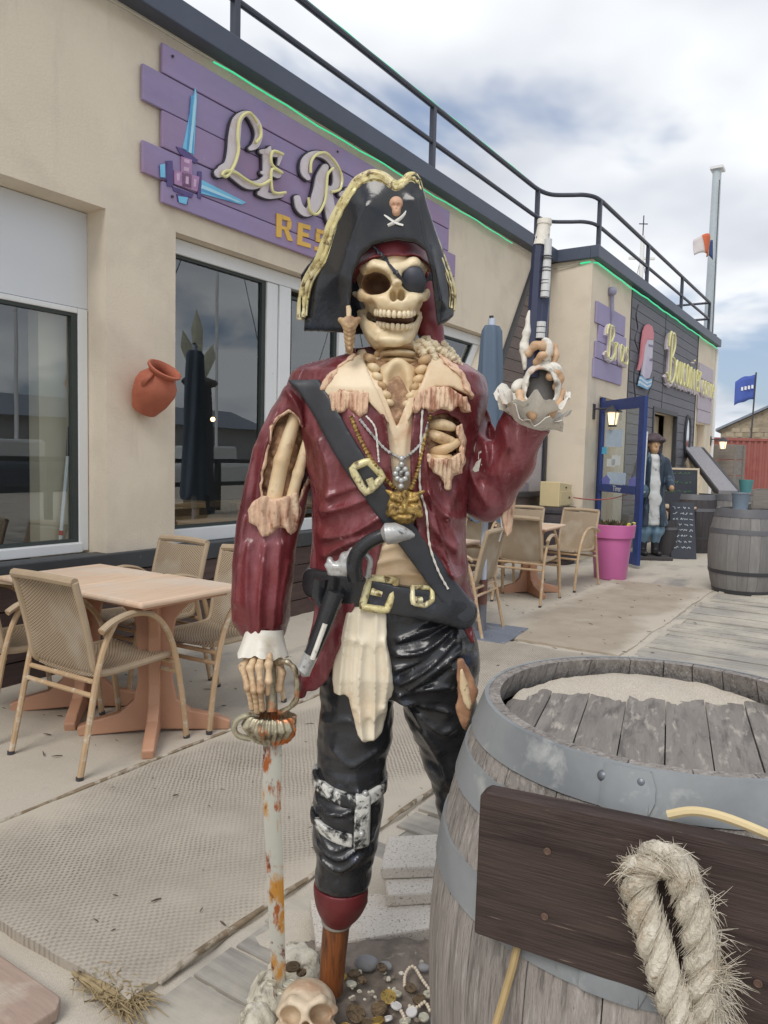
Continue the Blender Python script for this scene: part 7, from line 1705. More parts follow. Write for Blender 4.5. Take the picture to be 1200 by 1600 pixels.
# overlapping hoop ends
def hoop_lap(x, z0, z1, off=.0045, span=.22):
    d = ray(x, 1220 if z0 > .8 else 1530); a = None
    for i in range(400):
        p = CAMP + d * (.6 + i * .002)
        if math.hypot(p.x - BC.x, p.y - BC.y) < .38: a = math.atan2(p.y - BC.y, p.x - BC.x); break
    if a is None: return
    a -= .2; m = MB(); vs = []; K_ = 10
    for q_ in range(K_ + 1):
        aa = a - span * (1 - q_ / K_)
        for zi in range(4):
            z = z0 + (z1 - z0) * zi / 3; e = .012 if (q_ == K_ and zi in (0, 3)) else 0
            r_ = barrel_r(z, BH, .33, .425) + .0035 + off - .0025 * (q_ == 0); vs.append((r_ * math.cos(aa - e * 2), r_ * math.sin(aa - e * 2), z))
    n0 = len(vs); vs += [(v[0] * .992, v[1] * .992, v[2]) for v in vs]
    fs = []
    for q_ in range(K_):
        for zi in range(3): fs += [(q_ * 4 + zi, (q_ + 1) * 4 + zi, (q_ + 1) * 4 + zi + 1, q_ * 4 + zi + 1)]
    for zi in range(3): fs.append((K_ * 4 + zi, K_ * 4 + zi + 1, n0 + K_ * 4 + zi + 1, n0 + K_ * 4 + zi))
    for q_ in range(K_): fs += [(q_ * 4, (q_ + 1) * 4, n0 + (q_ + 1) * 4, n0 + q_ * 4), (q_ * 4 + 3, (q_ + 1) * 4 + 3, n0 + (q_ + 1) * 4 + 3, n0 + q_ * 4 + 3)]
    m.add(vs, fs); m.build('hoop_lap', ZINC, cask, smooth=40)
hoop_lap(1024, BH - .059, BH - .001); hoop_lap(1012, .656, .721)
# wind-blown sand on the lid
vs = []; fs = []; nr = 26; na = 60
lz = BH - .045
for i in range(nr):
    for j in range(na):
        a = PI * (-.06 + 1.12 * j / (na - 1)); f = i / (nr - 1); r_ = .299 * (1 - .85 * f)
        x, y = r_ * math.cos(a), r_ * math.sin(a); depth = y - (.175 + .05 * fbm(x, 1, 6, 3) + .03 * fbm(x, 2, 19, 3)); dd_ = max(-.5, min(1, depth / .10))
        z = lz + .016 * dd_ + .003 * fbm(x, y, 18, 1) * (dd_ > 0) - .0015
        vs.append((x, y, z))
fs = [(i * na + j, i * na + j + 1, (i + 1) * na + j + 1, (i + 1) * na + j) for i in range(nr - 1) for j in range(na - 1)]
m = MB(); m.add(vs, fs); o = m.build('lid_sand', SAND, None, smooth=60); o.location = BC; o['kind'] = 'stuff'; tag(o, 'drift of pale sand along the back of the cask lid', 'sand')
# dark plank fixed across the cask, rope hanging on it
A3 = Vector((.150, 1.085, 0)); D3 = Vector((.36, -.172, 0)).normalized(); N3 = Vector((D3.y, -D3.x, 0)); LEN = .78
if N3.y > 0: N3 = -N3
ZT = .912; ZB = .690
BROWNW = mat('brown_plank', lin(68, 55, 51), .6, .28, 3, stretch=(1.2, 14, 14), spec=.35, bump=.6, bscale=12, bstretch=(1, 22, 22), layers=[(lin(48, 37, 34), 3, .56, .08, (1.2, 18, 18)), (lin(138, 122, 108), 10, .69, .03, (1.2, 26, 26)), (lin(150, 132, 116), 5, .735, .015, (.6, 40, 40))])
t = thing('wooden_plank', 'dark brown plank fixed across the front of the foreground cask', 'plank', (A3.x, A3.y, ZB), math.atan2(D3.y, D3.x))
Hh = ZT - ZB
m = MB(); m.prism([(0, .002), (.004, 0), (LEN, -.035), (LEN, Hh + .01), (.012, Hh), (.002, Hh - .008)], 0, .03); m.build('board', BROWNW, t, bev=.003)
for (x, z_) in ((.105, .058), (.105, .155), (.38, .05), (.4, .16)):
    m = MB(); m.lathe([(.0055, 0), (.0055, .0015), (.004, .0022), (.0032, .0012), (.0001, .0012)], 12, Matrix.Translation((x, -.0005, z_)) @ Matrix.Rotation(PI / 2, 4, 'X')); m.build('screw', mat('screw_rust', lin(96, 74, 62), .6, .2, 40), t, smooth=40)
def RPt(x, y, lift):                         # photo point -> point in front of the plank
    d = ray(x, y); k = (A3 - CAMP); s = k.dot(N3) / d.dot(N3); p = CAMP + d * s; return p + N3 * lift
if (CAMP - A3).dot(N3) < 0: N3 = -N3
ROPE = mat('hemp_rope', lin(208, 200, 184), .85, .10, 30, layers=[(lin(180, 160, 130), 10, .62, .10), (lin(150, 132, 104), 60, .66, .05), (lin(228, 222, 208), 40, .62, .06)], bump=1.2, bscale=160)
rope = thing('rope_loop', 'thick frayed three strand rope loop hanging on the dark plank', 'rope', RPt(1050, 1600, .03))
RO = rope.location
def yarn_ripple(m, n):
    # every strand is itself laid from yarns: fine oblique ridges
    k = len(m.v) // n
    for i in range(k):
        c = sum((Vector(m.v[i * n + j]) for j in range(n)), Vector()) / n
        for j in range(n):
            p = Vector(m.v[i * n + j]); s = 1 + .07 * math.sin(j * 2 * PI / n * 5 - i * .9) + .03 * math.sin(i * 2.1 + j * 1.7); m.v[i * n + j] = tuple(c + (p - c) * s)
def laid_rope(path, R, turns, name):
    C_ = catmull([RPt(*p) for p in path], 14); n = len(C_); L_ = [0]
    for i in range(1, n): L_.append(L_[-1] + (C_[i] - C_[i - 1]).length)
    up = None; fr_ = []
    for i in range(n):
        tn = (C_[min(i + 1, n - 1)] - C_[max(i - 1, 0)]).normalized(); up = (N3 if up is None else up); up = (up - tn * up.dot(tn)).normalized(); fr_.append((tn, up, tn.cross(up)))
    for s in range(3):
        pts = []
        for i in range(n):
            a = 2 * PI * s / 3 + turns * 2 * PI * L_[i] / L_[-1]; tn, x, y = fr_[i]; pts.append(C_[i] + (x * math.cos(a) + y * math.sin(a)) * R * .56 - RO)
        m = MB(); m.tube(pts, R * .50, 14); yarn_ripple(m, 14); m.build('strand', ROPE, rope, smooth=True)
    return C_, fr_
pathA = [(1088, 1640, .030), (1070, 1580, .034), (1046, 1510, .036), (1022, 1440, .034), (1004, 1385, .032), (1004, 1345, .034), (1028, 1322, .038), (1056, 1328, .036), (1072, 1362, .028), (1086, 1410, .026), (1096, 1460, .024), (1098, 1520, .022), (1104, 1580, .02), (1108, 1640, .02)]
CA, FA = laid_rope(pathA, .0218, 5.4, 'a')
# yarn lines and loose fibres
m = MB(); rr = random.Random(8)
for k in range(2400):
    i = rr.randrange(len(CA) - 1); tn, x, y = FA[i]; a = rr.uniform(0, 2 * PI); rad_ = x * math.cos(a) + y * math.sin(a)
    if rad_.dot(N3) < -.5: continue
    p = CA[i].lerp(CA[i + 1], rr.random()) + rad_ * .021 - RO; twist_ = (tn * .8 + tn.cross(rad_) * .75).normalized(); l = rr.uniform(.008, .03)
    out_ = rad_ * rr.choice([.0, .0005, .001, .001, .0015, .002, .0035]) ; m.tube([p, p + twist_ * l * .5 + out_ * .6, p + twist_ * l + out_], [.0004, .0004, .0002], 3)
def tuft(x, y, lift, d2, n, l, spread, rr=rr, th=.00042):
    base_ = RPt(x, y, lift) - RO; e = RPt(x + d2[0], y + d2[1], lift) - RO - base_; e.normalize()
    for k in range(n * 2 // 3):
        s = base_ + Vector((rr.gauss(0, .006), rr.gauss(0, .004), rr.gauss(0, .006))); v = (e + Vector((rr.gauss(0, spread), rr.gauss(0, spread), rr.gauss(0, spread)))).normalized() * l * rr.uniform(.5, 1.2)
        g_ = abs(rr.gauss(.004, .016)) * l / .03; sd = Vector((rr.gauss(0, .006), rr.gauss(0, .003), rr.gauss(0, .006))); m.tube([s, s + v * .35, s + v * .7 + sd - Vector((0, 0, g_ * .35)), s + v * .98 + sd * 2 - Vector((0, 0, g_))], [th * 1.3, th, th, th * .4], 3)
tuft(1052, 1318, .05, (14, -22), 90, .020, .28); tuft(1004, 1335, .045, (-22, -10), 90, .022, .3); tuft(1018, 1318, .045, (-5, -20), 50, .014, .4)
tuft(1110, 1510, .03, (28, -2), 220, .034, .34); tuft(1116, 1545, .03, (20, 25), 160, .034, .35); tuft(1104, 1400, .03, (18, -14), 60, .018, .4); tuft(1112, 1450, .03, (16, 2), 60, .020, .5); tuft(1075, 1350, .045, (14, -6), 50, .014, .4); tuft(1120, 1490, .03, (22, -6), 50, .03, .3)
tuft(1106, 1490, .03, (20, 50), 9, .055, .35)
m.build('loose_fibres', ROPE, rope)['kind'] = 'stuff'
# thin bamboo cane and pale cane hoop
t = thing('bamboo_stick', 'thin tan bamboo stick leaning on the cask below the dark plank', 'stick', RPt(775, 1600, .03))
m = MB(); o_ = t.location; m.tube([RPt(812, 1440, -.035) - o_, RPt(796, 1520, -.02) - o_, RPt(770, 1620, .005) - o_, RPt(740, 1740, .03) - o_], [.0055, .0062, .0062, .0065], 8); m.build('stick', mat('bamboo', lin(176, 152, 108), .5, .15, 12, stretch=(4, 4, 1)), t, smooth=True)
t = thing('cane_hoop', 'pale yellow cane tube lying behind the upper edge of the dark plank', 'cane', RPt(1100, 1290, -.03))
o_ = t.location; m = MB(); m.tube(catmull([RPt(1040, 1290, -.034) - o_, RPt(1080, 1284, -.034) - o_, RPt(1130, 1294, -.034) - o_, RPt(1200, 1322, -.034) - o_, RPt(1260, 1352, -.034) - o_], 5), .0065, 8); m.build('tube', mat('cane_pale', lin(214, 194, 150), .45, .08, 12), t, smooth=True)

# ================================================================ FAR OBJECTS BY THE ANNEX
REDM = mat('container_red', lin(146, 88, 80), .6, .08, 2, layers=[(lin(140, 70, 64), 1.5, .62, .1), (lin(190, 130, 120), 5, .74, .04)])
t = thing('shipping_container', 'rusty red corrugated shipping container beyond the annex corner', 'container', (19.6, 33, 0), -.03)
prof = []; x = -6.1; pat = [(.0, 0), (.09, 0), (.13, .05), (.22, .05), (.26, 0)]
while x < 6.1:
    for dx, dy in pat[:-1]: prof.append((x + dx, dy))
    x += .26
vs = [(p[0], p[1], .12) for p in prof] + [(p[0], p[1], 2.48) for p in prof]; n = len(prof); m = MB(); m.add(vs, [(i, i + 1, n + i + 1, n + i) for i in range(n - 1)]); m.build('corrugated_side', REDM, t)
m = MB(); m.box((-6.1, .06, .02), (6.1, 2.4, 2.56)); m.build('body', REDM, t)
m = MB(); m.box((-6.15, -.03, 2.48), (6.15, .08, 2.6)); m.build('top_rail', REDM, t); m = MB(); m.box((-6.15, -.03, 0), (6.15, .08, .13)); m.build('bottom_rail', REDM, t)
for s in (-1, 1): m = MB(); m.box((s * 6.1 - .06, -.04, 0), (s * 6.1 + .06, .09, 2.6)); m.build('corner_post', REDM, t)
STONE = mat('house_stone', lin(150, 138, 118), .9, .18, 1.6, layers=[(lin(120, 110, 96), 2.2, .58, .08)], bump=.6, bscale=3)
t = thing('stone_house', 'grey stone house with a slate gable roof behind the red container', 'house', (33, 62, 0), rad(-28))
m = MB(); m.prism([(-5.2, 0), (5.2, 0), (5.2, 4.4), (0, 7.0), (-5.2, 4.4)], 0, 14); m.build('wall', STONE, t)
SLATE = mat('slate', lin(120, 128, 140), .6, .12, 3)
for s in (-1, 1): m = MB(); m.prism([(s * 5.6, 4.25), (0, 7.05), (0, 7.25), (s * 5.6, 4.45)], -.4, 14.4); m.build('roof_slope', SLATE, t)
rr = random.Random(4); 
for r_ in range(11):
    for c_ in range(14):
        w = .66; x0 = -5.1 + c_ * .73 + (r_ % 2) * .3; z0 = .2 + r_ * .4
        if x0 + w > 5.1 or z0 + .36 > 4.4 + (5.2 - abs(x0)) * .5 or (1.2 < z0 < 3.2 and -.9 < x0 < 1): continue
        m = MB(); m.box((x0, -.03 - rr.uniform(0, .03), z0), (x0 + w * rr.uniform(.8, 1), .02, z0 + .36)); m.build('stone', mat('house_block', lin(158, 146, 126), .9, .2, 2, rnd=.18), t)
m = MB(); m.box((-.6, -.06, 1.5), (.6, .04, 3.0)); wf = m.build('window', TRIM, t)
# mast with flag on the roof corner
t = fthing('roof_mast', 'tall pale grey mast rising from the far roof corner', 'mast', 19.3, 3.7, 4.35)
m = MB(); m.tube([(0, 0, -.3), (0, 0, 3.9)], [.115, .095], 12); m.build('pole', mat('mast_grey', lin(186, 196, 200), .4, .05, 3), t, smooth=50)
m = MB(); m.box((-.14, -.14, 3.9), (.22, .14, 3.96)); m.build('mast_cap', PVC, t); m = MB(); m.lathe([(.16, .0), (.19, .02), (.19, .1), (.16, .12)], 12); m.build('clamp', TRIM, t)
m = MB(); m.tube([(-.2, -.1, 3.6), (-.26, -.14, 0)], .012, 4); m.build('halyard', TRIM, t)
def cloth(par, name, W_, Hh, mt, nx=14, nz=6, droop=.25, wav=.09, x0=0, z0=0, f0=0, f1=1, g0=0, g1=1):
    vs = []
    for i in range(nx + 1):
        for k in range(nz + 1):
            f = f0 + (f1 - f0) * i / nx; h = g0 + (g1 - g0) * k / nz; vs.append((x0 - W_ * f, wav * math.sin(f * 7 + h) * (.3 + f), z0 + Hh * h - droop * f * f + .05 * math.sin(f * 9 + h * 2)))
    m = MB(); m.add(vs, [(i * (nz + 1) + k, (i + 1) * (nz + 1) + k, (i + 1) * (nz + 1) + k + 1, i * (nz + 1) + k + 1) for i in range(nx) for k in range(nz)]); o = m.build(name, mt, par, smooth=True)
    so_ = o.modifiers.new('thick', 'SOLIDIFY'); so_.thickness = .01; return o
fl = fthing('flag', 'small red yellow and blue flag flying half way up the roof mast', 'flag', 18.9, 3.62, 6.1)
for nm, c, a, b in (('blue_field', (52, 72, 130), 0, .18), ('yellow_field', (222, 176, 72), .18, .45), ('red_field', (206, 104, 66), .45, .78), ('white_field', (214, 206, 204), .78, 1)):
    cloth(fl, nm, 1.5, .40, mat('flag_' + nm, lin(*c), .8, .05, 5), nx=6, f0=a, f1=b)
t = thing('flag', 'blue flag with a row of white marks on a thin pole above the container', 'flag', (28.2, 59.0, 5.0))
m = MB(); m.tube([(.1, 0, -5), (.28, 0, 3.6)], .06, 6); m.build('pole', TRIM, t); fm = cloth(t, 'field', 1.5, 1.9, mat('flag_blue', lin(70, 92, 168), .8, .06, 4), droop=.5, x0=.25, z0=1.5)
for k in range(4): m = MB(); m.box((-.1 - k * .26, -.14, 2.35 - k * .06), (.06 - k * .26, -.12, 2.62 - k * .06)); m.build('white_mark', WHITE, fm)
t = thing('antenna_mast', 'thin ship mast with wind vane showing behind the roof railing', 'mast', (17.6, 54, 0))
m = MB(); m.tube([(0, 0, 0), (0, 0, 17.2)], [.25, .16], 8); m.build('pole', PVC, t); m = MB(); m.box((-.9, -.1, 15.6), (.9, .1, 15.75)); m.build('crosstree', PVC, t); m = MB(); m.tube([(0, 0, 17), (0, 0, 18.6)], .04, 5); m.build('rod', TRIM, t); m = MB(); m.box((-.3, -.03, 18.0), (.3, .03, 18.06)); m.build('vane', TRIM, t)
for s in (-1, 1): m = MB(); m.tube([(0, 0, 16), (s * 1.6, 0, 8)], .02, 4); m.build('stay', TRIM, t)
# second figure by the door
SX, SV = 11.45, 2.86
t2 = fthing('captain_statue', 'life size painted captain figure in long blue coat holding a thin rod behind the door', 'statue', SX, SV, 0, rad(122))
def fig(name, fn, lo, hi, h, mt):
    g = Grid(lo, hi, h); f = fn(g); vs, fs = surfnet(f, g); me = bpy.data.meshes.new(name); me.from_pydata([tuple(v) for v in vs], [], [tuple(q_) for q_ in fs]); return mobj(name, me, mt, t2, smooth=True)
COATB = mat('captain_blue', lin(48, 62, 78), .5, .25, 6, stretch=(2, 2, .5), layers=[(lin(120, 146, 156), 9, .64, .08, (2, 2, .5)), (lin(36, 46, 60), 5, .58, .1)])
# +y is the figure's front
def coatf(g):
    d = chain(g, [(0, 0, 1.42), (0, 0, 1.1), (0, .0, .95), (0, -.02, .5)], [.17, .155, .17, .25], .05)
    for s in (-1, 1): d = smin(d, chain(g, [(s * .17, 0, 1.42), (s * .24, .02, 1.18), (s * .20, .20, 1.06)], [.08, .068, .06], .03), .03)
    d = d - .012 * np.sin(np.arctan2(g.Y, g.X) * 9) * np.clip(1.0 - g.Z, 0, .5) * 2
    return np.maximum(np.maximum(d, .48 - g.Z), -(np.maximum(np.abs(g.X) - .065 - .05 * np.clip(.9 - g.Z, 0, .4), .02 - g.Y)))
fig('coat', coatf, (-.4, -.35, .42), (.4, .36, 1.6), .014, COATB)
fig('shirt', lambda g: np.maximum(chain(g, [(0, .03, 1.46), (0, .04, 1.1), (0, .05, .9), (0, .04, .55)], [.09, .12, .13, .15], .05), .5 - g.Z) + .008 * noise3(g, 20, 3), (-.25, -.2, .4), (.25, .25, 1.6), .014, mat('captain_white', lin(206, 208, 206), .6, .08, 10, layers=[(lin(70, 80, 92), 7, .66, .05)]))
SKIN = mat('captain_skin', lin(186, 150, 112), .5, .08, 10)
def headf(g):
    d = smin(ell(g, (0, .0, 1.68), (.078, .095, .11)), cap(g, (0, .07, 1.60), (0, .06, 1.58), .045), .04); d = smin(d, cap(g, (0, .095, 1.69), (0, .115, 1.655), .012), .01)
    d = smin(d, cap(g, (0, -.01, 1.6), (0, -.01, 1.48), .05), .03)
    for s in (-1, 1): d = smax(d, -ell(g, (s * .032, .10, 1.70), (.018, .02, .011)), .01); d = smin(d, ell(g, (s * .08, 0, 1.68), (.014, .022, .03)), .008)
    return smax(d, -cap(g, (-.022, .105, 1.622), (.022, .105, 1.622), .006), .005)
fig('head', headf, (-.14, -.14, 1.4), (.14, .18, 1.82), .009, SKIN)
HAIR = mat('captain_hat', lin(74, 60, 66), .6, .2, 12)
fig('hat', lambda g: smin(np.maximum(ell(g, (0, -.015, 1.74), (.12, .135, .11)), 1.715 - g.Z), smin(ell(g, (-.10, -.02, 1.74), (.06, .16, .045)), ell(g, (.10, -.02, 1.74), (.06, .16, .045)), .03), .03), (-.24, -.24, 1.6), (.24, .24, 1.9), .011, HAIR)
fig('hair', lambda g: smin(cap(g, (-.075, -.03, 1.7), (-.09, -.02, 1.5), .04), cap(g, (.075, -.03, 1.7), (.09, -.02, 1.5), .04), .02) + .01 * noise3(g, 40, 3), (-.2, -.15, 1.4), (.2, .15, 1.8), .011, HAIR)
fig('breeches', lambda g: np.minimum(chain(g, [(-.09, .02, .62), (-.09, .03, .42), (-.09, 0, .28)], [.11, .105, .07], .02), chain(g, [(.09, .02, .62), (.09, .03, .42), (.09, 0, .28)], [.11, .105, .07], .02)) - .006 * np.sin(g.X * 90), (-.25, -.15, .2), (.25, .2, .8), .013, mat('captain_breeches', lin(120, 150, 172), .55, .15, 8))
BOOT = mat('captain_boot', lin(44, 44, 48), .4, .15, 10)
fig('boots', lambda g: np.minimum(*[smin(chain(g, [(s * .09, 0, .42), (s * .09, -.01, .12)], [.068, .055], .02), cap(g, (s * .09, 0, .09), (s * .10, .16, .085), .05, .04), .03) for s in (-1, 1)]), (-.25, -.15, .02), (.25, .28, .5), .012, BOOT)
fig('hand', lambda g: np.minimum(ell(g, (-.2, .25, 1.05), (.035, .05, .045)), ell(g, (.2, .25, 1.05), (.035, .05, .045))), (-.3, .1, .95), (.3, .35, 1.15), .01, SKIN)
m = MB(); m.box((-.26, -.26, 0), (.26, .3, .05)); m.build('base_board', mat('base_dark', lin(74, 70, 70), .8), t2, bev=.01)
m = MB(); m.tube([(.2, .26, .98), (.2, .30, 1.85)], .011, 6); m.build('rod', PVC, t2)
m = MB(); m.sphere((.2, .24, 1.0), (.08, .1, .1), 10); m.build('cuff', mat('captain_cuff', lin(70, 96, 112), .5), t2, smooth=True)
# dark keg, chalk boards, small table
t = fthing('keg', 'short dark keg standing at the captain figure\'s side', 'barrel', 11.75, 2.72)
m = MB(); m.lathe([(.15, 0), (.18, .15), (.185, .28), (.18, .42), (.155, .56), (.14, .56), (.14, .53), (.0, .53)], 20); m.build('cask', DARKOAK, t, smooth=30)
m = MB(); m.lathe([(.183, .42), (.19, .42), (.185, .46), (.176, .46)], 20); m.build('hoop', mat('hoop_dull', (0, 0, 0)), t)
CHALK = mat('chalkboard', lin(52, 56, 66), .6, .15, 6); CHALKW = mat('chalk', lin(190, 200, 206), .9); CHALKG = mat('chalk_green', lin(92, 128, 92), .9)
def chalkboard(label, u_, v_, z, w, h, tilt, r, frame, lines, green=False, name='chalkboard'):
    t = fthing(name, label, 'chalkboard', u_, v_, z, r); R_ = Matrix.Rotation(tilt, 4, 'X'); m = MB(); m.box((-w / 2, -.012, 0), (w / 2, .012, h), R_); b = m.build('board', CHALK, t)
    if frame:
        m = MB()
        for a, c in (((-w / 2 - .03, -.02, -.03), (-w / 2, .02, h + .03)), ((w / 2, -.02, -.03), (w / 2 + .03, .02, h + .03)), ((-w / 2, -.02, -.03), (w / 2, .02, 0)), ((-w / 2, -.02, h), (w / 2, .02, h + .03))): m.box(a, c, R_)
        m.build('frame', frame, t)
    rr = random.Random(int(w * 100)); m = MB()
    for k in range(lines):
        z_ = h * (.9 - .8 * k / lines); x = -w * .38
        while x < w * .36:
            l = rr.uniform(.02, .07); pts = [(x + l * q_ / 5, -.016, z_ + rr.uniform(-.018, .018)) for q_ in range(6)]; m.tube([R_ @ Vector(p) for p in pts], .006, 4); x += l + rr.uniform(.01, .05)
        if rr.random() < .3: continue
    m.build('chalk_writing', CHALKG if green else CHALKW, b)['kind'] = 'stuff'; return t
PALEW = mat('pale_frame', lin(206, 190, 166), .6, .1, 8)
chalkboard('dark chalkboard with white writing leaning against the keg', 11.72, 2.42, 0, .36, .86, -.30, rad(-62), None, 8)
chalkboard('framed chalkboard with green writing standing on the small table', 12.6, 2.75, .76, .62, .55, -.08, rad(-58), PALEW, 3, True)
chalkboard('pale framed menu board tilted on the far cask tops', 14.6, 1.25, .98, .34, .62, -.25, rad(-50), mat('salmon_frame', lin(206, 150, 126), .6), 4)
o = copy_tree(tb); o.location = FR(12.5, 2.72, 0); o['label'] = 'wood effect cafe table carrying the green chalkboard by the annex'; o.rotation_euler = (0, 0, RZ + .1)
# mirror, rope coil, leaning board
t = fthing('oval_mirror', 'narrow oval mirror with black rim on the grey cladding right of the doorway', 'mirror', 16.82, V2 - .02, 1.98)
m = MB(); m.tube([(.22 * math.cos(a * PI / 16), 0, .42 * math.sin(a * PI / 16)) for a in range(32)], .035, 6, closed=True); m.build('rim', TRIM, t, smooth=True)
m = MB(); m.prism([(.21 * math.cos(a * PI / 16), .41 * math.sin(a * PI / 16)) for a in range(32)], -.01, .01); m.build('mirror_glass', mat('mirror_face', (.8, .83, .86), .08, metal=1, var=.01), t)
t = fthing('rope_coil', 'thick pale rope coil hanging in a hoop below the oval mirror', 'rope', 16.9, V2 - .12, 1.05)
for k in range(3): m = MB(); m.tube([((.26 + .05 * k) * math.cos(a * PI / 14), -.04 * (k % 2) + .02 * math.sin(a * 3), (.5 + .05 * k) * math.sin(a * PI / 14)) for a in range(28)], [.055 + .008 * math.sin(a * 2.6) for a in range(28)], 7, closed=True); m.build('rope_turn', mat('coil_rope', lin(172, 158, 134), .9, .2, 12, bump=1, bscale=30), t, smooth=True)
t = fthing('leaning_board', 'long grey board leaning from the wall down onto the far casks', 'board', 16.2, 3.0)
m = MB(); m.bar((.9, .45, 1.75), (-1.6, -.7, .92), .36, .06); m.build('board', mat('lean_grey', lin(150, 148, 152), .7, .1, 4, stretch=(1, 6, 6)), t); m = MB(); m.bar((.9, .27, 1.72), (-1.6, -.88, .89), .05, .09); m.bar((.9, .64, 1.72), (-1.6, -.51, .89), .05, .09); m.build('edge_strip', TRIM, t)
# wooden locker, bucket and crate on the casks
t = fthing('wooden_locker', 'tall weathered grey wooden locker between the annex and the container', 'locker', 20.2, 3.3, 0, -.2)
GW = mat('grey_wood', lin(132, 126, 120), .85, .18, 4, stretch=(1, 1, 8), rnd=.12)
for k in range(5): m = MB(); m.box((-.34, -.3 , .02 + k * .38), (.34, .3, .38 + k * .38)); m.build('board', GW, t, bev=.01)
for s in (-1, 1): m = MB(); m.box((s * .28 - .05, -.33, .02), (s * .28 + .05, -.302, 1.9)); m.build('batten', GW, t)
t = fthing('bucket', 'blue grey metal bucket standing on the nearest far cask', 'bucket', 9.25, 1.34, .905)
m = MB(); m.lathe([(.075, 0), (.095, .19), (.10, .195), (.092, .195), (.072, .01), (.0, .01)], 20); m.build('pail', mat('pail', lin(140, 156, 172), .45, .06, 8, metal=.2), t, smooth=40)
m = MB(); m.tube([(.097 * math.cos(a * PI / 10), .097 * math.sin(a * PI / 10), .185) for a in range(20)], .005, 5, closed=True); m.build('rim', ZINC, t)
t = fthing('crate', 'low grey slatted crate on the cask behind the bucket', 'crate', 10.15, 1.15, .905)
for k in range(3):
    m = MB(); m.box((-.3, -.16, .0 + k * .075), (.3, -.14, .065 + k * .075)); m.build('slat', GW, t); m = MB(); m.box((-.3, .14, .0 + k * .075), (.3, .16, .065 + k * .075)); m.build('slat', GW, t)
for s in (-1, 1): m = MB(); m.box((s * .3 - .01, -.139, 0), (s * .3 + .01, .139, .215)); m.build('end_panel', GW, t)
far_barrel(10.15, 1.1, 'grey cask carrying the slatted crate at the right edge', rz=1)
t = fthing('teal_pot', 'small teal pot standing on the dark casks', 'pot', 13.6, 1.9, .93)
m = MB(); m.lathe([(.08, 0), (.11, .2), (.115, .24), (.1, .24), (.09, .1), (0, .1)], 16); m.build('pot', mat('teal', lin(84, 140, 142), .5), t, smooth=40)
# ================================================================ THE QUAY OPPOSITE (seen mirrored in the panes)
HULLM = mat('hull_dark', lin(60, 66, 78), .6, .1, 3); HULLW = mat('hull_white', lin(206, 208, 206), .5, .05, 3)
t = fthing('timber_post', 'dark timber mooring post with a flag on the quay', 'post', 12.2, -4.6); m = MB(); m.tube([(0, 0, 0), (0, 0, 2.95)], [.36, .26], 8); m.build('post', mat('tar', lin(52, 54, 60), .7, .2, 4), t, smooth=30); m = MB(); m.sphere((0, 0, 3.0), (.5, .3, .14), 10); m.build('top_wreath', mat('wreath', lin(96, 94, 92), .9, .3, 10), t)
for k, a in ((0, (-.5, .0, 4.1)), (1, (.3, .1, 3.9)), (2, (-.2, .1, 4.6))): m = MB(); m.tube([(0, 0, 2.9), Vector(a) * .8 + Vector((0, 0, .5)), a], [.05, .13, .01], 6, flat=.3); m.build('pale_leaf', mat('pale_leaf', lin(206, 208, 186), .7), t, smooth=True)
t = fthing('handrail', 'dark timber railing along the far quay edge', 'railing', 10.5, -5)
for k in range(9): m = MB(); m.box((-4 + k * 2.2, -.06, 0), (-3.88 + k * 2.2, .06, 1.2)); m.build('post', TRIM, t)
for z_ in (.6, 1.15): m = MB(); m.box((-4, -.05, z_), (14, .05, z_ + .1)); m.build('rail', TRIM, t)
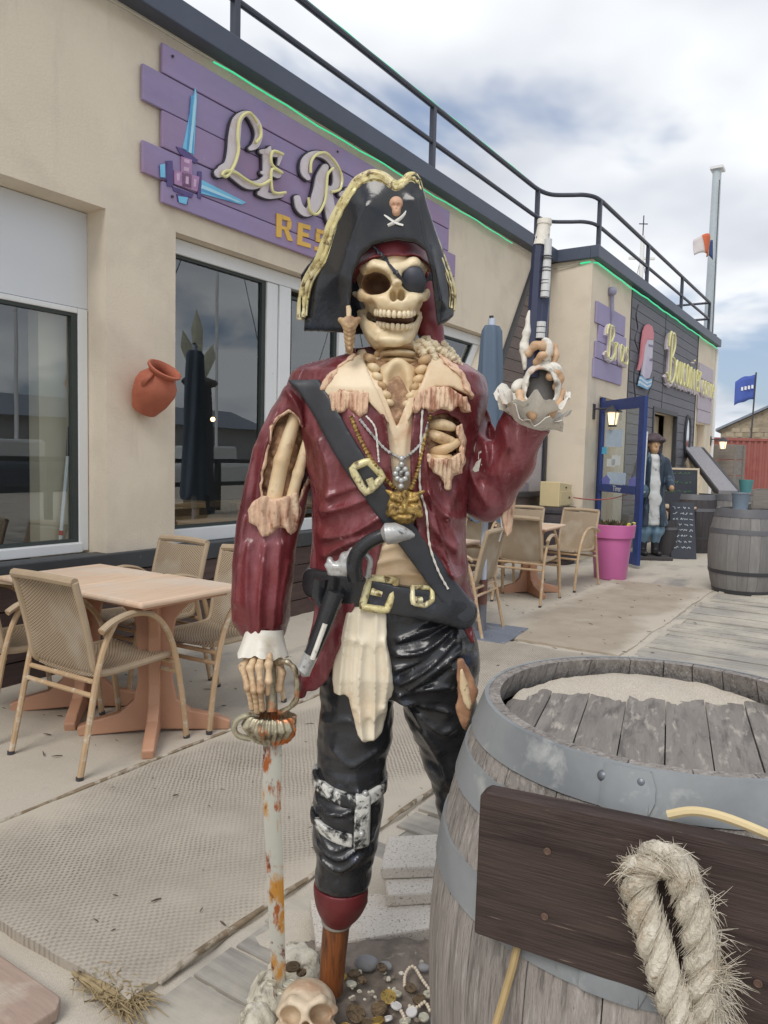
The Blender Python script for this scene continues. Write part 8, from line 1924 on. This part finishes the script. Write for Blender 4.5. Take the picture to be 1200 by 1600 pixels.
for k, (u_, v_, l, hgt) in enumerate(((14, -16, 9, 12), (25, -18, 11, 15), (38, -20, 10, 13), (6, -17, 8, 11), (-4, -19, 10, 13))):
    t = fthing('sailing_boat', ['white hulled boat moored opposite the wide window', 'larger white boat moored second along the quay', 'white boat moored far along the quay', 'white boat moored opposite the left window', 'white boat moored left of all others'][k], 'boat', u_, v_); m = MB(); m.prism([(-l / 2, .8), (-l / 2 + .6, -.2), (l / 2 - 1.2, -.2), (l / 2, 1.1)], -1.2, 1.2); m.build('hull', HULLW if k % 2 else HULLM, t, bev=.2)
    m = MB(); m.box((-1.5, -.8, .9), (1.2, .8, 1.7)); m.build('cabin', HULLW, t, bev=.1); m = MB(); m.tube([(.6, 0, .8), (.6, 0, hgt)], .07, 6); m.build('mast', PVC, t); m = MB(); m.tube([(.6, 0, hgt), (l / 2, 0, 1.1)], .02, 4); m.tube([(.6, 0, hgt), (-l / 2, 0, .9)], .02, 4); m.build('stay', TRIM, t)
t = fthing('harbour_shed', 'long low grey harbour shed across the water', 'building', 20, -42); m = MB(); m.prism([(-30, 0), (30, 0), (30, 3.6), (-30, 3.6)], -4, 4); m.build('wall', mat('shed_wall', lin(150, 150, 150), .8, .1, .6), t); m = MB(); m.prism([(-5, 3.5), (5, 3.5), (0, 5.2)], -30.5, 30.5, M=Matrix.Rotation(PI / 2, 4, 'Z')); m.build('roof', SLATE, t)

# windblown bits on the sand: twigs, crumbs, shell grit
m = MB(); rr = random.Random(21); DEB = mat('grit_dark', lin(92, 80, 66), .9, .4, 30)
for k in range(420):
    u_ = rr.uniform(.6, 9); v_ = rr.uniform(1.45, 4.0) if rr.random() < .8 else rr.uniform(.6, 1.5); s = rr.choice([.003, .004, .005, .008]); a = rr.uniform(0, PI); z_ = .006 + max(0, sandz(u_, v_) if not (1.5 < v_ < 2.66) else .02)
    p = Vector((u_, v_, z_)); d = Vector((math.cos(a), math.sin(a), .1)) * s * rr.uniform(1, 3); m.tube([p - d, p + Vector((0, 0, .001)), p + d], [s * .25, s * .4, s * .2], 4)
o = m.build('sand_litter', DEB, frame=True); o['kind'] = 'stuff'; tag(o, 'scattered twigs and grit on the sandy terrace', 'litter')
